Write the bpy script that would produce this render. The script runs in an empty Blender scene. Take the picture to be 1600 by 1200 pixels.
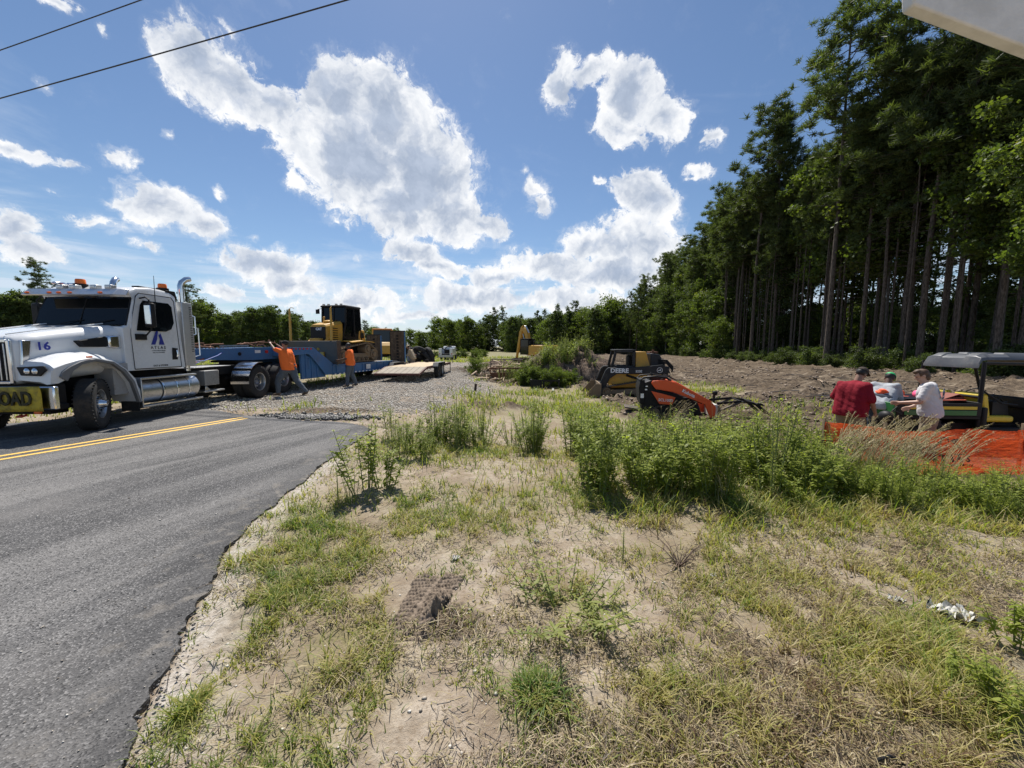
import bpy, math, random
import numpy as np
from mathutils import Vector, Matrix, Euler
random.seed(7); RN = np.random.RandomState(11)
SC = bpy.context.scene; COL = SC.collection
R = math.radians; PI = math.pi
# ---------------------------------------------------------------- camera
EYE = 1.65; PITCH = math.atan(59/600)
cam = bpy.data.cameras.new('camera'); cam.sensor_width = 36; cam.lens = 13.5
cam.clip_start = .05; cam.clip_end = 3000
co = bpy.data.objects.new('camera', cam); COL.objects.link(co)
co.location = (0, 0, EYE); co.rotation_euler = (PI/2-PITCH, 0, 0)
SC.camera = co
SC.view_settings.view_transform = 'Standard'; SC.view_settings.look = 'None'
SC.view_settings.exposure = 0.42; SC.view_settings.gamma = 1
SC.cycles.max_bounces = 6; SC.cycles.diffuse_bounces = 2; SC.cycles.glossy_bounces = 2
SC.cycles.transmission_bounces = 3; SC.cycles.transparent_max_bounces = 6
SC.cycles.caustics_reflective = False; SC.cycles.caustics_refractive = False
SC.cycles.sample_clamp_indirect = 4
cp, sp = math.cos(PITCH), math.sin(PITCH)
def ray(u, v):
    a, b = (u-800)/600, (600-v)/600
    return Vector((a, cp+b*sp, -sp+b*cp))
def P(u, v, z=0.0):
    d = ray(u, v); t = (z-EYE)/d.z
    return Vector((d.x*t, d.y*t, z))
def PD(u, v, y):
    "point seen at a pixel of the photo, at distance y along the ground"
    d = ray(u, v); t = y/d.y
    return Vector((d.x*t, y, EYE+d.z*t))
# ---------------------------------------------------------------- node helper
class NT:
    def __init__(s, tree): s.t = tree; s.n = tree.nodes; s.l = tree.links
    def add(s, ty, ins=None, **kw):
        n = s.n.new(ty)
        for k, v in kw.items(): setattr(n, k, v)
        for k, v in (ins or {}).items():
            sock = n.inputs[k]
            if isinstance(v, bpy.types.NodeSocket): s.l.new(v, sock)
            elif isinstance(v, bpy.types.Node): s.l.new(v.outputs[0], sock)
            else: sock.default_value = v
        return n
    def math(s, op, a, b=None, c=None, clamp=False):
        n = s.n.new('ShaderNodeMath'); n.operation = op; n.use_clamp = clamp
        for i, v in enumerate((a, b, c)):
            if v is None: continue
            if isinstance(v, bpy.types.NodeSocket): s.l.new(v, n.inputs[i])
            elif isinstance(v, bpy.types.Node): s.l.new(v.outputs[0], n.inputs[i])
            else: n.inputs[i].default_value = v
        return n.outputs[0]
    def mix(s, f, a, b, blend='MIX'):
        n = s.n.new('ShaderNodeMix'); n.data_type = 'RGBA'; n.blend_type = blend
        for i, v in ((0, f), (6, a), (7, b)):
            if isinstance(v, bpy.types.NodeSocket): s.l.new(v, n.inputs[i])
            elif isinstance(v, (int, float)): n.inputs[i].default_value = v
            else: n.inputs[i].default_value = (*v[:3], 1)
        return n.outputs[2]
    def smooth(s, v, lo, hi, a=0.0, b=1.0):
        n = s.n.new('ShaderNodeMapRange'); n.interpolation_type = 'SMOOTHSTEP'
        s.l.new(v, n.inputs[0])
        for i, x in ((1, lo), (2, hi), (3, a), (4, b)): n.inputs[i].default_value = x
        return n.outputs[0]
    def noise(s, vec, scale, detail=4, rough=.55, dist=0, out=0):
        n = s.add('ShaderNodeTexNoise', {'Scale': scale, 'Detail': detail, 'Roughness': rough, 'Distortion': dist})
        if vec is not None: s.l.new(vec, n.inputs['Vector'])
        return n.outputs[out]
def newmat(name):
    m = bpy.data.materials.new(name); m.use_nodes = True
    t = NT(m.node_tree); t.n.clear()
    out = t.add('ShaderNodeOutputMaterial')
    return m, t, out
def c4(c): return (*c[:3], 1)
MATS = {}
def paint(name, col, rough=.45, metal=0.0, dirt=.25, dirtcol=(.16, .12, .085), scale=3.0, coat=0.0, bump=0.0, vary=.12, spec=.5):
    "painted or metal surface with procedural grime"
    if name in MATS: return MATS[name]
    m, t, out = newmat(name)
    tc = t.add('ShaderNodeTexCoord').outputs['Object']
    n1 = t.noise(tc, scale, 6, .65); n2 = t.noise(tc, scale*9, 3, .6)
    f = t.smooth(t.math('ADD', t.math('MULTIPLY', n1, .7), t.math('MULTIPLY', n2, .3)), .47, .68, 0, dirt)
    v = t.mix(t.smooth(n2, .3, .7, 0, vary), c4(col), tuple(c*.6 for c in col[:3]))
    c = t.mix(f, v, dirtcol)
    r = t.math('ADD', rough, t.math('MULTIPLY', f, .4), clamp=True)
    b = t.add('ShaderNodeBsdfPrincipled', {'Base Color': c, 'Roughness': r, 'Metallic': metal, 'Coat Weight': coat, 'Specular IOR Level': spec})
    if bump:
        t.l.new(t.add('ShaderNodeBump', {'Height': n2, 'Strength': bump, 'Distance': .01}).outputs[0], b.inputs['Normal'])
    t.l.new(b.outputs[0], out.inputs[0]); MATS[name] = m
    return m
# ---------------------------------------------------------------- sun and sky
SUN_EL, SUN_AZ = R(60), R(-13.4)      # azimuth measured from +Y, towards +X
sd = Vector((math.sin(SUN_AZ)*math.cos(SUN_EL), math.cos(SUN_AZ)*math.cos(SUN_EL), math.sin(SUN_EL)))
sl = bpy.data.lights.new('sun', 'SUN'); sl.energy = 5.0; sl.angle = R(.53); sl.color = (1, .95, .88)
so = bpy.data.objects.new('sun', sl); COL.objects.link(so); so.location = sd*50
so.rotation_euler = sd.to_track_quat('Z', 'Y').to_euler()
world = bpy.data.worlds.new('World'); SC.world = world; world.use_nodes = True
def build_world():
    t = NT(world.node_tree); t.n.clear()
    out = t.add('ShaderNodeOutputWorld')
    sky = t.add('ShaderNodeTexSky', sky_type='NISHITA', sun_disc=False)
    sky.sun_elevation = SUN_EL; sky.sun_rotation = SUN_AZ; sky.air_density = 1.0; sky.dust_density = .25; sky.ozone_density = 3.5
    hs = t.add('ShaderNodeHueSaturation', {'Hue': .500, 'Saturation': 1.04, 'Value': .72, 'Color': sky.outputs[0]})
    D = t.add('ShaderNodeTexCoord').outputs['Generated']
    # warped direction: big swirl + cauliflower detail
    def sub5(c): return t.add('ShaderNodeVectorMath', {0: c, 1: (.5, .5, .5)}, operation='SUBTRACT').outputs[0]
    def sc(v, k): 
        n = t.add('ShaderNodeVectorMath', {0: v}, operation='SCALE'); n.inputs['Scale'].default_value = k; return n.outputs[0]
    def addv(a, b): return t.add('ShaderNodeVectorMath', {0: a, 1: b}, operation='ADD').outputs[0]
    w1 = sc(sub5(t.noise(D, 5, 3, .5, out=1)), .06)
    w2 = sc(sub5(t.noise(D, 17, 5, .6, out=1)), .055)
    W = addv(addv(D, w1), w2)
    # u, v, half-width px, half-height px, tilt, weight
    blobs = [(300,85,90,55,35,1),(370,130,110,62,38,1),(430,160,80,45,35,.9),(540,160,85,75,0,1),(610,190,110,85,30,1.1),(560,250,130,105,20,1.15),
             (660,270,110,90,35,1.15),(610,320,120,60,15,1.05),(700,330,90,55,25,1),(750,350,50,26,10,.8),(460,295,35,20,20,.7),
             (885,130,38,62,-20,.95),(925,120,50,34,-35,.8),(990,150,75,62,35,1.05),(1040,185,48,48,20,.9),(975,205,55,38,10,.9),(1010,115,30,32,0,.8),
             (840,290,26,22,0,.62),(848,318,28,18,0,.62),(822,265,14,12,0,.5),(940,288,14,11,0,.55),(1120,215,26,32,40,.7),(1090,272,26,17,20,.6),
             (1010,320,62,50,35,1),(1000,375,72,50,20,1),(930,385,75,30,10,.85),(860,415,95,34,5,.9),(960,430,110,34,0,.95),(780,430,90,28,0,.8),
             (650,395,80,28,15,.9),(690,420,70,24,8,.85),(250,325,90,42,18,.95),(320,352,50,28,20,.8),(200,318,50,24,10,.8),(185,243,50,22,12,.66),(140,345,66,20,15,.62),
             (30,352,60,44,22,.9),(55,388,70,34,20,.85),(40,240,62,18,12,.75),(105,258,40,13,12,.55),(100,-2,60,22,30,.7),(150,25,30,16,45,.6),(60,130,22,16,30,.5),
             (410,412,90,26,6,.8),(450,440,90,24,8,.8),(360,455,70,20,5,.7),(395,375,17,9,0,.5),(560,408,16,9,0,.45),(232,388,34,12,15,.5),(270,206,18,9,0,.5),(345,300,14,9,20,.45),
             (560,470,120,26,0,.75),(740,470,140,30,0,.8),(900,470,140,28,0,.8),(640,495,120,16,0,.6),(95,300,22,8,10,.45)]
    F = None
    for u, v, w, h, a, k in blobs:
        d = ray(u, v); L = d.length; c = d/L
        yax = Vector((0, 0, 1)); xax = c.cross(yax).normalized(); yax = xax.cross(c).normalized()
        ca, sa = math.cos(R(a)), math.sin(R(a)); e1 = (ray(u+w*ca, v+w*sa).normalized()-ray(u-w*ca, v-w*sa).normalized())/2; e2 = (ray(u+h*sa, v-h*ca).normalized()-ray(u-h*sa, v+h*ca).normalized())/2
        X = (e1-c*e1.dot(c)).normalized(); Y = c.cross(X)
        # perspective stretch of the ultra wide picture shrinks the angular size away from its middle
        rx, ry = e1.length*1.22, abs(e2.dot(Y))*1.25
        M = Matrix((X, Y, c)).transposed(); e = M.to_euler()
        mp = t.add('ShaderNodeMapping', {'Vector': W, 'Location': c, 'Rotation': e, 'Scale': (rx, ry, .5)}, vector_type='TEXTURE')
        g = t.add('ShaderNodeTexGradient', {'Vector': mp.outputs[0]}, gradient_type='SPHERICAL').outputs[1]
        g = t.math('MULTIPLY', g, k)
        F = g if F is None else t.add('ShaderNodeMath', {0: F, 1: g, 2: .04}, operation='SMOOTH_MAX').outputs[0]
    n = t.noise(W, 11, 8, .62); nf = t.noise(W, 34, 5, .7)
    nn = t.math('ADD', t.math('MULTIPLY', t.math('SUBTRACT', n, .5), 1.25), t.math('MULTIPLY', t.math('SUBTRACT', nf, .5), .85))
    dens = t.math('ADD', F, nn)
    # thin high streaks, mapped on a flat layer
    sep = t.add('ShaderNodeSeparateXYZ', {0: D})
    z = t.math('MAXIMUM', sep.outputs[2], .03)
    pl = t.add('ShaderNodeCombineXYZ', {0: t.math('DIVIDE', sep.outputs[0], z), 1: t.math('DIVIDE', sep.outputs[1], z), 2: 0.0})
    st = t.noise(pl.outputs[0], .55, 7, .62, .6)
    low = t.smooth(sep.outputs[2], .34, .04, 0, .24)
    veil = t.smooth(t.math('ADD', st, low), .54, .84, 0, .75)
    wisp = t.noise(D, 3.5, 3, .5); inF = t.smooth(F, .0, .16)
    alpha = t.math('MULTIPLY', inF, t.math('MAXIMUM', t.smooth(dens, .22, .46), t.math('MULTIPLY', t.smooth(dens, .05, .5), t.smooth(wisp, .42, .62, .1, .7))))
    def relief(scale, det, off):
        a = t.noise(W, scale, det, .62); b = t.noise(addv(W, t.add('ShaderNodeCombineXYZ', {0: -.10*off, 1: -.45*off, 2: .88*off}).outputs[0]), scale, det, .62)
        return t.math('SUBTRACT', a, b)
    rel = t.math('ADD', t.math('MULTIPLY', relief(7, 4, .07), 2.6), t.math('MULTIPLY', relief(26, 4, .014), .9))
    core = t.smooth(t.math('ADD', t.math('ADD', t.math('MULTIPLY', F, 1.0), t.math('MULTIPLY', nn, .35)), t.math('MULTIPLY', rel, -.55)), .30, .95)
    dt = t.noise(W, 22, 6, .6)
    bright = t.mix(t.smooth(dt, .35, .65), (6.0, 6.2, 6.5), (7.3, 7.3, 7.3))
    grey = t.mix(t.smooth(dt, .35, .7), (2.7, 3.2, 4.1), (3.6, 4.1, 5.0))
    cc = t.mix(core, bright, grey)
    base = t.mix(veil, hs.outputs[0], (4.9, 5.5, 6.4))
    col = t.mix(t.math('MULTIPLY', alpha, .97), base, cc)
    bg = t.add('ShaderNodeBackground', {'Color': col, 'Strength': .11})
    t.l.new(bg.outputs[0], out.inputs[0])
    world.cycles.sampling_method = 'MANUAL'; world.cycles.sample_map_resolution = 512
build_world()
# ---------------------------------------------------------------- scene-object helpers
def link(o): COL.objects.link(o); return o
def tag(o, label=None, cat=None, group=None, kind=None):
    if label: o['label'] = label
    if cat: o['category'] = cat
    if group: o['group'] = group
    if kind: o['kind'] = kind
    return o
def empty(name, loc=(0, 0, 0), rz=0.0, label=None, cat=None, group=None, kind=None):
    o = bpy.data.objects.new(name, None); o.location = loc; o.rotation_euler = (0, 0, rz); o.empty_display_size = .3
    link(o); return tag(o, label, cat, group, kind)
def copy_tree(o, parent=None):
    c = o.copy(); COL.objects.link(c)
    if parent: c.parent = parent
    for ch in list(o.children): copy_tree(ch, c)
    return c
class MB:
    "collects shapes and links them as one mesh object"
    def __init__(s): s.v = []; s.f = []; s.m = []; s.mi = 0; s.M = Matrix()
    def _a(s, vs, fs):
        b = len(s.v); s.v += [tuple(s.M @ Vector(p)) for p in vs]
        s.f += [tuple(i+b for i in f) for f in fs]; s.m += [s.mi]*len(fs); return s
    def box(s, c, d, rot=None, top=(1, 1)):
        x, y, z = d[0]/2, d[1]/2, d[2]/2; tx, ty = top
        vs = [Vector(p) for p in ((-x,-y,-z),(x,-y,-z),(x,y,-z),(-x,y,-z),(-x*tx,-y*ty,z),(x*tx,-y*ty,z),(x*tx,y*ty,z),(-x*tx,y*ty,z))]
        if rot: 
            q = Euler(rot).to_matrix(); vs = [q @ p for p in vs]
        c = Vector(c)
        return s._a([p+c for p in vs], [(0,3,2,1),(4,5,6,7),(0,1,5,4),(1,2,6,5),(2,3,7,6),(3,0,4,7)])
    def bx(s, x0, x1, y0, y1, z0, z1): return s.box(((x0+x1)/2, (y0+y1)/2, (z0+z1)/2), (abs(x1-x0), abs(y1-y0), abs(z1-z0)))
    def bar(s, p, q, w, h=None, up=(0, 0, 1)):
        p, q = Vector(p), Vector(q); h = h or w; d = (q-p).normalized(); u = Vector(up)
        if abs(d.dot(u)) > .95: u = Vector((1, 0, 0))
        x = d.cross(u).normalized(); z = x.cross(d)
        vs = [e+x*i*w/2+z*j*h/2 for e in (p, q) for i, j in ((-1,-1),(1,-1),(1,1),(-1,1))]
        return s._a(vs, [(0,3,2,1),(4,5,6,7),(0,1,5,4),(1,2,6,5),(2,3,7,6),(3,0,4,7)])
    def cyl(s, p, q, r0, r1=None, n=16, caps=True):
        p, q = Vector(p), Vector(q); r1 = r0 if r1 is None else r1; d = (q-p).normalized()
        x = d.orthogonal().normalized(); y = d.cross(x); vs = []
        for e, r in ((p, r0), (q, r1)): vs += [e+(x*math.cos(2*PI*i/n)+y*math.sin(2*PI*i/n))*r for i in range(n)]
        fs = [(i, (i+1) % n, n+(i+1) % n, n+i) for i in range(n)]
        if caps: fs += [tuple(range(n))[::-1], tuple(range(n, 2*n))]
        return s._a(vs, fs)
    def tube(s, pts, r, n=8, caps=True):
        pts = [Vector(p) for p in pts]; k = len(pts); rs = r if isinstance(r, (list, tuple)) else [r]*k
        vs = []; x = None
        for i, p in enumerate(pts):
            d = (pts[min(i+1, k-1)]-pts[max(i-1, 0)]).normalized()
            x = d.orthogonal().normalized() if x is None else (x-d*x.dot(d)).normalized()
            y = d.cross(x); vs += [p+(x*math.cos(2*PI*j/n)+y*math.sin(2*PI*j/n))*rs[i] for j in range(n)]
        fs = [(i*n+j, i*n+(j+1) % n, (i+1)*n+(j+1) % n, (i+1)*n+j) for i in range(k-1) for j in range(n)]
        if caps: fs += [tuple(range(n))[::-1], tuple(range((k-1)*n, k*n))]
        return s._a(vs, fs)
    def prism(s, poly, a, b, ax='y'):
        "poly in (x,z) for ax y, (y,z) for ax x, (x,y) for ax z"
        def m(p, t): return {'y': (p[0], t, p[1]), 'x': (t, p[0], p[1]), 'z': (p[0], p[1], t)}[ax]
        n = len(poly); vs = [m(p, a) for p in poly]+[m(p, b) for p in poly]
        return s._a(vs, [(i, (i+1) % n, n+(i+1) % n, n+i) for i in range(n)]+[tuple(range(n))[::-1], tuple(range(n, 2*n))])
    def loft(s, rings, caps=True, closed=True):
        n = len(rings[0]); vs = [p for r in rings for p in r]
        fs = [(i*n+j, i*n+(j+1) % n, (i+1)*n+(j+1) % n, (i+1)*n+j) for i in range(len(rings)-1) for j in range(n if closed else n-1)]
        if caps: fs += [tuple(range(n))[::-1], tuple(range((len(rings)-1)*n, len(rings)*n))]
        return s._a(vs, fs)
    def lathe(s, prof, c=(0, 0, 0), ax=(0, 1, 0), n=32, closed=False):
        "prof: (radius, offset along axis)"
        ax = Vector(ax).normalized(); x = ax.orthogonal().normalized(); y = ax.cross(x); c = Vector(c)
        vs = [c+ax*o+(x*math.cos(2*PI*j/n)+y*math.sin(2*PI*j/n))*max(r, 1e-4) for r, o in prof for j in range(n)]
        k = len(prof); fs = [(i*n+j, i*n+(j+1) % n, ((i+1) % k)*n+(j+1) % n, ((i+1) % k)*n+j) for i in range(k if closed else k-1) for j in range(n)]
        return s._a(vs, fs)
    def ball(s, c, r, n=12, m=8):
        r = r if isinstance(r, (tuple, list)) else (r, r, r); vs = []
        for i in range(m+1):
            a = PI*i/m
            vs += [(c[0]+r[0]*math.sin(a)*math.cos(2*PI*j/n), c[1]+r[1]*math.sin(a)*math.sin(2*PI*j/n), c[2]+r[2]*math.cos(a)) for j in range(n)]
        return s._a(vs, [(i*n+j, (i+1)*n+j, (i+1)*n+(j+1) % n, i*n+(j+1) % n) for i in range(m) for j in range(n)])
    def arc(s, c, r0, r1, a0, a1, y0, y1, n=16, ax='y'):
        "thick arc strip (fender) in x-z, extruded along y"
        out = [(c[0]+r1*math.cos(R(a0+(a1-a0)*i/n)), c[1]+r1*math.sin(R(a0+(a1-a0)*i/n))) for i in range(n+1)]
        inn = [(c[0]+r0*math.cos(R(a0+(a1-a0)*i/n)), c[1]+r0*math.sin(R(a0+(a1-a0)*i/n))) for i in range(n+1)]
        for i in range(n): s.prism([out[i], out[i+1], inn[i+1], inn[i]], y0, y1, ax)
        return s
    def build(s, name, mat, parent=None, bevel=0.0, smooth=True, angle=35, loc=None):
        me = bpy.data.meshes.new(name); me.from_pydata(s.v, [], s.f)
        for m in (mat if isinstance(mat, (list, tuple)) else [mat]): me.materials.append(m)
        if len(me.materials) > 1: me.polygons.foreach_set('material_index', s.m)
        import bmesh
        bm = bmesh.new(); bm.from_mesh(me); bmesh.ops.remove_doubles(bm, verts=bm.verts, dist=1e-5)
        bmesh.ops.recalc_face_normals(bm, faces=bm.faces); bm.to_mesh(me); bm.free()
        if smooth: me.shade_smooth(); me.set_sharp_from_angle(angle=R(angle))
        o = bpy.data.objects.new(name, me); link(o)
        if parent: o.parent = parent
        if loc is not None: o.location = loc
        if bevel:
            b = o.modifiers.new('bevel', 'BEVEL'); b.width = bevel; b.segments = 2; b.limit_method = 'ANGLE'; b.angle_limit = R(40)
        return o
def npmesh(name, verts, faces, mat, parent=None, attrs=None, smooth=False):
    "verts (n,3); faces (m,k) all of the same size"
    me = bpy.data.meshes.new(name); verts = np.asarray(verts, np.float32); faces = np.asarray(faces, np.int32)
    k = faces.shape[1]; me.vertices.add(len(verts)); me.vertices.foreach_set('co', verts.ravel())
    me.loops.add(faces.size); me.loops.foreach_set('vertex_index', faces.ravel())
    me.polygons.add(len(faces)); me.polygons.foreach_set('loop_start', np.arange(0, faces.size, k, dtype=np.int32))
    me.polygons.foreach_set('loop_total', np.full(len(faces), k, np.int32))
    if smooth: me.polygons.foreach_set('use_smooth', np.ones(len(faces), bool))
    me.update(calc_edges=True)
    for an, av in (attrs or {}).items():
        a = me.attributes.new(an, 'FLOAT', 'POINT'); a.data.foreach_set('value', np.asarray(av, np.float32))
    for m in (mat if isinstance(mat, (list, tuple)) else [mat]): me.materials.append(m)
    o = bpy.data.objects.new(name, me); link(o)
    if parent: o.parent = parent
    return o
FONTCACHE = {}
def text(s, size, mat, M, parent, name='lettering', ext=.002, sx=1.0, bold=0.0, align='CENTER'):
    "writing as a thin raised mesh; M places its x (reading direction) and y (up)"
    cu = bpy.data.curves.new('lettering', 'FONT'); cu.body = s; cu.size = size; cu.extrude = ext; cu.offset = bold
    cu.align_x = align; cu.align_y = 'CENTER'; cu.resolution_u = 2
    o = bpy.data.objects.new('t', cu); link(o); bpy.context.view_layer.update()
    me = bpy.data.meshes.new_from_object(o); bpy.data.objects.remove(o)
    me.transform(Matrix.Diagonal((sx, 1, 1, 1))); me.transform(M); me.materials.clear(); me.materials.append(mat)
    t = bpy.data.objects.new(name, me); link(t); t.parent = parent
    return t
def frame(o, x, y):
    "matrix from origin, reading direction and up direction"
    x = Vector(x).normalized(); z = x.cross(Vector(y)).normalized(); y = z.cross(x)
    M = Matrix((x, y, z)).transposed().to_4x4(); M.translation = Vector(o); return M
# ---------------------------------------------------------------- numpy value noise
_T = np.random.RandomState(3).rand(256, 256)
def vnoise(x, y):
    xi, yi = np.floor(x).astype(int), np.floor(y).astype(int); fx, fy = x-xi, y-yi
    fx = fx*fx*(3-2*fx); fy = fy*fy*(3-2*fy); a = lambda i, j: _T[(xi+i) & 255, (yi+j) & 255]
    return (a(0,0)*(1-fx)+a(1,0)*fx)*(1-fy)+(a(0,1)*(1-fx)+a(1,1)*fx)*fy
def fbm(x, y, o=4):
    s = 0; w = 1; t = 0
    for i in range(o): s = s+w*vnoise(x*2**i+17*i, y*2**i+31*i); t += w; w *= .5
    return s/t
def sstep(a, b, x): t = np.clip((x-a)/(b-a), 0, 1); return t*t*(3-2*t)
def gz(x, y):
    "broad ground height: road level near the camera, the cleared field lies lower on the right"
    x = np.asarray(x, float); y = np.asarray(y, float)
    edge = 5.0-1.9*sstep(.5, 4, x)+2.8*sstep(1.0, -4, x)
    a = sstep(edge, edge+3.4, y)*sstep(-4.5, 1.0, x-.06*(y-8))
    a = np.maximum(a, sstep(30, 60, y)*sstep(-40, -10, x))
    return -.45*a
def gzf(x, y): return float(gz(x, y))
# ---------------------------------------------------------------- ground
def blobmask(x, y, blobs):
    m = np.zeros_like(x)
    for u, v, rx, ry, w in blobs:
        c = P(u, v); d = ((x-c.x)/rx)**2+((y-c.y)/ry)**2
        m = np.maximum(m, w*np.exp(-d))
    return m
ROADPX_R = [(185,1215),(215,1150),(243,1090),(270,1030),(300,965),(338,905),(352,868),(395,815),(440,778),(492,736),(545,697),(572,680),(578,671)]
ROADPX_FAR = [(560,664),(520,660),(470,658),(440,655),(410,652),(380,650),(345,643),(320,640)]
ROADPX_L = [(208,645),(107,655),(0,664)]
road_r = [P(*p) for p in ROADPX_R]; road_far = [P(*p) for p in ROADPX_FAR]; road_l = [P(*p) for p in ROADPX_L]
road_l.append(road_l[-1]+(road_l[-1]-road_l[-2]).normalized()*40)
road_r.insert(0, Vector((-1.55, -1, 0))); road_r.insert(0, Vector((-9, -30, 0)))
ROADPOLY = [(p.x, p.y) for p in road_r+road_far+road_l]+[(-60, -30)]
def inpoly(x, y, poly):
    inside = np.zeros(x.shape, bool); n = len(poly)
    for i in range(n):
        x0, y0 = poly[i]; x1, y1 = poly[(i+1) % n]
        if y0 == y1: continue
        c = ((y0 > y) != (y1 > y)) & (x < (x1-x0)*(y-y0)/(y1-y0)+x0); inside ^= c
    return inside
def polydist(x, y, pts):
    d = np.full(x.shape, 1e9)
    for (x0, y0), (x1, y1) in zip(pts[:-1], pts[1:]):
        L = (x1-x0)**2+(y1-y0)**2+1e-9; t = np.clip(((x-x0)*(x1-x0)+(y-y0)*(y1-y0))/L, 0, 1)
        d = np.minimum(d, np.hypot(x-x0-t*(x1-x0), y-y0-t*(y1-y0)))
    return d
def gravel_mask(x, y):
    g = np.zeros_like(x)
    for cx, cy, rx, ry in ((-6.2, 12.5, 3.6, 2.6), (-4.4, 17, 3.9, 4.5), (-4.6, 24, 4.5, 8), (-7.6, 11.3, 2.2, 1.7), (-3.6, 11.5, 1.8, 2.0), (-5, 36, 9, 9)):
        g = np.maximum(g, np.exp(-(((x-cx)/rx)**2+((y-cy)/ry)**2)**2))
    return g
def dirt_mask(x, y):
    d = sstep(11, 17, y+.15*x)*sstep(3.0, 6.5, x-.05*y)            # churned clearing on the right
    d = np.maximum(d, sstep(7.2, 8.2, y)*sstep(2.4, 4, x)*.75)
    d = np.maximum(d, np.exp(-(((x-.4)/5)**2+((y-27)/5)**2)**2))   # round the mound
    d = np.maximum(d, .8*np.exp(-(((x+.6)/1.8)**2+((y-12.6)/.7)**2)))
    d = np.maximum(d, .7*np.exp(-(((x+.36)/.28)**2+((y-2.15)/.22)**2)))
    d = d*(1-.9*np.exp(-(((x-8.6)/3.0)**2+((y-18.5)/2.6)**2)**2))
    d = np.maximum(d, .9*np.exp(-(((x+4.8)/1.6)**2+((y-9.7)/.5)**2)))
    return d
GREEN = [(455,830,.5,.8,1.1),(470,900,.35,.5,1.1),(540,860,.35,.5,.9),(420,960,.2,.3,.9),(520,1010,.25,.45,1),(290,1130,.14,.14,1.2),(450,1130,.3,.25,.85),(590,1050,.2,.2,.6),
         (700,820,.8,.5,.7),(820,780,1.1,.5,.75),(950,760,.9,.5,.7),(880,700,2.5,.8,.55),(1100,870,.5,.5,.6),(1020,800,.5,.4,.7),(640,780,.4,.4,.7),
         (1200,940,.5,.4,.5),(1350,1000,.5,.4,.6),(1520,1060,.5,.4,.95),(1250,1080,.4,.3,.5),(1420,900,.5,.3,.5),(1560,1120,.5,.4,1.0),(1080,1120,.35,.25,.7),(830,1090,.14,.12,1.1),
         (1560,860,.4,.3,.3),(890,940,.3,.2,.8),(1400,790,3,.7,1.1),(1100,760,1.6,.6,.9),(720,700,2.0,.7,.8)]
def green_mask(x, y):
    g = blobmask(x, y, GREEN)
    far = sstep(9, 12, y)*(1-gravel_mask(x, y))*(1-dirt_mask(x, y))
    yard = np.exp(-(((x-8.6)/3.0)**2+((y-18.5)/2.6)**2)**2)*1.1    # green strip beside the loader
    return np.maximum(np.maximum(g, .85*far), yard)
def axis_coords(segs):
    out = [segs[0][0]]
    for a, b, st in segs:
        n = max(1, int(round((b-a)/st))); out += [a+(b-a)*(i+1)/n for i in range(n)]
    return np.array(out)
gx = axis_coords([(-1500,-300,150),(-300,-60,20),(-60,-16,3),(-16,-3.2,.3),(-3.2,5.0,.03),(5.0,12,.09),(12,30,.4),(30,60,.8),(60,80,3),(80,300,20),(300,1500,150)])
gy = axis_coords([(-60,-4,8),(-4,.9,.5),(.9,4.6,.027),(4.6,9,.06),(9,22,.16),(22,60,.35),(60,200,6),(200,2400,200)])
X, Y = np.meshgrid(gx, gy)
inroad = inpoly(X, Y, ROADPOLY); rd = polydist(X, Y, ROADPOLY)
gv, dm, gm = gravel_mask(X, Y), dirt_mask(X, Y), green_mask(X, Y)
near = np.clip(1-(np.hypot(X, Y)-5)/6, 0, 1)
off = np.clip(rd/.25, 0, 1)
Z = gz(X, Y)
rel = (fbm(X*1.6, Y*1.6, 3)-.5)*.07+(fbm(X*7, Y*7, 4)-.5)*.035*near+(fbm(X*26, Y*26, 2)-.5)*.014*near
clod = np.maximum(fbm(X*1.3+9, Y*1.3, 5)-.48, 0)*1.0*dm+(fbm(X*5, Y*5, 4)-.5)*.2*dm+np.abs(np.sin((X*.35+Y)*2.2+3*fbm(X*.5, Y*.5, 3)))*.07*dm
Z = Z+(rel*off+clod*sstep(8, 12, Y)+(fbm(X*5, Y*5, 3)-.5)*.06*gv*off)
# rough bank on the right where the foreground drops to the weeds
Z += .05*np.exp(-((Y-3.35+.05*X)/.25)**2)*sstep(1.5, 2.6, X)*(fbm(X*4, Y*4, 3))
# tyre and dozer-track prints beside the asphalt
def prints(p0, p1, width, pitch, depth, herring=.5):
    global Z
    p0, p1 = P(*p0), P(*p1); d = Vector((p1.x-p0.x, p1.y-p0.y)); L = d.length; d /= L
    s = (X-p0.x)*d.x+(Y-p0.y)*d.y; c = -(X-p0.x)*d.y+(Y-p0.y)*d.x
    m = sstep(0, .08, s)*sstep(L, L-.1, s)*sstep(width/2, width/2-.04, abs(c))
    Z = Z+m*depth*(np.sin(2*PI*(s/pitch+abs(c)*herring/pitch))-.4)
prints((290,1090), (470,860), .26, .10, .012)
prints((610,1120), (540,930), .3, .09, .009, 1.0)
prints((1000,900), (1180,1080), .3, .12, .006)
Z = np.where(inroad & (rd > .02), np.minimum(Z, 0)-.03, np.where(rd < .15, Z*.4-.004, Z))
ny, nx = X.shape; idx = np.arange(ny*nx).reshape(ny, nx)
gf = np.stack([idx[:-1,:-1], idx[:-1,1:], idx[1:,1:], idx[1:,:-1]], -1).reshape(-1, 4)
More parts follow.
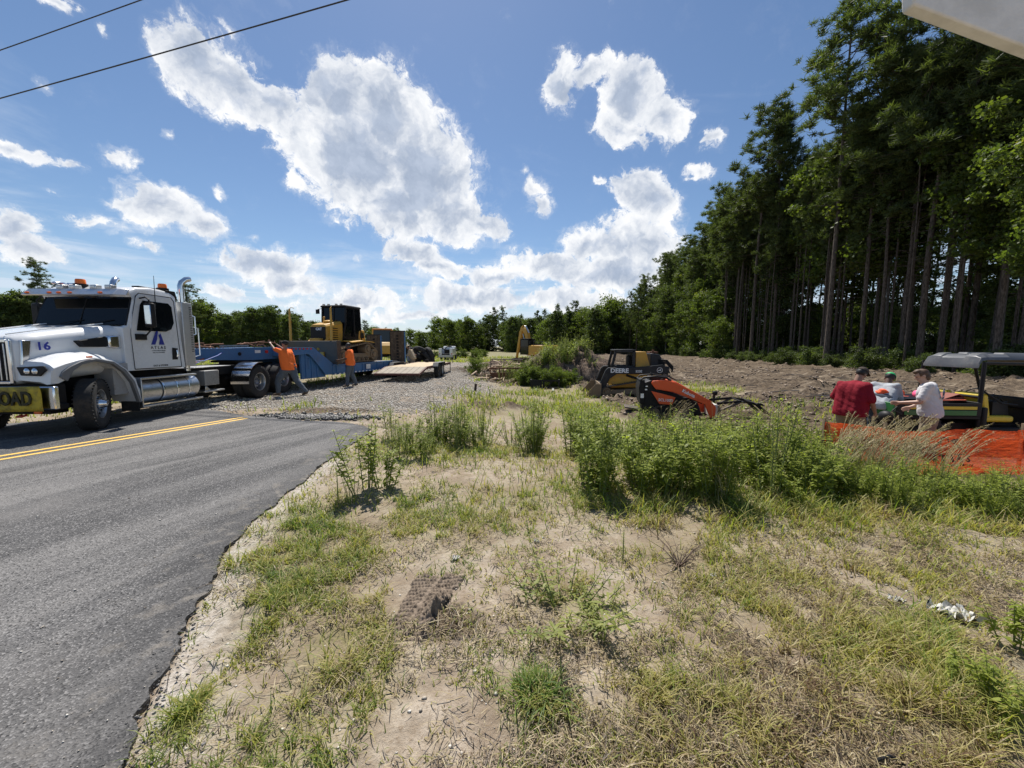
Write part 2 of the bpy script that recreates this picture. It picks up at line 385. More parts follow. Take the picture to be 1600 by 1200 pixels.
def ground_mat():
    m, t, out = newmat('earth')
    g = t.add('ShaderNodeNewGeometry').outputs['Position']
    A = lambda n: t.add('ShaderNodeAttribute', attribute_name=n).outputs['Fac']
    n1, n2, n3, n4 = t.noise(g, 1.1, 6, .6), t.noise(g, 7, 6, .62), t.noise(g, 42, 5, .65), t.noise(g, 230, 2, .6)
    sand = t.mix(t.smooth(n2, .34, .66), (.27, .215, .155), (.42, .355, .28))
    sand = t.mix(t.smooth(n1, .42, .62, 0, .8), sand, (.225, .17, .12))
    sand = t.mix(t.smooth(n3, .52, .66, 0, .65), sand, (.20, .145, .095))
    sand = t.mix(t.smooth(n4, .60, .74, 0, .6), sand, (.55, .5, .43))
    vor = t.add('ShaderNodeTexVoronoi', {'Vector': g, 'Scale': 60.0}); 
    bits = t.math('MULTIPLY', t.smooth(vor.outputs['Distance'], .16, .08), t.smooth(n2, .45, .6))
    sand = t.mix(t.math('MULTIPLY', bits, .75), sand, (.07, .048, .032))
    thatch = t.mix(t.smooth(n3, .35, .65), (.12, .115, .04), (.25, .22, .10))
    far = t.smooth(t.add('ShaderNodeSeparateXYZ', {0: g}).outputs[1], 18, 34); thatch = t.mix(far, thatch, t.mix(t.smooth(n2, .3, .7), (.075, .11, .025), (.17, .19, .06)))
    gm_ = t.math('MULTIPLY', A('green'), t.smooth(n2, .30, .56)); 
    c = t.mix(t.math('MULTIPLY', gm_, .72, clamp=True), sand, thatch)
    ed_ = t.math('MULTIPLY', A('pale'), t.smooth(n2, .35, .6, .45, 1)); c = t.mix(t.math('MULTIPLY', ed_, .8), c, t.mix(t.smooth(n3, .4, .62), (.34, .31, .27), (.58, .54, .49)))
    # gravel
    gvn = t.add('ShaderNodeTexVoronoi', {'Vector': g, 'Scale': 34.0, 'Randomness': 1.0})
    gc = t.add('ShaderNodeSeparateColor', {0: gvn.outputs['Color']}).outputs[0]
    grav = t.mix(gc, (.19, .17, .145), (.68, .64, .57)); grav = t.mix(t.smooth(gvn.outputs['Distance'], .35, .62), grav, (.12, .1, .08))
    grav = t.mix(t.smooth(n1, .5, .66, 0, .6), grav, (.36, .28, .2))
    c = t.mix(t.smooth(t.math('ADD', A('gravel'), t.math('MULTIPLY', t.math('SUBTRACT', n2, .5), .9)), .35, .6), c, grav)
    # churned soil
    soil = t.mix(t.smooth(n2, .32, .68), (.045, .032, .022), (.15, .112, .074)); soil = t.mix(t.smooth(n3, .55, .7, 0, .7), soil, (.40, .34, .26))
    rut = t.noise(t.add('ShaderNodeMapping', {'Vector': g, 'Rotation': (0, 0, R(-12)), 'Scale': (.22, 1.5, 1)}).outputs[0], 1.1, 6, .62, 1.2); soil = t.mix(t.smooth(rut, .54, .70, 0, .75), soil, (.34, .28, .205)); soil = t.mix(t.smooth(rut, .46, .34, 0, .6), soil, (.04, .028, .02))
    c = t.mix(t.smooth(t.math('ADD', A('dirt'), t.math('MULTIPLY', t.math('SUBTRACT', n1, .5), .5)), .3, .6), c, soil)
    h = t.math('ADD', t.math('MULTIPLY', n2, .5), t.math('ADD', t.math('MULTIPLY', n3, .35), t.math('MULTIPLY', n4, .12)))
    h = t.math('SUBTRACT', h, t.math('MULTIPLY', t.math('MULTIPLY', gvn.outputs['Distance'], A('gravel')), 1.1))
    bp = t.add('ShaderNodeBump', {'Height': h, 'Strength': .75, 'Distance': .05})
    b = t.add('ShaderNodeBsdfPrincipled', {'Base Color': c, 'Roughness': .95, 'Normal': bp.outputs[0], 'Specular IOR Level': .15})
    t.l.new(b.outputs[0], out.inputs[0]); return m
ground = npmesh('ground', np.stack([X, Y, Z], -1).reshape(-1, 3), gf, ground_mat(), attrs={'gravel': gv.ravel(), 'dirt': dm.ravel(), 'green': gm.ravel(), 'pale': (np.exp(-(rd/.28)**2)*(~inroad)*sstep(7, 5, Y)).ravel()}, smooth=True)
tag(ground, kind='structure')
_gx, _gy, _gZ = gx, gy, Z
def gh(x, y):
    "exact ground sheet height"
    x = np.asarray(x, float); y = np.asarray(y, float)
    i = np.clip(np.searchsorted(_gx, x)-1, 0, len(_gx)-2); j = np.clip(np.searchsorted(_gy, y)-1, 0, len(_gy)-2)
    fx = np.clip((x-_gx[i])/(_gx[i+1]-_gx[i]), 0, 1); fy = np.clip((y-_gy[j])/(_gy[j+1]-_gy[j]), 0, 1)
    return (_gZ[j, i]*(1-fx)+_gZ[j, i+1]*fx)*(1-fy)+(_gZ[j+1, i]*(1-fx)+_gZ[j+1, i+1]*fx)*fy
# ---------------------------------------------------------------- road
def asphalt_mat():
    m, t, out = newmat('asphalt')
    g = t.add('ShaderNodeNewGeometry').outputs['Position']
    n1, n2, n3 = t.noise(g, .8, 5, .6), t.noise(g, 6, 5, .6), t.noise(g, 60, 4, .7)
    vo = t.add('ShaderNodeTexVoronoi', {'Vector': g, 'Scale': 125.0}); vc = t.add('ShaderNodeSeparateColor', {0: vo.outputs['Color']}).outputs[0]
    st0 = t.add('ShaderNodeMapping', {'Vector': g, 'Rotation': (0, 0, R(22))}); st = t.add('ShaderNodeMapping', {'Vector': st0.outputs[0], 'Scale': (1.6, .12, 1)}); n4 = t.noise(st.outputs[0], 1.3, 4, .6, .4)
    c = t.mix(t.smooth(n1, .30, .70), (.052, .051, .051), (.095, .093, .092))
    c = t.mix(t.smooth(n4, .40, .64, 0, .8), c, (.185, .178, .17))
    c = t.mix(t.smooth(vc, .78, .97, 0, .75), c, (.30, .29, .28))
    c = t.mix(t.smooth(vc, .30, .04, 0, .85), c, (.015, .015, .016))
    dd = t.add('ShaderNodeAttribute', attribute_name='edge').outputs['Fac']
    c = t.mix(t.math('MULTIPLY', dd, .55), c, (.045, .044, .044)); c = t.mix(t.math('MULTIPLY', dd, t.smooth(n2, .52, .66, 0, .5)), c, (.27, .24, .2)); c = t.mix(t.smooth(t.noise(g, .45, 4, .6), .56, .72, 0, .5), c, (.2, .19, .18))
    h = t.math('ADD', t.math('MULTIPLY', vo.outputs['Distance'], .5), t.math('MULTIPLY', n3, .25))
    bp = t.add('ShaderNodeBump', {'Height': h, 'Strength': .9, 'Distance': .008})
    b = t.add('ShaderNodeBsdfPrincipled', {'Base Color': c, 'Roughness': .88, 'Normal': bp.outputs[0], 'Specular IOR Level': .35})
    t.l.new(b.outputs[0], out.inputs[0]); return m
def build_road():
    # ragged outline, then a fine strip along the edge so the edge can crumble
    pts = road_r+road_far+road_l+[Vector((-60, -30, 0))]; out = []
    n = len(pts)
    for i in range(n):
        a, b = pts[i], pts[(i+1) % n]; L = (b-a).length; near = min(a.length, b.length) < 12
        k = max(1, int(L/(.03 if near else .8)))
        for j in range(k):
            p = a.lerp(b, j/k); nrm = Vector((-(b-a).y, (b-a).x, 0)).normalized()
            amp = .045 if near and i < n-3 else 0
            o = (fbm(np.array(p.x*3.1), np.array(p.y*3.1), 3)-.5)*2*amp+(fbm(np.array(p.x*17.), np.array(p.y*17.), 3)-.5)*1.6*amp
            out.append(p+nrm*float(o))
    nn = len(out); from mathutils.geometry import delaunay_2d_cdt
    op = [(p.x, p.y) for p in out]; q = []
    for x0, x1, y0, y1, st in ((-14, -1.2, -1, 12, .22), (-60, -14, -30, 12, 2.5), (-14, -1.2, -30, -1, 2.5)):
        gx_, gy_ = np.meshgrid(np.arange(x0, x1, st), np.arange(y0, y1, st)); gx_, gy_ = gx_.ravel(), gy_.ravel(); k_ = inpoly(gx_, gy_, op) & (polydist(gx_, gy_, op+[op[0]]) > .12); q += list(zip(gx_[k_], gy_[k_]))
    cv, _, cf, ov, _, _ = delaunay_2d_cdt([Vector(p) for p in op]+[Vector(p) for p in q], [], [list(range(nn))], 1, 1e-5)
    vs = [(p.x, p.y, .016) for p in cv]; b0 = len(vs); vs += [(p[0], p[1], z_) for z_ in (.016, -.05) for p in op]
    fs = [tuple(t) for t in cf]+[(b0+i, b0+(i+1) % nn, b0+nn+(i+1) % nn) for i in range(nn)]+[(b0+i, b0+nn+(i+1) % nn, b0+nn+i) for i in range(nn)]
    o = npmesh('road', vs, fs, asphalt_mat(), attrs={'edge': np.exp(-(polydist(np.array([v[0] for v in vs]), np.array([v[1] for v in vs]), [(p.x, p.y) for p in road_r[1:]])/.35)**2)})
    import bmesh
    bm = bmesh.new(); bm.from_mesh(o.data); bmesh.ops.recalc_face_normals(bm, faces=bm.faces); bm.to_mesh(o.data); bm.free()
    tag(o, kind='structure')
build_road()
def build_lines():
    m, t, out = newmat('road_paint')
    g = t.add('ShaderNodeNewGeometry').outputs['Position']; n = t.noise(g, 30, 5, .7)
    c = t.mix(t.smooth(n, .56, .68, 0, .7), (.74, .46, .09), (.12, .11, .1))
    b = t.add('ShaderNodeBsdfPrincipled', {'Base Color': c, 'Roughness': .7}); t.l.new(b.outputs[0], out.inputs[0])
    for (a, b_) in (((0, 712.5), (379, 652)), ((0, 718), (386, 653.6))):
        p, q = P(*a, .02), P(*b_, .02); d = (q-p).normalized(); p = p-d*14; nrm = Vector((-d.y, d.x, 0))*.05
        npmesh_o = npmesh('road_marking', [p-nrm, q-nrm, q+nrm, p+nrm], [(0, 1, 2, 3)], m); tag(npmesh_o, kind='structure')
build_lines()
# ---------------------------------------------------------------- foliage materials
def leaf_mat(name, a, b, c=None, trans=.45, rough=.55):
    m, t, out = newmat(name)
    r = t.add('ShaderNodeAttribute', attribute_name='rnd').outputs['Fac']
    oi = t.add('ShaderNodeObjectInfo').outputs['Random']
    col = t.mix(r, a, b)
    if c: col = t.mix(t.smooth(r, .86, .97), col, c)
    k = t.add('ShaderNodeHueSaturation', {'Hue': .5, 'Saturation': 1.0, 'Color': col, 'Value': t.math('ADD', .8, t.math('MULTIPLY', oi, .4))})
    d = t.add('ShaderNodeBsdfPrincipled', {'Base Color': k.outputs[0], 'Roughness': rough, 'Specular IOR Level': .3})
    tc = t.mix(1.0, k.outputs[0], (1.5, 1.6, .55), 'MULTIPLY')
    tr = t.add('ShaderNodeBsdfTranslucent', {'Color': tc})
    mx = t.add('ShaderNodeMixShader', {0: trans, 1: d.outputs[0], 2: tr.outputs[0]})
    t.l.new(mx.outputs[0], out.inputs[0]); return m
def bark_mat(name, a, b, scale=(9, 9, 2.2)):
    m, t, out = newmat(name)
    o = t.add('ShaderNodeTexCoord').outputs['Object']; mp = t.add('ShaderNodeMapping', {'Vector': o, 'Scale': scale}).outputs[0]
    n = t.noise(mp, 1.5, 5, .65); c = t.mix(t.smooth(n, .35, .65), a, b)
    bp = t.add('ShaderNodeBump', {'Height': n, 'Strength': .6, 'Distance': .05})
    s = t.add('ShaderNodeBsdfPrincipled', {'Base Color': c, 'Roughness': .92, 'Normal': bp.outputs[0], 'Specular IOR Level': .1})
    t.l.new(s.outputs[0], out.inputs[0]); return m
M_PINE = leaf_mat('pine_needles', (.040, .062, .024), (.115, .145, .048), trans=.38)
M_LEAF = leaf_mat('broad_leaves', (.055, .088, .022), (.135, .170, .040), (.22, .22, .05), trans=.45)
M_LEAFD = leaf_mat('dark_leaves', (.042, .066, .022), (.105, .135, .040), trans=.40)
M_BARK = bark_mat('pine_bark', (.05, .040, .032), (.145, .12, .10))
M_BARKD = bark_mat('grey_bark', (.06, .052, .045), (.15, .135, .12))
def quads_cloud(cen, size, rs, aspect=1.0, up=0.0):
    "random oriented leaf quads; returns verts, faces"
    n = len(cen); a = rs.normal(size=(n, 3)); a[:, 2] += up; a /= np.linalg.norm(a, axis=1)[:, None]
    b = rs.normal(size=(n, 3)); b -= a*(a*b).sum(1)[:, None]; b /= np.linalg.norm(b, axis=1)[:, None]
    s = (size*(.6+.8*rs.rand(n)))[:, None]; L = a*s; W = b*s*.5*aspect
    v = np.stack([cen-L*.5, cen+W, cen+L*.5, cen-W], 1).reshape(-1, 3)
    return v, np.arange(4*n).reshape(n, 4)
def trunk_mesh(name, path, radii, parent, mat, branches=(), n=9):
    m = MB(); m.tube(path, radii, n)
    for pts, rr in branches: m.tube(pts, rr, 5)
    return m.build(name, mat, parent, angle=60)
def lerp_path(path, f):
    f = max(0, min(.9999, f))*(len(path)-1); i = int(f); return path[i].lerp(path[i+1], f-i)
def make_pine(rs, H=28.0, crown0=.5, spread=3.9, r0=.24, lean=.03, nb=46, fork=False, dead=6):
    root = empty('pine_tree')
    ph = rs.rand()*6.28; K = 14; path = []
    for i in range(K+1):
        f = i/K; w = math.sin(f*5+ph)*.35*f+lean*H*f*f
        path.append(Vector((w*math.cos(ph), w*math.sin(ph)+.2*math.sin(f*7+ph*2)*f, H*f)))
    rad = [r0*.8*(1-.86*(i/K)**1.1)+.02 for i in range(K+1)]; rad[0] *= 1.35
    br = []; tufts = []
    for i in range(nb):
        f = crown0+(1-crown0)*(i+.3+rs.rand()*.7)/nb; f = min(f, .985)
        p = lerp_path(path, f); q = (f-crown0)/(1-crown0)
        L = spread*(.40+.62*math.sin(PI*(.10+.62*q)))*(1-.72*q**3)*(.35+.85*rs.rand())
        a = rs.rand()*2*PI; el = .05+.75*q*q+rs.normal()*.28
        d = Vector((math.cos(a)*math.cos(el), math.sin(a)*math.cos(el), math.sin(el)))
        mid = p+d*L*.5+Vector((0, 0, -.04*L)); end = p+d*L+Vector((0, 0, .12*L))
        br.append(([p, mid, end], [.035+.02*(1-q), .028, .012]))
        k = int(3+L*3.0); hub = [end+Vector(rs.normal(size=3))*.35 for _ in range(3)]+[mid+Vector(rs.normal(size=3))*.3]
        for j in range(k):
            c = hub[rs.randint(4)]; c = c+Vector(rs.normal(size=3)*np.array([.34, .34, .2]))
            tufts.append(tuple(c))
    for i in range(dead):
        f = crown0*(.45+.5*rs.rand()); p = lerp_path(path, f); a = rs.rand()*6.28; L = .6+rs.rand()*1.6
        br.append(([p, p+Vector((math.cos(a)*L, math.sin(a)*L, rs.normal()*.3))], [.025, .008]))
    trunk_mesh('trunk', path, rad, root, M_BARK, br)
    T = np.array(tufts); per = 32; n = len(T)
    cen = np.repeat(T, per, 0); d = rs.normal(size=(n*per, 3)); d[:, 2] = abs(d[:, 2])*.9-.15; d /= np.linalg.norm(d, axis=1)[:, None]
    sz = np.repeat(.34+.24*rs.rand(n), per)[:, None]*(.7+.6*rs.rand(n*per))[:, None]
    sd_ = np.cross(d, rs.normal(size=d.shape)); sd_ /= np.linalg.norm(sd_, axis=1)[:, None]
    b0 = cen+rs.normal(size=d.shape)*.09; v = np.stack([b0-sd_*.034, b0+sd_*.034, b0+d*sz+sd_*.012, b0+d*sz-sd_*.012], 1).reshape(-1, 3)
    rnd = np.repeat(np.clip(np.repeat(rs.rand(n), per)*.6+rs.rand(n*per)*.4, 0, 1), 4)
    npmesh('crown', v, np.arange(4*n*per).reshape(-1, 4), M_PINE, root, {'rnd': rnd})
    return root
def make_broad(rs, H=12.0, crown0=.2, spread=3.5, r0=.14, leaf=.26, nleaf=9000, mat=None, narrow=1.0, name='broadleaf_tree', clumps=34, barkm=None):
    root = empty(name); K = 8; ph = rs.rand()*6.28
    path = [Vector((.3*math.sin(i/K*4+ph)*i/K, .3*math.cos(i/K*3+ph)*i/K, H*.93*i/K)) for i in range(K+1)]
    rad = [r0*(1-.85*i/K)+.012 for i in range(K+1)]; br = []; cl = []
    for i in range(clumps):
        q = (i+rs.rand())/clumps; f = crown0+(1-crown0)*q; p = lerp_path(path, f-.06)
        L = spread*narrow*math.sqrt(max(.06, 1-(2*q-.85)**2*.7))*(.35+.75*rs.rand()); a = i*2.4+rs.rand()
        e = p+Vector((math.cos(a)*L, math.sin(a)*L, L*.25+rs.normal()*.3))
        br.append(([p, p.lerp(e, .5)+Vector((0, 0, .1)), e], [.05*r0/.14, .03*r0/.14, .01])); cl.append((e, .55+.5*rs.rand()))
        cl.append((p.lerp(e, .55), .45+.4*rs.rand()))
    trunk_mesh('trunk', path, rad, root, barkm or M_BARKD, br, 7)
    cs = np.array([tuple(c[0]) for c in cl]); cr = np.array([c[1] for c in cl])*spread*.27*(.5+rs.rand(len(cl)))
    k = rs.randint(len(cs), size=nleaf); d = rs.normal(size=(nleaf, 3)); d /= np.linalg.norm(d, axis=1)[:, None]
    rr = rs.rand(nleaf)**.7*1.25; cen = cs[k]+d*(cr[k]*rr)[:, None]*np.array([1, 1, .6])+rs.normal(size=(nleaf, 3))*.12; cen[:, 2] = np.maximum(cen[:, 2], .15)
    v, f = quads_cloud(cen, leaf, rs, 1.1, .2)
    rnd = np.repeat(np.clip(.55*rs.rand(len(cs))[k]+.45*rs.rand(nleaf), 0, 1), 4)
    npmesh('crown', v, f, mat or M_LEAF, root, {'rnd': rnd}); return root
def drop(o, x, y, rz=None, s=1.0, z=None):
    o.location = (x, y, (gzf(x, y)-.05) if z is None else z); o.rotation_euler = (0, 0, random.random()*6.28 if rz is None else rz)
    o.scale = (s, s, s) if not isinstance(s, tuple) else s
_rs = np.random.RandomState(5)
PINES = [make_pine(_rs, 30, .55, 4.2, .25, .02, 60, dead=12), make_pine(_rs, 27, .62, 3.8, .22, .035, 46, dead=14), make_pine(_rs, 31, .50, 4.8, .27, .012, 70, dead=10),
         make_pine(_rs, 25, .64, 3.4, .19, -.03, 42, dead=14), make_pine(_rs, 28, .42, 3.9, .2, .03, 66, dead=8), make_pine(_rs, 23, .68, 3.0, .15, .05, 34, dead=16)]
BROADS = [make_broad(_rs, 12, .12, 3.6, .13, .17, 17000, None, 1, 'broadleaf_tree', 60), make_broad(_rs, 17, .25, 3.8, .16, .19, 18000, M_LEAFD, 1, 'broadleaf_tree', 70), make_broad(_rs, 8, .05, 3.0, .09, .15, 13000, None, 1, 'broadleaf_tree', 50), make_broad(_rs, 22, .45, 4.2, .13, .21, 20000, None, 1, 'broadleaf_tree', 60), make_broad(_rs, 15, .0, 4.4, .16, .26, 17000, M_LEAFD, 1, 'broadleaf_tree', 80), make_broad(_rs, 13, .0, 4.6, .16, .26, 16000, None, 1, 'broadleaf_tree', 70)]
BUSH = [make_broad(_rs, 3.2, .02, 2.2, .05, .11, 9000, None, 1, 'bush', 26), make_broad(_rs, 2.2, .0, 1.9, .04, .10, 8000, M_LEAFD, 1, 'bush', 24)]
_used = set()
def put(proto, x, y, s=1.0, label='', cat='tree', group=None, rz=None, z=None):
    if proto.name in _used: o = copy_tree(proto)
    else: o = proto; _used.add(proto.name)
    for k in ('label', 'group'):
        if k in o: del o[k]
    drop(o, x, y, rz, s, z); return tag(o, label, cat, group)
G_P = 'tall pines of the wood on the right'; L_P = 'tall thin dark pine standing in the wood right of the cleared field'
G_B = 'leafy trees among the pines on the right'; L_B = 'leafy green tree growing under the pines at the right wood'
G_S = 'shrubs along the edge of the right wood'; L_S = 'low leafy shrub at the foot of the right wood'
# individually read trees: pixel of trunk foot, distance, variant, height
def at_row(u, y): return (u-800)/600*y
heroes = [(1290,38,0,33,'tall pine with a bent pale trunk, tallest against the sky beside the cleared field',-.4),(1435,31,2,31,'tall straight pine standing in front, third large trunk from the right edge',1.2),
          (1372,42,4,30,'thick pale pine trunk between the two tallest front pines',2.2),(1172,52,1,32,'front pine with paired trunk and ragged top at the left end of the tall pines',3.1),
          (1205,50,3,29,'slim pine just right of the ragged topped front pine',.5),(1146,58,0,25,'slim front pine at the left shoulder of the tall pines',4.0),
          (1510,34,2,30,'large pine behind the vehicle canopy at the right edge',5.2),(1485,30,1,27,'slender leaning pine near the right edge',2.9),(1342,36,3,29,'slim leaning pine between the bent pine and the thick one',1.9),(1590,26,4,24,'pine cut by the right edge of the picture',3.7)]
hs = {0: 30, 1: 27, 2: 31, 3: 25, 4: 28, 5: 23}
for u, y, v, h, lb, rz in heroes: put(PINES[v], at_row(u, y), y, h/hs[v], lb, 'tree', None, rz)
rr = random.Random(21)
def edge_x(y): return 31.5+.10*(y-36) if y > 36 else 31.5+.15*(36-y)
cnt = 0
for row in range(7):
    y = 22+rr.random()*3
    while y < 128:
        x = edge_x(y)+1+row*(3.2+.016*y)+rr.gauss(0, .9)
        u = 800+600*x/y
        if u < 1690:
            v = rr.choice([0, 1, 2, 3, 4, 5, 5, 3]); h = (24.5+rr.gauss(0, 2.4))*(1.0 if y < 45 else .95 if y < 62 else 1.0)*(1.06 if row > 1 else .94)
            put(PINES[v], x, y+rr.gauss(0, .8), h/hs[v], L_P, 'tree', G_P); cnt += 1
        y += (3.3+.020*y+row*.6)*(.6+.8*rr.random())
for row in range(3):
    y = [60, 34, 24][row]+rr.random()*3
    while y < 130:
        x = edge_x(y)+[-.6, 3.6, 10][row]+rr.gauss(0, .8)
        if 800+600*x/y < 1680:
            v = rr.choice([0, 1, 2] if row == 0 else [0, 1, 3]); s = (.45+.4*rr.random()) if row == 0 and y < 60 else .75+.45*rr.random()
            if y > 75: s *= 1.0
            put(BROADS[v], x, y, s, L_B, 'tree', G_B)
        y += ([3.6, 5.5, 6.5][row]+.022*y)*(.6+.8*rr.random())
y = 20
while y < 120:
    for k in range(2 if y < 60 else 1):
        x = edge_x(y)-1.6+k*2.6+rr.gauss(0, .7)
        if 800+600*x/y < 1700: put(BUSH[1], x, y+rr.gauss(0, .5), .45+.5*rr.random(), L_S, 'shrub', G_S)
    y += (1.9+.018*y)*(.6+.8*rr.random())
G_U = 'leafy understory deep inside the right wood'; L_U = 'dark leafy tree far inside the wood on the right'
for k in range(46):
    y = 24+rr.random()*80; x = edge_x(y)+rr.uniform(20, 44)
    if x/y < 1.6: put(BROADS[rr.choice([4, 5, 4])], x, y, rr.uniform(.55, .8), L_U, 'tree', G_U)
G_TH = 'thin front pines of the right wood'; L_TH = 'thin pale-trunked pine in the front row of the right wood'
for k in range(34):
    y = 25+k*1.35+rr.gauss(0, .5); x = edge_x(y)+rr.uniform(-.3, 2.2)
    if x/y < 1.42: i = rr.choice([5, 3]); put(PINES[i], x, y, (.62, .62, (22+rr.gauss(0, 2.5))/hs[i]), L_TH, 'tree', G_TH)
# big leafy branches hanging in at the right edge
put(BROADS[3], 33.5, 26.5, 1.0, 'yellow-green leafy tree hanging in at the right edge', 'tree')
put(BROADS[3], 31.5, 23.0, .8, 'bright leafy understory tree right of the vehicle canopy', 'tree')
put(BROADS[3], 38.5, 31, 1.15, 'large leafy crown high behind the overhead panel', 'tree')
# far tree lines
G_F = 'trees of the far line behind the field'; L_F = 'dark green tree in the far line behind the excavator and field'
for k in range(78):
    u = 690+4.6*k+rr.gauss(0, 2); y = 165+rr.gauss(0, 7)-.22*(u-690)+(k % 3)*9; h = 12.6+rr.gauss(0, 1.6)+(2 if 850 < u < 960 else 0)
    v = rr.choice(['p', 'b', 'b'])
    if v == 'p': i = rr.choice([4, 2, 4]); put(PINES[i], at_row(u, y), y, (h*.9/hs[i], h*.9/hs[i], h*1.05/hs[i]), L_F, 'tree', G_F)
    else: i = rr.choice([4, 4, 5]); k_ = h/(15 if i == 4 else 13); put(BROADS[i], at_row(u, y), y, k_, L_F, 'tree', G_F)
G_G = 'trees of the left wood behind the truck and trailer'; L_G = 'green tree in the left wood behind the lorry and low trailer'
for k in range(95):
    u = -20+7.9*k+rr.gauss(0, 4); y = 88+.05*u+(k % 3)*6+max(0, u-470)*.42; top = 452 if u < 120 else 470 if u < 320 else 484 if u < 470 else 500+.08*(u-470)
    if 400 < u < 440: top -= 8
    h = (541-top)*y/600+EYE+.5; h *= .93+rr.gauss(0, .07)
    v = rr.choice([4, 4, 5, 4, 'p'])
    if v == 'p': put(PINES[4], at_row(u, y), y, (h/28*1.1, h/28*1.1, h/28), L_G, 'tree', G_G)
    else: put(BROADS[v], at_row(u, y), y, h/(15 if v == 4 else 13), L_G, 'tree', G_G)
put(PINES[4], at_row(74, 90), 90, (.72, .72, .74), 'lone pine rising above the wood left of the truck cab', 'tree')
put(PINES[2], at_row(306, 78), 78, (.5, .5, .44), 'pine top showing just right of the exhaust stack', 'tree')
G_T = 'bushes along the far edge of the field'; L_T = 'bright green bush at the far edge of the field'
for k in range(60):
    u = 380+6.5*k+rr.gauss(0, 3); y = 62+rr.random()*26
    put(BUSH[rr.randrange(2)], at_row(u, y), y, .28+.3*rr.random(), L_T, 'shrub', G_T)
# ---------------------------------------------------------------- shared vehicle materials
WHITE = paint('white_paint', (.76, .77, .77), .26, 0, .26, (.38, .34, .28), 1.6, .5, vary=.07)
CHROME = paint('chrome', (.78, .79, .80), .16, 1, .18, (.3, .27, .22), 2.2, vary=.1)
ALU = paint('aluminium', (.62, .63, .63), .34, 1, .35, (.25, .21, .17), 3.5, vary=.2)
BLACKP = paint('black_plastic', (.012, .012, .013), .55, 0, .25, (.07, .06, .045), 3, spec=.25)
RUBBER = paint('rubber', (.022, .022, .022), .85, 0, .45, (.13, .105, .08), 3.2, bump=.4)
FRAME = paint('dark_frame', (.013, .013, .014), .65, 0, .4, (.06, .048, .035), 4, spec=.2)
def glass_mat(name, col, rough=.04):
    m, t, out = newmat(name)
    b = t.add('ShaderNodeBsdfPrincipled', {'Base Color': c4(col), 'Roughness': rough, 'Specular IOR Level': .32, 'Coat Weight': .0})
    t.l.new(b.outputs[0], out.inputs[0]); return m
GLASS = glass_mat('dark_glass', (.006, .008, .010)); GLASSL = glass_mat('tinted_glass', (.035, .045, .05), .06)
MIRROR = paint('mirror_glass', (.8, .82, .82), .03, 1, .05)
AMBER = paint('amber_lens', (.85, .16, .02), .3, 0, .05); REDL = paint('red_lens', (.6, .02, .015), .3, 0, .1)
ORANGE_B = paint('beacon_orange', (.95, .20, .02), .25, 0, .05)
BLUEP = paint('logo_blue', (.02, .035, .28), .4, 0, 0); INK = paint('black_ink', (.015, .015, .015), .6, 0, 0)
WHITEINK = paint('white_ink', (.8, .8, .8), .5, 0, 0)
def wheel(parent, c, R_=.5, W=.28, side=1, yaw=0.0, rimr=.285, dual=False, front=False, rimmat=None, name='wheel'):
    "wheel whose axle runs along local y; side=+1 shows its outer face to +y"
    w = empty(name, c, yaw); w.parent = parent; s = side
    hw = W/2; prof = [(rimr-.01, -hw*.8), (rimr+.02, -hw*.95), (R_-.10, -hw), (R_-.035, -hw*.93), (R_-.004, -hw*.72), (R_, -hw*.4), (R_, hw*.4), (R_-.004, hw*.72), (R_-.035, hw*.93), (R_-.10, hw), (rimr+.02, hw*.95), (rimr-.01, hw*.8)]
    t = MB(); t.lathe([(r, o*s) for r, o in prof], n=48)
    for k in range(5):   # tread ribs
        o = (-.62+.31*k)*hw
        t.lathe([(R_-.012, (o-.028)), (R_+.007, (o-.022)), (R_+.007, (o+.022)), (R_-.012, (o+.028))], n=48)
    n = 40
    for k in range(n):
        a = 2*PI*k/n
        for e in (-1, 1):
            t.box((math.cos(a)*(R_-.012), e*hw*.80, math.sin(a)*(R_-.012)), (.025, .05, .022), (0, -a, 0))
    if dual:
        t.lathe([(r, o*s-s*(W+.05)) for r, o in prof], n=32)
    t.build('tyre', RUBBER, w, angle=50)
    m = MB(); rm = rimmat or ALU
    m.lathe([(rimr, hw*.80*s), (rimr+.006, hw*.86*s), (rimr-.015, hw*.84*s), (rimr-.03, hw*.6*s), (rimr-.035, -hw*.5*s), (rimr, -hw*.8*s)], n=40)
    face = hw*.35 if front else -hw*.35
    m.lathe([(rimr-.034, (face-.03)*s), (rimr-.06, (face)*s), (.16, (face+.015)*s), (.13, (face+.02)*s), (.0, (face+.02)*s)], n=40)
    m.build('rim', rm, w, angle=40)
    h = MB()
    for k in range(10):
        a = 2*PI*k/10; x, z = math.cos(a), math.sin(a)
        h.cyl((x*(rimr-.075), (face+.004)*s, z*(rimr-.075)), (x*(rimr-.075), (face+.016)*s, z*(rimr-.075)), .024, n=10)
    h.build('hand_hole', FRAME, w)
    b = MB(); fr = face+.02
    b.lathe([(.105, fr*s), (.10, (fr+.06)*s), (.075, (fr+.10)*s), (.07, (fr+.14)*s), (0, (fr+.15)*s)], n=24)
    for k in range(10):
        a = 2*PI*(k+.5)/10; x, z = math.cos(a)*.138, math.sin(a)*.138
        b.cyl((x, fr*s, z), (x, (fr+.045)*s, z), .014, n=6)
    b.build('hub', CHROME, w, angle=40)
    return w
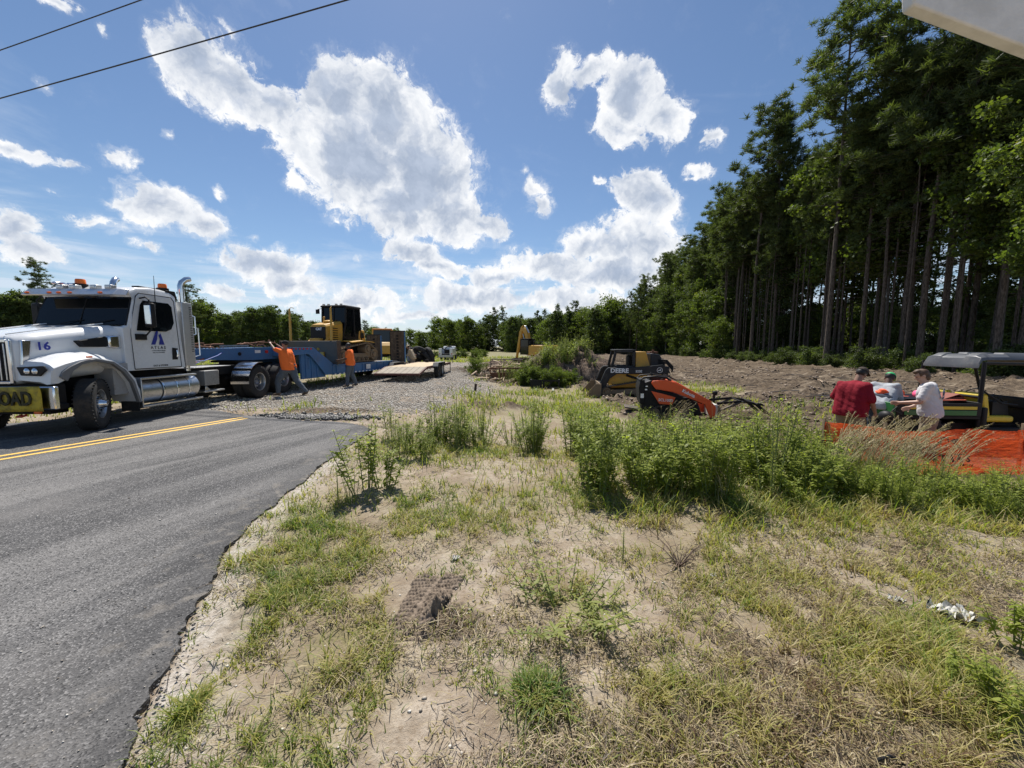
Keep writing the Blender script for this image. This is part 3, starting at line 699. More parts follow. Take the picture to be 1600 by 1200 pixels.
def rrect(y0, y1, z0, z1, r, n=4, x=0):
    "rounded rectangle ring in the y-z plane"
    out = []
    for cy, cz, a0 in ((y1-r, z1-r, 0), (y0+r, z1-r, 90), (y0+r, z0+r, 180), (y1-r, z0+r, 270)):
        for i in range(n+1):
            a = R(a0+90*i/n); out.append((x, cy+r*math.cos(a), cz+r*math.sin(a)))
    return out
def build_truck():
    T = empty('semi_truck', (-9.30, 7.50, 0.016), -PI/2, 'white day-cab semi truck with chrome stack, number 16 on hood, blue mountain emblem on door', 'semi truck')
    # frame rails, axles, dark running gear
    m = MB()
    for s in (-1, 1): m.bx(.45, -6.6, s*.38, s*.48, .78, 1.05)
    m.bx(-6.55, -6.65, -.48, .48, .78, 1.05); m.bx(.5, -.9, -.5, .5, .5, 1.0)
    m.cyl((0, -.95, .5), (0, .95, .5), .07)
    for x in (-4.85, -6.17):
        m.cyl((x, -.95, .52), (x, .95, .52), .10); m.ball((x, 0, .52), .24)
        for s in (-1, 1): m.box((x+.1, s*.43, .7), (.9, .08, .10), (0, .1, 0)); m.cyl((x-.3, s*.43, .55), (x-.3, s*.43, .8), .12, n=12)
    m.cyl((-2, 0, .75), (-4.7, 0, .62), .06); m.bx(-.9, -2.3, -.6, .6, .55, 1.1)
    for s in (-1, 1): m.cyl((-3.0, s*.28, .62), (-4.0, s*.28, .62), .14, n=16)
    m.build('chassis', FRAME, T, .008)
    # hood: lofted shell
    rings = []
    for x, hw, zt, zb, r in ((.76, .58, 1.74, .98, .10), (.72, .62, 1.79, .96, .13), (.45, .66, 1.85, .96, .15), (.1, .72, 1.92, 1.0, .17), (-.35, .83, 2.00, 1.05, .2), (-.80, .95, 2.07, 1.08, .22)):
        ring = rrect(-hw, hw, zb, zt, r, 5, x)
        rings.append([(p[0], p[1]*(1+.05*max(0, (1.5-p[2]))), p[2]+.045*(1-(p[1]/hw)**2)*(p[2] > zt-.02)) for p in ring])
    h = MB(); h.loft(rings); hood = h.build('hood', WHITE, T, angle=40)
    for s in (-1, 1): h = MB(); h.tube([(.70, s*.40, 1.845), (.2, s*.46, 1.95), (-.75, s*.60, 2.115)], .012, 6); h.build('crease', WHITE, hood)
    text('16', .20, BLUEP, frame((.43, .712, 1.63), (-1, .18, .02), (0, 0, 1)), hood, 'number', bold=.006)
    # grille
    g = MB(); g.bx(.765, .785, -.50, .50, 1.02, 1.70); gr = g.build('grille', BLACKP, T)
    g = MB()
    for k in range(11): g.bx(.785, .81, -.47+.094*k-.012, -.47+.094*k+.012, 1.04, 1.68)
    g.build('grille_bar', ALU, gr, .004)
    g = MB(); g.bx(.755, .80, .50, .56, .98, 1.74); g.bx(.755, .80, -.56, -.50, .98, 1.74); g.bx(.755, .80, -.5, .5, 1.70, 1.76); g.bx(.755, .80, -.5, .5, .97, 1.02)
    g.build('grille_surround', CHROME, gr, .008)
    for s in (-1, 1):
        g = MB(); g.prism([(.74, 1.02), (.68, 1.02), (.56, 1.74), (.70, 1.74)], s*.565, s*.665); g.build('grille_flank', CHROME, T, .01)
    # fenders
    for s in (-1, 1):
        f = MB(); n = 22; rg = []
        prof = [(.95, .985), (.93, 1.22), (.86, 1.33), (.62, 1.40), (.35, 1.46), (.0, 1.50), (-.35, 1.42), (-.60, 1.24), (-.78, .95), (-.88, .45)]
        inn = [(.80, .97), (.66, 1.02), (.60, 1.10), (.52, 1.20), (.32, 1.31), (.0, 1.36), (-.32, 1.29), (-.52, 1.12), (-.68, .88), (-.80, .44)]
        for (xo, zo), (xi, zi) in zip(prof, inn):
            xo2 = min(xo, .76) if False else xo*.80 if xo > 0 else xo
            xi2 = xi*.80 if xi > 0 else xi
            rg.append([(xo2, s*.60, zo+.05), (xo2, s*.98, zo+.02), (xo2, s*1.10, zo-.03), (xo2*.98+xi2*.02, s*1.16, zo-.09 if zo > 1.1 else zo-.02), (xi2, s*1.16, zi), (xi2, s*.60, zi)])
        f.loft(rg); fd = f.build('fender', WHITE, T, angle=38)
        f = MB(); rg = []
        for (xo, zo), (xi, zi) in list(zip(prof, inn))[1:]:
            k = .8 if xo > 0 else 1; k2 = .8 if xi > 0 else 1
            mx, mz = xo*k*.45+xi*k2*.55, zo*.45+zi*.55
            rg.append([(mx, s*1.12, mz-.02), (mx, s*1.195, mz-.03), (xi*k2*.98, s*1.195, zi-.02), (xi*k2*.98, s*1.12, zi-.02)])
        f.loft(rg); f.build('fender_flare', paint('grey_flare', (.16, .165, .17), .55, 0, .2), fd, .006)
        f = MB(); f.box((.12, s*1.19, 1.43), (.10, .03, .035)); f.build('marker_light', AMBER, fd, .008)
        # headlight on the front corner of the fender
        f = MB(); f.prism([(s*.62, 1.27), (s*1.10, 1.29), (s*1.145, 1.22), (s*1.02, 1.11), (s*.68, 1.12)], .755, .785, 'x'); hl = f.build('headlight', BLACKP, T, .01)
        for yy in (.80, .94):
            l = MB(); l.lathe([(.045, 0), (.055, .015), (.035, .03), (0, .036)], (.775, s*yy, 1.195), (1, 0, 0), 16); l.build('lamp', CHROME, hl)
        # inner wheel-house
        f = MB(); f.bx(-.45, -.78, s*.62, s*1.02, .62, 1.28); f.build('wheel_house', paint('grey_liner', (.34, .34, .34), .6, 0, .5), T, .01)
        f = MB(); f.bx(-.82, -.84, s*.75, s*1.14, .22, .62); f.build('mudflap', RUBBER, T)
        # air intake on the hood side, chrome bezel
        f = MB(); y0 = .80; f.prism([(-.02, 1.74), (-.52, 1.84), (-.54, 1.62), (-.10, 1.62)], s*.72, s*.885)
        it = f.build('air_intake', BLACKP, T, .01)
        f = MB(); f.prism([(-.50, 1.85), (-.80, 1.88), (-.80, 1.58), (-.50, 1.60)], s*.8, s*.962); f.build('intake_bezel', CHROME, it, .03)
    # bumper
    b = MB(); b.bx(.52, .80, -1.18, 1.18, .50, .60); b.bx(.50, .72, -1.12, 1.12, .58, .96); b.bx(.3, .6, -.9, .9, .40, .55); b.build('bumper_carrier', FRAME, T, .01)
    b = MB(); b.prism([(-1.27, .52), (1.27, .52), (1.27, .93), (-1.27, .93)], .73, .82, 'x'); b.build('bumper', CHROME, T, .02)
    for s in (-1, 1):
        b = MB(); b.box((.80, s*.93, .47), (.05, .10, .05)); b.build('fog_marker', AMBER, T, .01)
        b = MB(); b.tube([(.78, s*.7, .42), (.86, s*.7, .40), (.86, s*.62, .40), (.78, s*.62, .42)], .018, 6); b.build('tow_hook', paint('red_hook', (.5, .05, .02), .5), T)
    # cab shell
    c = MB(); hw = 1.02
    prof = [(-.74, 1.10), (-.74, 2.05), (-.86, 2.10), (-1.08, 2.70), (-1.02, 2.84), (-1.20, 2.94), (-1.55, 2.985), (-2.02, 2.97), (-2.17, 2.88), (-2.24, 1.10)]
    rg = []
    for y, k in ((-1.02, .955), (-1.0, .985), (-.93, 1.0), (-.5, 1.006), (0, 1.01), (.5, 1.006), (.93, 1.0), (1.0, .985), (1.02, .955)):
        rg.append([(x, y*(1-.07*max(0, (z-2.0))), 1.10+(z-1.10)*k) for x, z in prof])
    c.loft(rg); cab = c.build('cab', WHITE, T, .012, angle=32)
    c = MB(); c.prism([(-.86, 2.095), (-.91, 2.16), (-.91, 2.16), (-.84, 2.10)], -.85, .85); 
    # windshield: two panes with a curved outline standing 5 mm off the shell
    w = MB()
    def ws(y, z): return (-.86-(z-2.10)*.22/.60+.012-.006*(y/.95)**4, y, z)
    n = 14; lo = [ws(-.985+1.97*i/n, 2.09+.02*(i in (0, n))) for i in range(n+1)]; hi = [ws((-.955+1.91*i/n)*.985, 2.73-.03*(i in (0, n))) for i in range(n+1)]
    w.loft([lo, [(a[0]*.5+b_[0]*.5+.012, (a[1]+b_[1])/2*1.01, (a[2]+b_[2])/2) for a, b_ in zip(lo, hi)], hi], caps=False, closed=False)
    wsn = w.build('windshield', GLASS, T, angle=60)
    w = MB(); w.tube([ws(-.985, 2.10), *[ws(-.985+1.97*i/8, 2.085) for i in range(9)], ws(.96, 2.4), ws(.93, 2.71), *[ws(.92-1.84*i/8, 2.735) for i in range(9)], ws(-.96, 2.4), ws(-.985, 2.10)], .014, 6)
    w.bar((ws(0, 2.12)[0]+.012, 0, 2.12), (ws(0, 2.66)[0]+.012, 0, 2.66), .015); w.build('gasket', BLACKP, wsn)
    for s in (-.35, .3):
        w = MB(); w.tube([(-.80, s, 2.12), (-.84, s+.2, 2.17), (-.87, s+.42, 2.20)], .009, 5); w.build('wiper', BLACKP, wsn)
    w = MB(); w.loft([[ (x, y, z) for x, z in ((-.74, 2.06), (-.90, 2.09), (-.90, 2.115), (-.74, 2.085))] for y in (-.95, .95)]); w.build('cowl', BLACKP, T, .01)
    # sun visor with marker lamps
    v = MB(); v.loft([[(-.74, y, 2.70), (-.70, y, 2.72), (-.86, y, 2.86), (-.92, y, 2.85)] for y in (-1.02, -.9, 0, .9)]+[[(-.92, 1.0, 2.72), (-.90, 1.01, 2.73), (-.98, 1.0, 2.86), (-1.0, .99, 2.85)]]); vis = v.build('sun_visor', ALU, T, .006, angle=30)
    for yy in (-.92, -.45, -.25, -.02, .62):
        v = MB(); v.ball((-.735, yy, 2.765), (.02, .055, .02), 12, 6); v.build('marker_light', AMBER, vis)
    for yy in (-.38, -.10, .34, .66):
        v = MB(); v.box((-.93, yy, 2.90), (.13, .14, .09)); v.box((-.865, yy, 2.90), (.02, .10, .055)); v.build('work_lamp', ALU, T, .01)
    # roof gear
    for yy, nm in ((-.22, 0), (.80, 1)):
        x = -2.02 if nm else -1.15; z0 = 2.985 if nm else 2.95
        b = MB(); b.cyl((x, yy, z0-.02), (x, yy, z0+.05), .12); be = b.build('beacon_base', BLACKP, T)
        b = MB(); b.lathe([(.09, .05), (.085, .135), (.075, .155), (0, .16)], (x, yy, z0), (0, 0, 1), 20); b.build('beacon_lens', ORANGE_B, be)
    b = MB(); b.bx(-1.35, -2.1, .70, .86, 2.965, 2.995); b.prism([(-1.95, 2.98), (-2.2, 2.98), (-2.26, 2.76), (-2.16, 2.78), (-2.12, 2.90), (-2.0, 2.90), (-1.95, 2.80), (-1.90, 2.84)], .80, .94); b.build('lamp_bracket', BLACKP, T, .006)
    b = MB(); b.tube([(-1.1, -.5, 2.93), (-1.15, -.5, 3.0), (-1.32, -.5, 3.02)], .028); b.ball((-1.0, -.5, 2.98), (.16, .05, .05)); b.build('air_horn', CHROME, T)
    b = MB(); b.tube([(-1.55, 1.02, 2.5), (-1.55, 1.04, 3.25)], [.012, .005], 6); b.build('antenna', BLACKP, T)
    # doors
    for s in (-1, 1):
        d = MB(); dp = [(-.92, 1.14), (-.90, 1.9), (-.93, 2.12), (-1.13, 2.72), (-1.22, 2.80), (-2.02, 2.80), (-2.08, 2.72), (-2.10, 1.14)]
        def sy(z): return s*(1.02*(1-.07*max(0, z-2.0))+.004)
        for off, kk in ((.012, 0),):
            d.loft([[(x, sy(z)-s*.02, z) for x, z in dp], [(x, sy(z)+s*.012, z) for x, z in dp]])
        dr = d.build('door', WHITE, T, .008, angle=30)
        d = MB(); wp = [(-1.03, 1.98), (-1.20, 2.56), (-1.28, 2.66), (-1.92, 2.66), (-2.0, 2.58), (-2.0, 2.20), (-1.90, 2.04), (-1.75, 1.98)]
        d.loft([[(x, sy(z)+s*.010, z) for x, z in wp], [(x, sy(z)+s*.018, z) for x, z in wp]]); d.build('window', GLASS, dr, .004)
        ap = [(-.925, 1.13), (-.905, 1.9), (-.94, 2.12), (-1.14, 2.74), (-1.22, 2.815), (-2.03, 2.815), (-2.095, 2.73), (-2.115, 1.13), (-.925, 1.13)]
        d = MB(); d.tube([(x, sy(z)+s*.003, z) for x, z in ap], .009, 5); d.build('door_seal', BLACKP, dr)
        d = MB(); d.loft([[(x, sy(z)+s*.01, z) for x, z in ((-1.86, 1.31), (-2.01, 1.31), (-2.03, 1.58), (-1.88, 1.60))], [(x, sy(z)+s*.02, z) for x, z in ((-1.86, 1.31), (-2.01, 1.31), (-2.03, 1.58), (-1.88, 1.60))]])
        d.build('handle_recess', BLACKP, dr, .01); d = MB(); d.tube([(-1.98, s*1.05, 1.37), (-1.985, s*1.07, 1.45), (-1.99, s*1.05, 1.54)], .014); d.build('handle', CHROME, dr)
        if s > 0:
            y = 1.036
            e = MB(); e.prism([(-1.34, 1.67), (-1.44, 1.67), (-1.50, 1.80), (-1.54, 2.0), (-1.50, 2.0)], y, y+.004); e.prism([(-1.54, 1.67), (-1.68, 1.67), (-1.60, 1.93), (-1.545, 1.88), (-1.575, 1.80)], y, y+.004)
            e.build('emblem', BLUEP, dr, smooth=False)
            rx, up = (-1, 0, 0), (0, 0, 1)
            text('A T L A S', .095, INK, frame((-1.515, y+.001, 1.60), rx, up), dr, 'name_lettering', bold=.001)
            text('CONSTRUCTION', .035, INK, frame((-1.515, y+.001, 1.53), rx, up), dr, sx=1.25)
            text('AND EXCAVATING', .03, INK, frame((-1.515, y+.001, 1.485), rx, up), dr, sx=1.2)
            text('DOT # 3752828', .055, INK, frame((-1.54, y+.001, 1.185), rx, up), dr, 'number_lettering', bold=.001)
        # mirror on its arm
        a = MB(); a.tube([(-1.12, s*1.03, 1.86), (-1.14, s*1.14, 1.88), (-1.16, s*1.24, 2.0), (-1.16, s*1.24, 2.66), (-1.18, s*1.15, 2.72), (-1.22, s*.98, 2.70)], .018, 8); a.box((-1.10, s*1.05, 1.84), (.24, .05, .13)); ar = a.build('mirror_arm', BLACKP, T, .005)
        a = MB(); a.box((-1.16, s*1.24, 2.32), (.10, .20, .54)); mr = a.build('mirror', BLACKP, T, .03)
        a = MB(); a.box((-1.212, s*1.24, 2.34), (.008, .16, .44)); a.build('mirror_glass', MIRROR, mr, .003)
        a = MB(); a.box((-1.105, s*1.24, 2.33), (.02, .14, .42)); a.build('mirror_cap', CHROME if s > 0 else BLACKP, mr, .012)
        # stack
        x = -2.47; k = MB(); k.tube([(x, s*.86, 1.0), (x, s*.86, 1.3), (x, s*.86, 2.95), (x, s*.86, 3.16), (x-.03, s*.87, 3.25), (x-.12, s*.91, 3.34), (x-.2, s*.95, 3.36)], .068, 16)
        st = k.build('exhaust_stack', CHROME, T, angle=50)
        k = MB(); k.bx(-2.31, -2.60, s*.955, s*.99, 1.14, 2.74); k.bx(-2.30, -2.33, s*.72, s*.985, 1.14, 2.74); k.bx(-2.585, -2.615, s*.72, s*.985, 1.14, 2.74); k.build('heat_shield', paint('brushed_steel', (.62, .63, .64), .42, .75, .12), st, .008)
        k = MB()
        for i in range(26):
            z = 1.5+i*.045; k.box((-2.545, s*.99, z), (.07, .012, .014)); k.box((-2.618, s*.88, z), (.01, .14, .014))
        k.build('louvre', BLACKP, st)
        k = MB()
        for z0, z1, q in ((1.9, 2.45, .14), (1.35, 2.15, .22)): k.tube([(x-.12, s*.92, z0), (x-q-.08, s*.98, z0+.05), (x-q-.08, s*.98, z1-.05), (x-.12, s*.92, z1)], .016, 8)
        k.build('grab_rail', CHROME, T)
        # tank, steps
        k = MB(); k.cyl((-.86, s*.86, .62), (-1.42, s*.86, .62), .29, n=28); k.cyl((-1.44, s*.86, .62), (-2.48, s*.86, .62), .30, n=28)
        tk = k.build('fuel_tank', ALU, T, .02)
        k = MB()
        for xx in (-1.43, -1.80, -2.15): k.cyl((xx, s*.86, .62), (xx-.035, s*.86, .62), .309, n=28)
        k.build('tank_strap', CHROME, tk, .003)
        k = MB(); k.bx(-.86, -2.35, s*.98, s*1.19, .90, .945); k.bx(-.86, -2.5, s*1.0, s*1.20, .285, .325); k.bx(-.87, -.90, s*.9, s*1.18, .32, .9); k.bx(-2.3, -2.34, s*1.12, s*1.17, .32, .34); k.build('step', ALU, T, .008)
        k = MB(); k.bx(-2.72, -3.22, s*.62, s*1.10, .58, .98); k.build('battery_box', paint('grey_box', (.30, .30, .29), .5, .3, .4), T, .015)
        k = MB(); k.bx(-2.65, -3.35, s*.66, s*1.14, .40, .44); k.prism([(-2.72, .44), (-2.72, .56), (-2.78, .56), (-2.9, .44)], s*1.08, s*1.10); k.build('box_step', ALU, T, .008)
        # quarter fender
        k = MB(); k.arc((-4.85, .52), .60, .615, -4, 100, s*.66, s*1.22, 14); k.bx(-3.90, -4.27, s*.66, s*1.22, 1.0, 1.02) if False else None; k.build('quarter_fender', CHROME, T)
        # wheels
        wheel(T, (0, s*1.04, .5), .5, .28, s, R(31), front=True)
        for x in (-4.85, -6.17): wheel(T, (x, s*1.05, .5), .515, .27, s, 0, dual=True)
    k = MB(); k.bx(-2.4, -3.9, -.55, .95, 1.055, 1.075); k.build('deck_plate', ALU, T, .004)
    # fifth wheel and air lines
    k = MB(); k.box((-5.4, 0, 1.16), (.95, .9, .06), (0, .04, 0)); k.bx(-5.2, -5.6, -.4, .4, 1.05, 1.14); k.build('fifth_wheel', FRAME, T, .01)
    for i, c_ in enumerate((BLACKP, paint('red_hose', (.4, .03, .02), .5), paint('blue_hose', (.03, .08, .35), .5))):
        k = MB(); y = -.15+.25*i; k.tube([(-2.35, y, 1.9), (-2.55, y, 1.6), (-2.9, y+.1, 1.22), (-3.5, y+.15, 1.12+.05*i), (-4.2, y, 1.35), (-4.7, y-.1, 1.52)], .017, 6); k.build('air_line', c_, T)
    # interior hint seen through glass is dark; steering wheel silhouette not visible
    return T
TRUCK = build_truck()
def build_banner():
    m, t, out = newmat('banner_cloth'); tc = t.add('ShaderNodeTexCoord').outputs['Object']; n = t.noise(tc, 4, 6, .65); n2 = t.noise(tc, 25, 3, .6)
    c = t.mix(t.smooth(n, .42, .64, 0, .8), (.52, .40, .035), (.17, .13, .035)); c = t.mix(t.smooth(n2, .55, .7, 0, .5), c, (.10, .08, .03))
    b = t.add('ShaderNodeBsdfPrincipled', {'Base Color': c, 'Roughness': .7}); t.l.new(b.outputs[0], out.inputs[0])
    B = empty('load_banner', (-9.30, 6.63, .74), 0, 'dirty yellow banner reading OVERSIZE LOAD across the truck bumper', 'banner')
    n = 26; rows = 6; vs = []; 
    for j in range(rows+1):
        for i in range(n+1):
            x = -1.10+2.22*i/n; z = -.225+.44*j/rows
            vs.append((x, .008*math.sin(x*9+j)+.01*math.sin(i*1.7)*(1-j/rows)-.004*j, z-.012*math.sin(PI*i/n)))
    f = [(j*(n+1)+i, j*(n+1)+i+1, (j+1)*(n+1)+i+1, (j+1)*(n+1)+i) for j in range(rows) for i in range(n)]
    mb = MB(); mb._a(vs, f); o = mb.build('cloth', m, B, angle=80); so_ = o.modifiers.new('thick', 'SOLIDIFY'); so_.thickness = .006
    ink = paint('worn_black_ink', (.03, .028, .015), .8, 0, .4, (.25, .2, .04), 12)
    text('OVERSIZE LOAD', .34, ink, frame((.02, -.028, -.01), (1, 0, 0), (0, 0, 1)), B, ext=.012, sx=.76, bold=.007)
build_banner()
# ---------------------------------------------------------------- more materials
TBLUE = paint('trailer_blue', (.055, .165, .35), .45, 0, .45, (.11, .10, .10), 2.5)
CATY = paint('machine_yellow', (.55, .30, .035), .45, 0, .5, (.25, .17, .09), 3)
STEELD = paint('worn_dark_steel', (.10, .085, .07), .55, .5, .5, (.2, .14, .09), 4, bump=.3)
MUDS = paint('muddy_steel', (.20, .145, .09), .85, 0, .7, (.33, .24, .15), 5, bump=.5)
RUST = paint('rusty_steel', (.17, .075, .04), .8, .2, .5, (.08, .05, .035), 6, bump=.3)
CHAR = paint('charcoal_paint', (.018, .020, .023), .45, 0, .3, (.11, .09, .07), 3, spec=.3)
WOODR = paint('ramp_wood', (.085, .058, .038), .85, 0, .6, (.26, .20, .14), 6, bump=.4)
WOODL = paint('pale_deck_wood', (.50, .40, .26), .8, 0, .5, (.30, .23, .15), 3, bump=.3)
REFW = paint('reflector_white', (.85, .85, .82), .3, 0, .15); REFR = paint('reflector_red', (.6, .03, .02), .3, 0, .1)
KORANGE = paint('loader_orange', (.78, .10, .02), .38, 0, .28, (.28, .18, .11), 3)
CREAM = paint('dusty_white', (.55, .53, .48), .5, 0, .4, (.33, .27, .2), 4)
def simple_wheel(parent, c, R_, W, side=1, rim=CREAM, lugs=0, rr_=.55, ax=(0, 1, 0)):
    w = empty('wheel', c); w.parent = parent; hw = W/2; t = MB()
    t.lathe([(R_*rr_, -hw*.8), (R_*.8, -hw), (R_*.95, -hw*.9), (R_, -hw*.6), (R_, hw*.6), (R_*.95, hw*.9), (R_*.8, hw), (R_*rr_, hw*.8)], ax=ax, n=36)
    for k in range(lugs):
        a = 2*PI*k/lugs
        for e in (-1, 1): t.box((math.cos(a+e*.06)*R_, e*hw*.5, math.sin(a+e*.06)*R_), (.07, hw*.95, .06), (0, -a, e*.35))
    t.build('tyre', RUBBER, w, angle=45)
    m = MB(); m.lathe([(R_*rr_+.005, side*hw*.8), (R_*rr_*.85, side*hw*.6), (R_*rr_*.8, side*hw*.1), (R_*.25, side*hw*.15), (R_*.22, side*hw*.45), (0, side*hw*.5)], ax=ax, n=28); m.build('rim', rim, w, angle=35)
    return w
# ---------------------------------------------------------------- lowboy trailer
TR_YAW = -math.atan2(2.05, 9.8)            # local +Y runs backwards along the trailer
TR = Vector((-9.35, 12.75, 0))
def tloc(p): return Matrix.Translation(TR) @ Matrix.Rotation(TR_YAW, 4, 'Z') @ Vector(p)
def build_lowboy():
    T = empty('lowboy_trailer', TR, TR_YAW, 'blue gooseneck lowboy trailer hitched to the white truck, carrying the bulldozer', 'trailer')
    m = MB()      # gooseneck: arm over the truck frame, then a bent neck down to the deck
    for s in (-1, 1): m.prism([(-1.7, 1.26), (-1.7, 1.57), (1.2, 1.62), (2.35, 1.60), (2.35, 1.24), (1.2, 1.20), (.4, 1.18)], s*.42, s*.50, 'x')
    m.prism([(-1.7, 1.50), (-1.7, 1.56), (1.2, 1.61), (2.35, 1.59), (2.35, 1.54), (1.2, 1.55)], -.42, .42, 'x')
    m.bx(-.42, .42, -1.7, -1.62, 1.27, 1.5); m.bx(-.42, .42, .2, .35, 1.2, 1.5)
    m.build('gooseneck', TBLUE, T, .008)
    m = MB()
    m.bx(-1.28, 1.28, 1.2, 1.32, 1.30, 1.60)
    for s in (-1, 1):
        m.prism([(1.2, 1.32), (1.2, 1.60), (2.35, 1.60), (3.45, .94), (3.45, .50), (3.0, .50), (2.4, 1.10), (2.1, 1.36)], s*1.22, s*1.28, 'x')
        m.prism([(1.75, 1.40), (1.78, .42), (3.1, .42), (3.1, .55), (2.45, 1.20)], s*1.12, s*1.17, 'x')
        for y in (1.78, 2.0, 2.3, 2.6): m.bx(s*1.15, s*1.20, y, y+.05, .44, 1.36)
        m.tube([(s*1.22, 2.1, .8), (s*1.26, 2.1, .8), (s*1.26, 2.1, 1.2), (s*1.22, 2.1, 1.2)], .015, 6)
    m.bx(-1.22, 1.22, 1.3, 2.35, 1.52, 1.56); m.prism([(2.35, 1.55), (3.4, .92), (3.4, .88), (2.35, 1.50)], -1.22, 1.22, 'x')
    m.build('neck', TBLUE, T, .008)
    m = MB()
    for s in (-1, 1):
        m.bx(s*1.22, s*1.30, 3.4, 8.2, .50, .90); m.bx(s*1.18, s*1.34, 3.4, 8.2, .86, .90); m.bx(s*1.18, s*1.34, 3.4, 8.2, .48, .52)
        for k in range(8): m.bx(s*1.29, s*1.33, 3.6+k*.62, 3.64+k*.62, .52, .86)
    m.bx(-.5, -.4, 3.4, 9.4, .5, .80); m.bx(.4, .5, 3.4, 9.4, .5, .80)
    fr = m.build('side_beam', TBLUE, T, .006)
    m = MB(); m.bx(-1.2, 1.2, 3.4, 8.2, .84, .895); m.build('deck', STEELD, T)
    m = MB(); m.prism([(8.2, .90), (8.2, .80), (10.2, .62), (10.2, .72)], -1.25, 1.25, 'x'); m.build('rear_deck', paint('grey_tread_plate', (.22, .21, .2), .5, .4, .5), T, .01)
    m = MB(); m.bx(-1.3, 1.3, 10.2, 10.3, .42, .72); m.build('rear_bumper', FRAME, T, .01)
    for s in (-1, 1):     # reflective tape squares
        m = MB()
        for k in range(17): m.bx(s*1.335, s*1.345, 3.45+k*.28, 3.55+k*.28, .485, .53)
        m.build('reflective_tape', REFW, T)
        m = MB()
        for k in range(6): m.bx(s*1.283, s*1.29, 1.22+k*.19, 1.30+k*.19, 1.53, 1.58)
        m.build('red_tape', REFR, T)
        m = MB(); m.box((s*.505, .6, 1.47), (.012, .22, .10)); m.build('plate', REFW, T); m = MB(); m.cyl((s*.50, .95, 1.46), (s*.54, .95, 1.46), .055); m.build('round_lamp', REFR, T)
        m = MB(); m.cyl((s*.50, -.1, 1.40), (s*.515, -.1, 1.40), .06); m.build('port', FRAME, T)
    m = MB(); m.box((1.345, 5.9, .70), (.01, .34, .22)); m.build('decal', REFW, T)
    for y in (8.55, 9.45):
        for s in (-1, 1): simple_wheel(T, (s*.98, y, .40), .40, .38, s, STEELD, ax=(1, 0, 0))
    for s, hh in ((-1, 2.30), (1, 2.5)):     # timber faced ramps folded up
        rm = MB(); w0, w1 = (s*.30, s*1.20); z0 = .74
        for k in range(4):
            a = w0+(w1-w0)*k/4; b = w0+(w1-w0)*(k+1)/4; rm.bx(a+.008*s, b-.008*s, 9.86, 9.93, z0, z0+hh-.75)
        r = rm.build('ramp', WOODR, T, .004)
        rm = MB()
        for k in range(9): rm.bx((w0+w1)/2-.06, (w0+w1)/2+.06, 9.83, 9.862, z0+.08+k*(hh-.95)/9, z0+.16+k*(hh-.95)/9)
        rm.build('cleat', FRAME, r)
        rm = MB(); rm.bx(max(w0, w1), max(w0, w1)+.03, 9.80, 9.92, z0-.1, z0+hh-.78); rm.build('ramp_side', TBLUE, r, .005); rm = MB(); rm.bx(min(w0, w1)-.04, min(w0, w1), 9.86, 10.0, z0-.1, z0+hh-.76); rm.bx(w0, w1, 9.86, 9.96, z0+hh-.75, z0+hh-.70); rm.build('ramp_frame', FRAME, r, .005)
    for s in (-1, 1): m = MB(); m.bx(s*1.0, s*1.11, 1.5, 1.62, .35, 1.32); m.build('landing_gear', FRAME, T, .01)
build_lowboy()
def rod(name, a, b, r, mat, label, cat, extra=None):
    m = MB(); m.tube([a, Vector(a).lerp(Vector(b), .5), b], r, 8)
    if extra: extra(m)
    o = m.build(name, mat); return tag(o, label, cat)
def junk_on_neck():
    rnd = random.Random(4)
    for (y, lab, n) in ((.85, 'rusty chain binders heaped on the middle of the blue gooseneck', 12), (-.95, 'rusty load binder lying on the front end of the gooseneck', 6)):
        m = MB()
        for k in range(n):
            c = tloc((rnd.uniform(-.2, .2), y+rnd.uniform(-.35, .35), 1.66+rnd.random()*.12-(.05 if y < 0 else 0))); a = rnd.random()*6; L = .12+rnd.random()*.22; e = rnd.uniform(-.25, .25)
            d = Vector((math.cos(a)*L, math.sin(a)*L, e*L)); m.tube([c-d, c+Vector((0, 0, .02)), c+d], .02+rnd.random()*.012, 6)
        for k in range(26):
            c = tloc((rnd.uniform(-.3, .3), y+rnd.uniform(-.5, .5), 1.655-(.05 if y < 0 else 0))); m.lathe([(.03, -.008), (.042, 0), (.03, .008), (.02, 0)], c, (rnd.random(), rnd.random(), rnd.random()), 8, closed=True)
        tag(m.build('chain_binder', RUST), lab, 'chain binder')
    m = MB(); m.bar(tloc((-.1, -.2, 1.66)), tloc((.15, .55, 1.67)), .18, .05); tag(m.build('steel_plank', paint('grey_board', (.25, .23, .2), .8)), 'grey board lying flat on the gooseneck in front of the binders', 'board')
junk_on_neck()
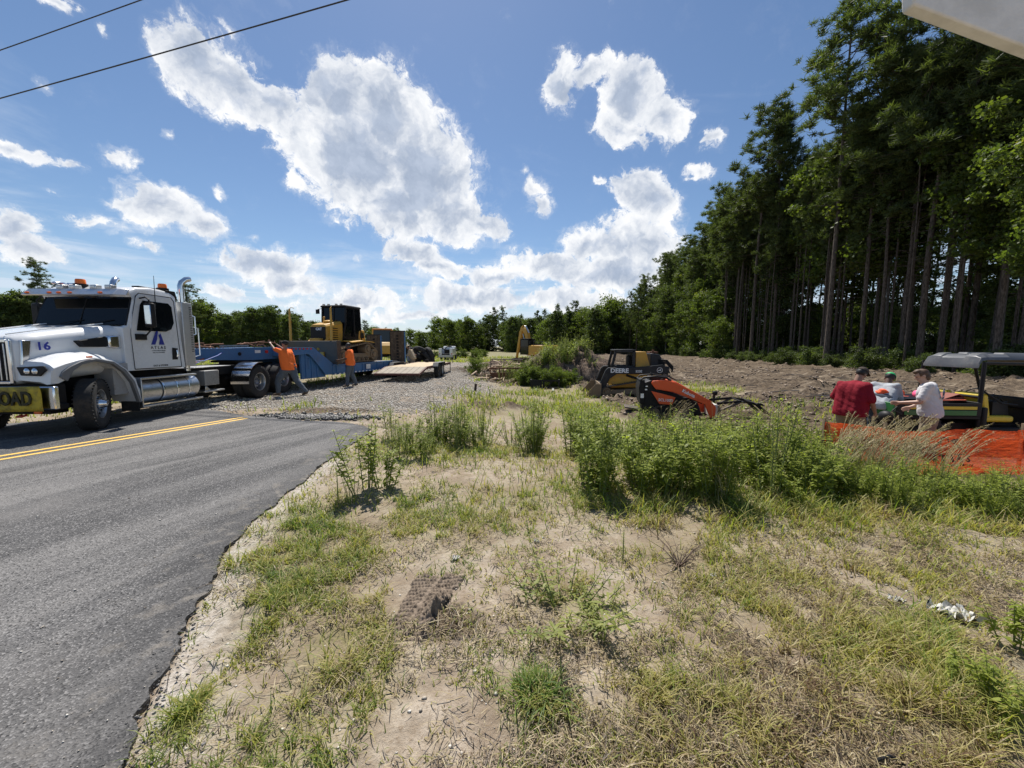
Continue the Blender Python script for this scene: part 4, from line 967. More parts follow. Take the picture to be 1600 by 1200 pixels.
# ---------------------------------------------------------------- crawler track helper
def track_path(pts, n=60):
    "resample closed polygon (x,z) with rounded corners already given"
    P_ = [Vector((a, b)) for a, b in pts]; L = [0]; m = len(P_)
    for i in range(m): L.append(L[-1]+(P_[(i+1) % m]-P_[i]).length)
    out = []
    for k in range(n):
        s = L[-1]*k/n; i = max(j for j in range(m) if L[j] <= s); f = (s-L[i])/(L[i+1]-L[i]); out.append((P_[i].lerp(P_[(i+1) % m], f), (P_[(i+1) % m]-P_[i]).normalized()))
    return out
def hull_circles(cs, n=14):
    "belt outline round circles (x, z, r)"
    import mathutils
    pts = [(cx+r*math.cos(2*PI*k/n), cz+r*math.sin(2*PI*k/n)) for cx, cz, r in cs for k in range(n)]
    idx = mathutils.geometry.convex_hull_2d([Vector(p) for p in pts]); return [pts[i] for i in idx]
def crawler(parent, cs, y0, y1, shoes, mat, rollers, th=.04, grouser=.035, rubber=False):
    t = MB(); path = track_path(hull_circles(cs), shoes); L = None
    for k, (p, d) in enumerate(path):
        q = path[(k+1) % shoes][0]; ln = (q-p).length; c = (p+q)/2; a = math.atan2((q-p).y, (q-p).x)
        t.box((c.x, (y0+y1)/2, c.y), (ln*1.02 if rubber else ln*.94, abs(y1-y0), th), (0, -a, 0))
        nx_, nz = -(q-p).y/ln, (q-p).x/ln; s = -1 if (c.x-cs[0][0])*0+((c.y-sum(z for _, z, _ in cs)/len(cs))*nz+(c.x-sum(x for x, _, _ in cs)/len(cs))*nx_) < 0 else 1
        t.box((c.x+s*nx_*(th/2+grouser/2), (y0+y1)/2, c.y+s*nz*(th/2+grouser/2)), (ln*.35 if rubber else .03, abs(y1-y0)*.96, grouser), (0, -a, 0))
    tr = t.build('track', mat, parent, smooth=False)
    r_ = MB()
    for cx, cz, r in rollers: r_.lathe([(r, -.5), (r, .5), (r*.8, .52), (r*.45, .45), (r*.4, .56), (0, .56)], (cx, (y0+y1)/2, cz), (0, abs(y1-y0)*(1 if y1 > 0 else -1), 0), 22)
    for i in range(len(rollers)): pass
    return tr
def rollers(parent, rl, y0, y1, mat, name='roller'):
    for cx, cz, r in rl:
        w = abs(y1-y0)*.5; m = MB(); s = 1 if y1 > 0 else -1
        m.lathe([(0, -w), (r, -w), (r, w*.9), (r*.82, w*1.0), (r*.5, w*.8), (r*.45, w*1.1), (0, w*1.1)], (cx, (y0+y1)/2, cz), (0, s, 0), 20); m.build(name, mat, parent, angle=35)
# ---------------------------------------------------------------- bulldozer on the trailer
def build_dozer():
    c = tloc((0, 5.4, .895)); D = empty('bulldozer', c, TR_YAW-PI/2, 'muddy yellow bulldozer with black cab and wide blade chained on the blue trailer', 'bulldozer')
    # local x forward (towards the truck)
    for s in (-1, 1):
        y0, y1 = s*.78, s*1.22
        crawler(D, [(1.15, .36, .30), (-1.25, .36, .30), (-.75, .62, .30)], y0, y1, 46, MUDS, [])
        m = MB(); m.bx(-1.0, 1.0, s*.84, s*1.16, .22, .44); m.build('track_frame', MUDS, D, .03)
        rollers(D, [(1.15, .36, .26), (-1.25, .36, .26)], y0, y1, MUDS, 'idler'); rollers(D, [(-.75, .62, .24)], y0, y1, MUDS, 'sprocket')
        rollers(D, [(-.7+.35*k, .16, .10) for k in range(5)], y0, y1, MUDS)
        m = MB(); m.loft([[(-1.35, s*.76, .98), (-1.3, s*1.22, .93), (-1.3, s*1.22, .97), (-1.35, s*.76, 1.02)], [(-.4, s*.76, 1.02), (-.4, s*1.22, .98), (-.4, s*1.22, 1.02), (-.4, s*.76, 1.06)], [(.5, s*.76, .98), (.5, s*1.22, .90), (.5, s*1.22, .94), (.5, s*.76, 1.02)]]); m.build('track_guard', CATY, D)
        m = MB(); m.bar((1.0, s*.62, .45), (1.75, s*.62, .40), .16, .22); m.cyl((.95, s*.40, 1.15), (1.7, s*.40, .62), .055); m.build('push_arm', CATY, D, .01)
    m = MB(); m.bx(-1.3, 1.1, -.72, .72, .40, .95); m.build('belly', FRAME, D, .02)
    m = MB(); m.loft([[(1.12, -.40, .85), (1.12, .40, .85), (1.12, .40, 1.60), (1.12, .30, 1.70), (1.12, -.30, 1.70), (1.12, -.40, 1.60)], [(.15, -.52, .85), (.15, .52, .85), (.15, .52, 1.78), (.15, .42, 1.90), (.15, -.42, 1.90), (.15, -.52, 1.78)]])
    hd = m.build('engine_hood', CATY, D, .02)
    m = MB(); m.box((.6, .1, 1.86), (.3, .3, .1), (0, .2, 0)); m.cyl((.45, -.2, 1.8), (.45, -.2, 2.1), .05); m.build('exhaust_box', CATY, hd, .03)
    m = MB(); m.bx(1.125, 1.15, -.37, .37, .86, 1.60); gr = m.build('grille', BLACKP, hd, .01)
    text('CAT', .15, WHITEINK, frame((1.16, .06, 1.50), (0, 1, 0), (0, 0, 1)), gr, 'brand_lettering', bold=.006)
    m = MB()
    for k in range(6): m.box((.65, .475, 1.05+.1*k), (.4, .02, .035)); m.box((.65, -.475, 1.05+.1*k), (.4, .02, .035))
    m.build('hood_vent', BLACKP, hd)
    # cab: black framed glass box with yellow rear
    m = MB(); m.loft([[(.18, -.45, .95), (.18, .45, .95), (-1.05, .62, .95), (-1.05, -.62, .95)], [(.05, -.58, 1.75), (.05, .58, 1.75), (-1.12, .66, 1.6), (-1.12, -.66, 1.6)], [(-.02, -.60, 2.55), (-.02, .60, 2.55), (-1.02, .60, 2.55), (-1.02, -.60, 2.55)]]); cb = m.build('cab', GLASS, D, .01)
    m = MB()
    for s in (-1, 1):
        for a, b in (((.06, .60, 1.75), (-.01, .61, 2.56)), ((.19, .47, .95), (.06, .60, 1.75)), ((-.55, .64, 1.2), (-.55, .62, 2.56)), ((-1.06, .65, 1.0), (-1.02, .62, 2.56)), ((-.01, .62, 2.54), (-1.02, .62, 2.54))):
            m.bar((a[0], s*a[1], a[2]), (b[0], s*b[1], b[2]), .07)
    m.bar((.19, -.46, .97), (.19, .46, .97), .07); m.bar((.06, 0, 1.75), (-.01, 0, 2.55), .04); m.build('cab_frame', BLACKP, cb, .008)
    m = MB(); m.box((-.52, 0, 2.60), (1.25, 1.36, .09), top=(.94, .92)); m.build('roof', BLACKP, D, .03)
    m = MB(); m.box((-1.12, .0, 2.50), (.10, 1.1, .12)); m.build('roof_rear', CATY, D, .03)
    for yy in (-.45, -.2, .2, .45):
        m = MB(); m.box((.1, yy, 2.66), (.06, .11, .08)); m.build('work_lamp', CREAM, D, .01)
    m = MB(); m.box((-1.15, 0, 1.25), (.55, 1.36, .60), top=(.8, .95)); m.build('rear_tank', CATY, D, .06)
    m = MB(); m.loft([[(-.95, s_, 1.15), (-1.25, s_, 1.15), (-1.22, s_, 1.4), (-1.0, s_, 1.4)] for s_ in (.66, .70)]); m.build('vent', BLACKP, D)
    m = MB(); m.box((.15, -.75, 2.35), (.06, .16, .2)); m.tube([(0, -.6, 2.5), (.15, -.75, 2.46)], .015, 5); m.build('mirror', BLACKP, D)
    # blade, curved
    ring = [(1.72, .02), (1.62, .30), (1.62, .62), (1.74, .98), (1.78, .97), (1.67, .62), (1.67, .30), (1.78, .02)]
    m = MB(); m.loft([[(x-.10*abs(y)/1.35*0, y, z) for x, z in ring] for y in (-1.38, -.7, 0, .7, 1.38)]); 
    for s in (-1, 1): m.box((1.68, s*1.385, .5), (.26, .03, .98))
    m.box((1.80, 0, .06), (.04, 2.76, .16)); m.build('blade', STEELD, D, .006)
    for s in (-1, 1):
        m = MB(); m.tube([(1.60, s*1.0, .8), (1.58, s*1.0, 1.5), (1.58, s*1.0, 2.35)], [.05, .05, .035], 8); m.tube([(1.58, s*1.0, 2.35), (1.5, s*.98, 2.42), (1.42, s*.9, 2.38)], .012, 5); m.build('sensor_mast', CATY, D)
    m = MB(); m.box((1.25, 0, .98), (.3, .5, .25)); m.build('blade_mount', CATY, D, .03)
build_dozer()
# ---------------------------------------------------------------- flat equipment trailer
def build_flatbed():
    T = empty('flatbed_trailer', (-5.12, 20.9, 0), R(87.5), 'tandem axle flatbed trailer with pale plank deck parked on the gravel', 'trailer')
    W = 1.03; m = MB()
    for k in range(9):
        y0 = -W+.04+k*(2*W-.08)/9; m.bx(-2.0, 3.6, y0+.006, y0+(2*W-.08)/9-.006, .60, .645)
    dk = m.build('deck_planks', WOODL, T, .004)
    m = MB()
    for k in range(7): m.prism([(-2.02, .645), (-2.02, .59), (-3.4, .36), (-3.4, .40)], -W+.05+k*.285, -W+.32+k*.285)
    m.build('beaver_tail', paint('worn_grey_wood', (.33, .29, .23), .85, 0, .4, (.2, .15, .1), 4), T, .004)
    m = MB()
    for s in (-1, 1): m.bar((-2.05, s*W, .60), (3.65, s*W, .60), .05, .12); m.bar((-3.4, s*W, .36), (-2.02, s*W, .60), .05, .10); m.bar((3.6, s*W, .55), (4.9, 0, .5), .08, .1)
    m.bx(3.58, 3.66, -W, W, .54, .66); m.bx(-3.44, -3.38, -W, W, .33, .42)
    for k in range(8): m.bx(-1.9+k*.7, -1.84+k*.7, -W, W, .50, .60)
    m.box((5.0, 0, .5), (.3, .1, .1)); m.build('frame', paint('red_brown_frame', (.13, .05, .04), .6, 0, .5), T, .006)
    m = MB(); m.cyl((4.1, .12, .1), (4.1, .12, 1.0), .035); m.box((4.1, .12, 1.02), (.1, .1, .08)); m.build('jack', FRAME, T)
    m = MB(); m.cyl((3.5, -W-.02, .02), (3.5, -W-.02, .62), .02); m.build('stake', FRAME, T)
    m = MB(); m.box((3.2, .35, .74), (.18, .18, .17)); m.build('chock', FRAME, T)
    for s in (-1, 1):
        for x in (-.42, .42): simple_wheel(T, (x, s*1.17, .38), .38, .24, s, CREAM if (s < 0 and x > 0) else STEELD)
        m = MB(); m.prism([(-.95, .62), (-.78, .80), (.78, .80), (.95, .62), (.95, .57), (.75, .76), (-.75, .76), (-.95, .57)], s*1.04, s*1.32); m.build('mudguard', paint('grey_guard', (.07, .075, .08), .5, 0, .3), T)
    return T
build_flatbed()
# ---------------------------------------------------------------- yellow articulated dump truck behind the ramps
def build_adt():
    x, y = at_row(596, 34), 34.5
    T = empty('dump_truck', (x, y, 0), R(-75), 'big yellow dump truck with tall cab parked behind the folded timber ramps', 'dump truck')   # +x is forward
    for s in (-1, 1):
        simple_wheel(T, (0, s*1.1, .85), .85, .6, s, CATY, 20); simple_wheel(T, (-3.9, s*1.15, .85), .85, .6, s, CATY, 20); simple_wheel(T, (-5.7, s*1.15, .85), .85, .6, s, CATY, 20)
        m = MB(); m.arc((0, .85), 1.0, 1.06, 10, 170, s*.75, s*1.45, 12); m.build('fender', CATY, T)
    m = MB(); m.bx(-.3, 1.7, -.85, .85, 1.0, 2.0); m.prism([(1.7, 1.0), (2.1, 1.0), (2.0, 1.7), (1.7, 2.0)], -.8, .8); m.bx(-1.2, -.3, -1.1, 1.1, 1.1, 1.75); m.build('hood', CATY, T, .08)
    m = MB(); m.loft([[(.15, -.85, 1.75), (.15, .85, 1.75), (-1.45, .85, 1.75), (-1.45, -.85, 1.75)], [(.05, -.8, 3.1), (.05, .8, 3.1), (-1.4, .8, 3.1), (-1.4, -.8, 3.1)]]); cb = m.build('cab', GLASSL, T)
    m = MB(); 
    for s in (-1, 1):
        for q in (((.15, 1.75), (.05, 3.1)), ((-.75, 1.75), (-.72, 3.1)), ((-1.45, 1.75), (-1.4, 3.1))): m.bar((q[0][0], s*.84, q[0][1]), (q[1][0], s*.80, q[1][1]), .13)
    m.bx(-1.5, .2, -.88, .88, 1.7, 2.05); m.build('cab_frame', CATY, cb, .02)
    m = MB(); m.box((-.68, 0, 3.16), (1.7, 1.75, .14), top=(.95, .93)); m.build('roof', paint('roof_orange', (.62, .25, .05), .5), T, .03)
    m = MB(); m.prism([(-1.7, 1.6), (-1.9, 2.35), (-2.1, 2.4), (-6.6, 2.3), (-7.3, 2.5), (-7.1, 2.0), (-6.2, 1.25), (-3, 1.2)], -1.35, 1.35); m.build('dump_bed', CATY, T, .03)
    m = MB(); m.bx(-6.6, .8, -.4, .4, .7, 1.15); m.build('chassis', FRAME, T, .03)
build_adt()
# black round thing beside it (rubber tracked attachment) and the service truck
def build_small_far():
    p = P(655, 568, 0); y = 38
    T = empty('scrap_tyre_heap', (at_row(657, y), y, 0), 0, 'dark round heap of tyres behind the man at the ramps', 'tyre heap')
    for k, (dx, dz, t) in enumerate(((-.6, .45, .1), (.55, .4, .8), (0, 1.0, .3), (.9, .7, 1.2), (-.9, .95, .5))):
        m = MB(); m.lathe([(.38, -.16), (.72, -.2), (.8, -.1), (.8, .1), (.72, .2), (.38, .16)], (dx, 0, dz+.1), (math.sin(t), .6, math.cos(t)), 24, closed=True); m.build('tyre', RUBBER, T)
    y = 58; T = empty('service_truck', (at_row(696.5, y), y, gzf(at_row(696, y), y)), 0, 'small white service truck with machinery on its bed, seen from behind far off', 'truck')
    m = MB(); m.bx(-1.05, 1.05, 0, .12, .42, .78); m.build('rear_bumper', CREAM, T, .03)
    m = MB(); m.bx(-1.05, -.6, .05, 3, .7, 1.75); m.bx(.6, 1.05, .05, 3, .7, 1.75); m.build('tool_body', WHITE, T, .03)
    m = MB(); m.bx(-.6, .6, .08, 2.8, .7, .95); m.box((.1, .8, 1.3), (.7, .8, .6)); m.tube([(-.9, .5, 1.95), (-.2, .6, 1.6), (.1, .6, 2.0), (.8, .9, 2.1)], .09); m.build('crane', FRAME, T, .03)
    m = MB(); m.bx(-.9, .9, 3.1, 4.8, .8, 2.1); m.build('cab', WHITE, T, .15)
    for s in (-1, 1): simple_wheel(T, (s*.85, 1.2, .4), .4, .28, s, ALU, ax=(1, 0, 0)); simple_wheel(T, (s*.85, 4.6, .4), .4, .28, s, ALU, ax=(1, 0, 0))
    for s in (-1, 1): m = MB(); m.box((s*.9, .04, .95), (.12, .03, .2)); m.build('tail_lamp', REDL, T)
build_small_far()
# ---------------------------------------------------------------- excavator behind the mound
def build_excavator():
    y = 43; x = at_row(838, y); z = gzf(x, y)
    T = empty('excavator', (x, y, z), R(128), 'yellow excavator with raised boom standing behind the weedy dirt mound', 'excavator')   # +x forward (boom side, left in view)
    T.scale = (.92, .92, 1.0)
    for s in (-1, 1): crawler(T, [(-1.6, .42, .38), (1.6, .42, .38)], s*.8, s*1.35, 44, MUDS, []); rollers(T, [(-1.6, .42, .34), (1.6, .42, .34)], s*.8, s*1.35, MUDS)
    m = MB(); m.cyl((0, 0, .6), (0, 0, 1.1), .7); m.bx(-1.4, 1.4, -.8, .8, .4, .8); m.build('undercarriage', FRAME, T, .03)
    m = MB(); m.bx(-2.5, .2, -1.3, 1.3, 1.1, 2.2); m.bx(.2, 1.2, -1.3, -.4, 1.1, 1.9); m.build('house', CATY, T, .1)
    m = MB(); m.bx(-2.3, -.8, -1.0, 1.0, 2.2, 2.32); m.tube([(-1.8, -.9, 2.2), (-1.8, -.9, 2.75)], .07); m.tube([(-2.4, 1.2, 2.2), (-2.4, 1.2, 2.6), (-.8, 1.2, 2.6), (-.8, 1.2, 2.2)], .025, 6); m.build('engine_cover', FRAME, T, .03)
    m = MB(); m.bx(.0, 1.45, .35, 1.3, 1.15, 2.85); cb = m.build('cab', GLASS, T, .06)
    m = MB()
    for a in ((.0, .35), (1.45, .35), (.0, 1.3), (1.45, 1.3)): m.bar((*a, 1.15), (*a, 2.9), .08)
    m.box((.72, .82, 2.9), (1.55, 1.05, .08)); m.build('cab_frame', BLACKP, cb, .02)
    m = MB(); pts = [(.9, 1.5), (1.6, 3.5), (1.75, 3.9), (2.1, 4.2), (2.45, 4.25), (2.75, 4.1)]; 
    lo = [(1.25, 1.4), (1.95, 3.2), (2.1, 3.5), (2.3, 3.75), (2.5, 3.85), (2.7, 3.8)]
    m.loft([[(a[0]-.1, -.22, a[1]), (a[0]-.1, .22, a[1]), (b[0], .22, b[1]), (b[0], -.22, b[1])] for a, b in zip(pts, lo)]); m.build('boom', CATY, T, .02)
    m = MB(); m.loft([[(2.35, -.18, 4.55), (2.35, .18, 4.55), (2.75, .18, 4.3), (2.75, -.18, 4.3)], [(2.55, -.18, 3.9), (2.55, .18, 3.9), (3.1, .18, 3.7), (3.1, -.18, 3.7)], [(3.3, -.14, 1.9), (3.3, .14, 1.9), (3.6, .14, 1.9), (3.6, -.14, 1.9)], [(3.75, -.12, .6), (3.75, .12, .6), (3.95, .12, .6), (3.95, -.12, .6)]]); m.build('stick', CATY, T, .02)
    for s in (-1, 1): m = MB(); m.cyl((1.3, s*.34, 1.7), (1.95, s*.3, 2.9), .10); m.cyl((1.95, s*.3, 2.9), (2.2, s*.3, 3.5), .05); m.build('boom_cylinder', ALU, T)
    m = MB(); m.cyl((1.4, 0, 3.6), (2.0, 0, 4.35), .09); m.cyl((2.0, 0, 4.35), (2.4, 0, 4.45), .05); m.build('stick_cylinder', ALU, T)
    m = MB(); m.loft([[(x_, s_, z_) for x_, z_ in ((3.7, .75), (4.3, .65), (4.55, .2), (4.2, -.1), (3.7, .0), (3.55, .4))] for s_ in (-.5, .5)]); m.build('bucket', STEELD, T, .02)
build_excavator()
# ---------------------------------------------------------------- tracked loader
def deer_mark(parent, o, x, up, r, mat):
    M = frame(o, x, up); m = MB(); m.M = M
    m.lathe([(r*.86, 0), (r, 0), (r, .006), (r*.86, .006)], (0, 0, 0), (0, 0, 1), 24, closed=True)
    pts = [(-.55, -.1), (-.3, .12), (.1, .10), (.3, .38), (.42, .42), (.38, .25), (.55, .18), (.35, .1), (.28, -.1), (.6, -.35), (.5, -.4), (.15, -.18), (-.25, -.16), (-.6, -.42), (-.68, -.36), (-.42, -.12)]
    m.prism([(a*r, b*r) for a, b in pts], 0, .006, 'z'); m.prism([(r*.30, r*.40), (r*.1, r*.62), (r*.15, r*.64), (r*.38, r*.42)], 0, .006, 'z'); return m.build('emblem', mat, parent, smooth=False)
def build_ctl():
    # pixel box 925..1040 x 547..622 ; faces left, side view slightly from behind
    o = P(985, 622, -.45); T = empty('track_loader', (o.x+.12, o.y+.85, gzf(o.x, o.y)), R(174), 'black and yellow compact track loader reading DEERE 323E, bucket down, beside the dirt mound', 'track loader')   # +x forward = left in view; near side is local +y
    T.scale = (.93, .93, .92); CT = Matrix.Translation((.34, 0, 0))
    for s in (-1, 1):
        crawler(T, [(1.05, .26, .22), (-1.0, .26, .22), (-.75, .56, .24)], s*.62, s*.95, 56, RUBBER if False else paint('muddy_rubber', (.07, .058, .045), .9, 0, .7, (.20, .155, .11), 5), [], .03, .03, True)
        m = MB(); m.prism([(.9, .16), (-.85, .16), (-.75, .36), (-.3, .42), (.8, .34)], s*.68, s*.90); m.build('track_frame', MUDS, T, .02)
        rollers(T, [(1.05, .26, .19), (-1.0, .26, .19), (-.75, .56, .21)], s*.64, s*.93, MUDS, 'idler'); rollers(T, [(-.6+.4*k, .12, .08) for k in range(4)], s*.64, s*.93, MUDS)
        # yellow side below the arm
        m = MB(); m.prism([(1.05, .62), (.55, .56), (-.9, .80), (-1.15, .9), (-1.2, 1.12), (.70, 1.12)], s*.58, s*.70); m.build('side_panel', CATY, T, .015)
        # lift arm with drop to the bucket
        m = MB(); m.prism([(-1.55, 1.32), (-1.62, 1.12), (-1.2, 1.06), (.62, 1.06), (.92, .85), (1.18, .30), (1.40, .30), (1.38, .55), (1.12, 1.22), (1.0, 1.34), (.1, 1.34), (-.8, 1.42), (-1.3, 1.48)], s*.74, s*.86); am = m.build('lift_arm', CHAR, T, .02)
        if s > 0:
            text('DEERE', .26, WHITEINK, frame((.52, .868, 1.20), (-1, 0, 0), (0, 0, 1)), am, 'name_lettering', bold=.010, sx=1.05)
            text('323E', .14, WHITEINK, frame((-.30, .868, 1.18), (-1, 0, 0), (0, 0, 1)), am, 'number_lettering', bold=.003)
            deer_mark(am, (-1.18, .868, 1.24), (-1, 0, 0), (0, 0, 1), .12, WHITEINK)
        m = MB(); m.cyl((-.6, s*.72, .75), (.2, s*.72, 1.0), .05); m.build('lift_cylinder', FRAME, T)
        m = MB(); m.bar((-1.45, s*.72, .85), (-1.5, s*.72, 1.4), .14, .2); m.build('tower', CHAR, T, .02)
    m = MB(); m.bx(-1.35, .8, -.58, .58, .42, 1.08); m.build('body', CATY, T, .04)
    # cab
    m = MB(); m.M = CT
    for s in (-1, 1):
        m.prism([(.52, 1.36), (.36, 2.08), (.30, 2.12), (.26, 2.02), (.40, 1.36)], s*.50, s*.58); m.prism([(-.42, 1.36), (-.42, 2.10), (-.54, 2.10), (-.54, 1.36)], s*.50, s*.58); m.bx(-.5, .34, s*.50, s*.58, 2.0, 2.10); m.bx(-.5, .48, s*.50, s*.58, 1.10, 1.42)
        m.prism([(.40, 1.42), (.10, 1.42), (.02, 1.9), (.16, 2.0), (.30, 2.0)], s*.51, s*.55) if False else None
    m.bx(-.55, .38, -.58, .58, 2.08, 2.14); m.bx(-.50, -.44, -.5, .5, 1.1, 2.1); cb = m.build('cab', CHAR, T, .012)
    for s in (-1, 1):
        m = MB(); m.M = CT
        for k in range(11): m.bx(-.40+k*.075, -.394+k*.075, s*.535, s*.54, 1.42, 2.0)
        for k in range(8): m.bx(-.42, .40, s*.535, s*.54, 1.46+k*.07, 1.466+k*.07)
        m.build('side_mesh', BLACKP, cb)
    m = MB(); m.M = CT; m.bx(-.36, .05, -.28, .28, 1.1, 1.35); m.box((-.34, 0, 1.6), (.12, .5, .55)); m.build('seat', BLACKP, T, .04)
    m = MB(); m.prism([(-.22, 1.10), (-.22, 2.04), (-.66, 2.04), (-.92, 1.10)], -.55, .55); m.build('rear_panel', CATY, T, .02)
    m = MB(); m.prism([(-.88, 1.1), (-.86, 1.98), (-1.25, 1.92), (-1.50, 1.5), (-1.62, .7), (-1.5, .5), (-.9, .5)], -.50, .50); m.build('engine_hood', CHAR, T, .05)
    m = MB(); m.box((-1.05, 0, 2.0), (.35, .6, .08)); m.cyl((-1.0, .35, 1.9), (-1.0, .35, 2.12), .05); m.build('exhaust', RUST, T, .01)
    m = MB()
    for k in range(5): m.tube([(-1.2, .5, 1.7-.05*k), (-1.5, .72, 1.68-.04*k), (-1.75, .8, 1.4-.05*k), (-1.68, .82, 1.15)], .022, 6)
    m.build('hose', BLACKP, T)
    m = MB(); m.box((-1.62, .55, 1.30), (.05, .30, .10)); m.build('rear_lamp', CREAM, T, .01)
    # bucket
    m = MB(); ring = [(1.30, .62), (1.30, .08), (1.45, .02), (2.05, .02), (2.05, .045), (1.47, .06), (1.35, .14), (1.36, .62)]
    m.loft([[(x, y, z) for x, z in ring] for y in (-1.0, 1.0)])
    for s in (-1, 1): m.prism([(1.30, .62), (1.30, .05), (2.05, .03), (1.55, .62)], s*.985, s*1.01)
    m.build('bucket', MUDS, T, .005)
    m = MB(); m.bx(1.20, 1.30, -.6, .6, .1, .62); m.build('coupler', FRAME, T, .01)
build_ctl()
# ---------------------------------------------------------------- orange mini loader with pallet-fork rake
def build_mini():
    o = P(1045, 655, -.45); T = empty('mini_loader', (o.x+.18, o.y+.45, gzf(o.x, o.y)), R(-12), 'orange and black stand-on mini loader reading KUBOTA, arm pointing right into the weeds', 'mini loader')   # +x forward = right in view; near side is local -y
    T.scale = (.9, .92, .92); mud = paint('muddy_rubber', (.07, .058, .045), .9)
    for s in (-1, 1):
        crawler(T, [(.45, .19, .16), (-.50, .19, .16), (.0, .40, .12)], s*.30, s*.52, 40, mud, [], .03, .02, True); rollers(T, [(.45, .19, .13), (-.5, .19, .13)], s*.30, s*.5, MUDS)
        # lift arm: long orange wedge falling to the front
        m = MB(); m.prism([(-.62, 1.20), (-.66, 1.12), (-.52, .94), (-.36, .92), (.0, .86), (.55, .66), (.95, .50), (1.12, .10), (1.26, .10), (1.28, .42), (1.12, .62), (.7, .84), (.1, 1.14), (-.2, 1.24)], s*.46, s*.54)
        am = m.build('lift_arm', KORANGE, T, .015)
        if s < 0:
            text('Kubota', .14, WHITEINK, frame((.46, -.546, .83), (.90, 0, -.43), (.43, 0, .90)), am, 'name_lettering', bold=.004)
            m = MB(); m.prism([(-.66, .88), (-.30, .80), (.08, .70), (-.02, .46), (-.40, .48)], -.555, -.53); pn = m.build('side_panel', KORANGE, T, .008)
            text('SCL1000', .12, WHITEINK, frame((-.22, -.560, .60), (1, 0, -.04), (0, 0, 1)), pn, 'number_lettering', bold=.002)
        m = MB(); m.cyl((-.2, s*.42, .62), (.5, s*.42, .66), .045, n=12); m.cyl((.5, s*.42, .66), (.9, s*.42, .52), .022, n=10); m.build('lift_cylinder', FRAME, T)
    m = MB(); m.bar((.15, 0, 1.12), (1.05, 0, .62), .22, .07, ); m.bx(-.3, .1, -.45, .45, 1.08, 1.18); m.build('arm_bridge', KORANGE, T, .02)
    m = MB(); m.prism([(-.95, .14), (-.90, 1.12), (-.66, 1.22), (-.50, 1.10), (-.42, .95), (.3, .74), (.78, .52), (.92, .14)], -.44, .44); m.build('body', BLACKP, T, .04)
    m = MB(); m.loft([[(-.98, y, .45), (-1.04, y, .95), (-1.0, y, 1.2), (-.86, y, 1.24), (-.84, y, .45)] for y in (-.5, .5)]); m.build('rear_guard', FRAME, T, .03)
    m = MB(); m.tube([(-.98, -.5, 1.22), (-.9, -.5, 1.30), (-.5, -.5, 1.34), (-.2, -.48, 1.30), (-.06, -.46, 1.20)], .032, 8); m.tube([(-.98, .5, 1.22), (-.9, .5, 1.30), (-.5, .5, 1.34), (-.2, .48, 1.30)], .022, 8); m.tube([(-1.0, -.5, 1.22), (-1.0, .5, 1.22)], .022, 8); m.build('hand_rail', BLACKP, T)
    m = MB(); m.box((-.45, 0, 1.24), (.5, .6, .10), (0, .1, 0)); 
    for yy in (-.15, .15): m.cyl((-.55, yy, 1.26), (-.60, yy, 1.42), .018, n=8)
    m.build('control_panel', BLACKP, T, .02)
    m = MB()
    for k in range(6): m.tube([(-.4, -.3+.1*k, 1.2), (-.15, -.35+.1*k, 1.34+.02*(k % 3)), (.12, -.3+.1*k, 1.22)], .017, 6)
    m.build('hose', BLACKP, T)
    m = MB(); m.box((-1.20, 0, .27), (.50, .60, .05), (0, .12, 0)); m.build('platform', STEELD, T, .015)
    m = MB(); m.box((-.93, -.51, .72), (.10, .012, .14)); m.build('warning_sticker', REFW, T)
    m = MB(); m.bx(-.85, -.78, -.515, -.5, .9, .94); m.box((-.8, -.5, 1.02), (.07, .012, .03)); m.build('sticker', REFW, T)
    m = MB(); m.bx(1.2, 1.34, -.5, .5, .08, .50); m.build('coupler', CREAM, T, .02)
build_mini()
def build_rake():
    o = P(1150, 655, -.45); A = empty('grapple_rake', (o.x, o.y+.4, gzf(o.x, o.y)+.02), R(-12), 'black root grapple rake lying in the mud in front of the mini loader', 'grapple')
    m = MB()
    for k in range(15):
        y = -.62+k*.0886; m.prism([(-.5, .38), (-.52, .08), (.55, .0), (.9, .06), (.9, .10), (.5, .06), (-.4, .15), (-.42, .38)], y-.012, y+.012)
    m.bx(-.53, -.46, -.66, .66, .05, .40); m.tube([(.1, -.64, .05), (.1, .64, .05)], .03, 8); m.build('rake', MUDS, A, .004)
    m = MB()
    for y in (-.4, .4):
        m.bar((-.45, y, .42), (.2, y, .50), .03, .07); m.bar((.2, y, .50), (.75, y, .42), .03, .06); m.bar((.55, y-.12, .46), (.9, y-.12, .15), .025, .05); m.bar((.55, y+.12, .46), (.9, y+.12, .15), .025, .05)
    m.tube([(.55, -.6, .46), (.55, .6, .46)], .025, 8); m.tube([(.2, -.55, .50), (.2, .55, .50)], .02, 8); m.build('upper_jaw', FRAME, A, .003)
    m = MB(); m.cyl((-.42, 0, .40), (-.42, 0, .62), .03); m.ball((-.40, 0, .68), .075); m.build('post', FRAME, A)
    for y in (-.4, .4): m = MB(); m.cyl((-.4, y, .2), (.15, y, .46), .03, n=10); m.build('cylinder', STEELD, A)
build_rake()
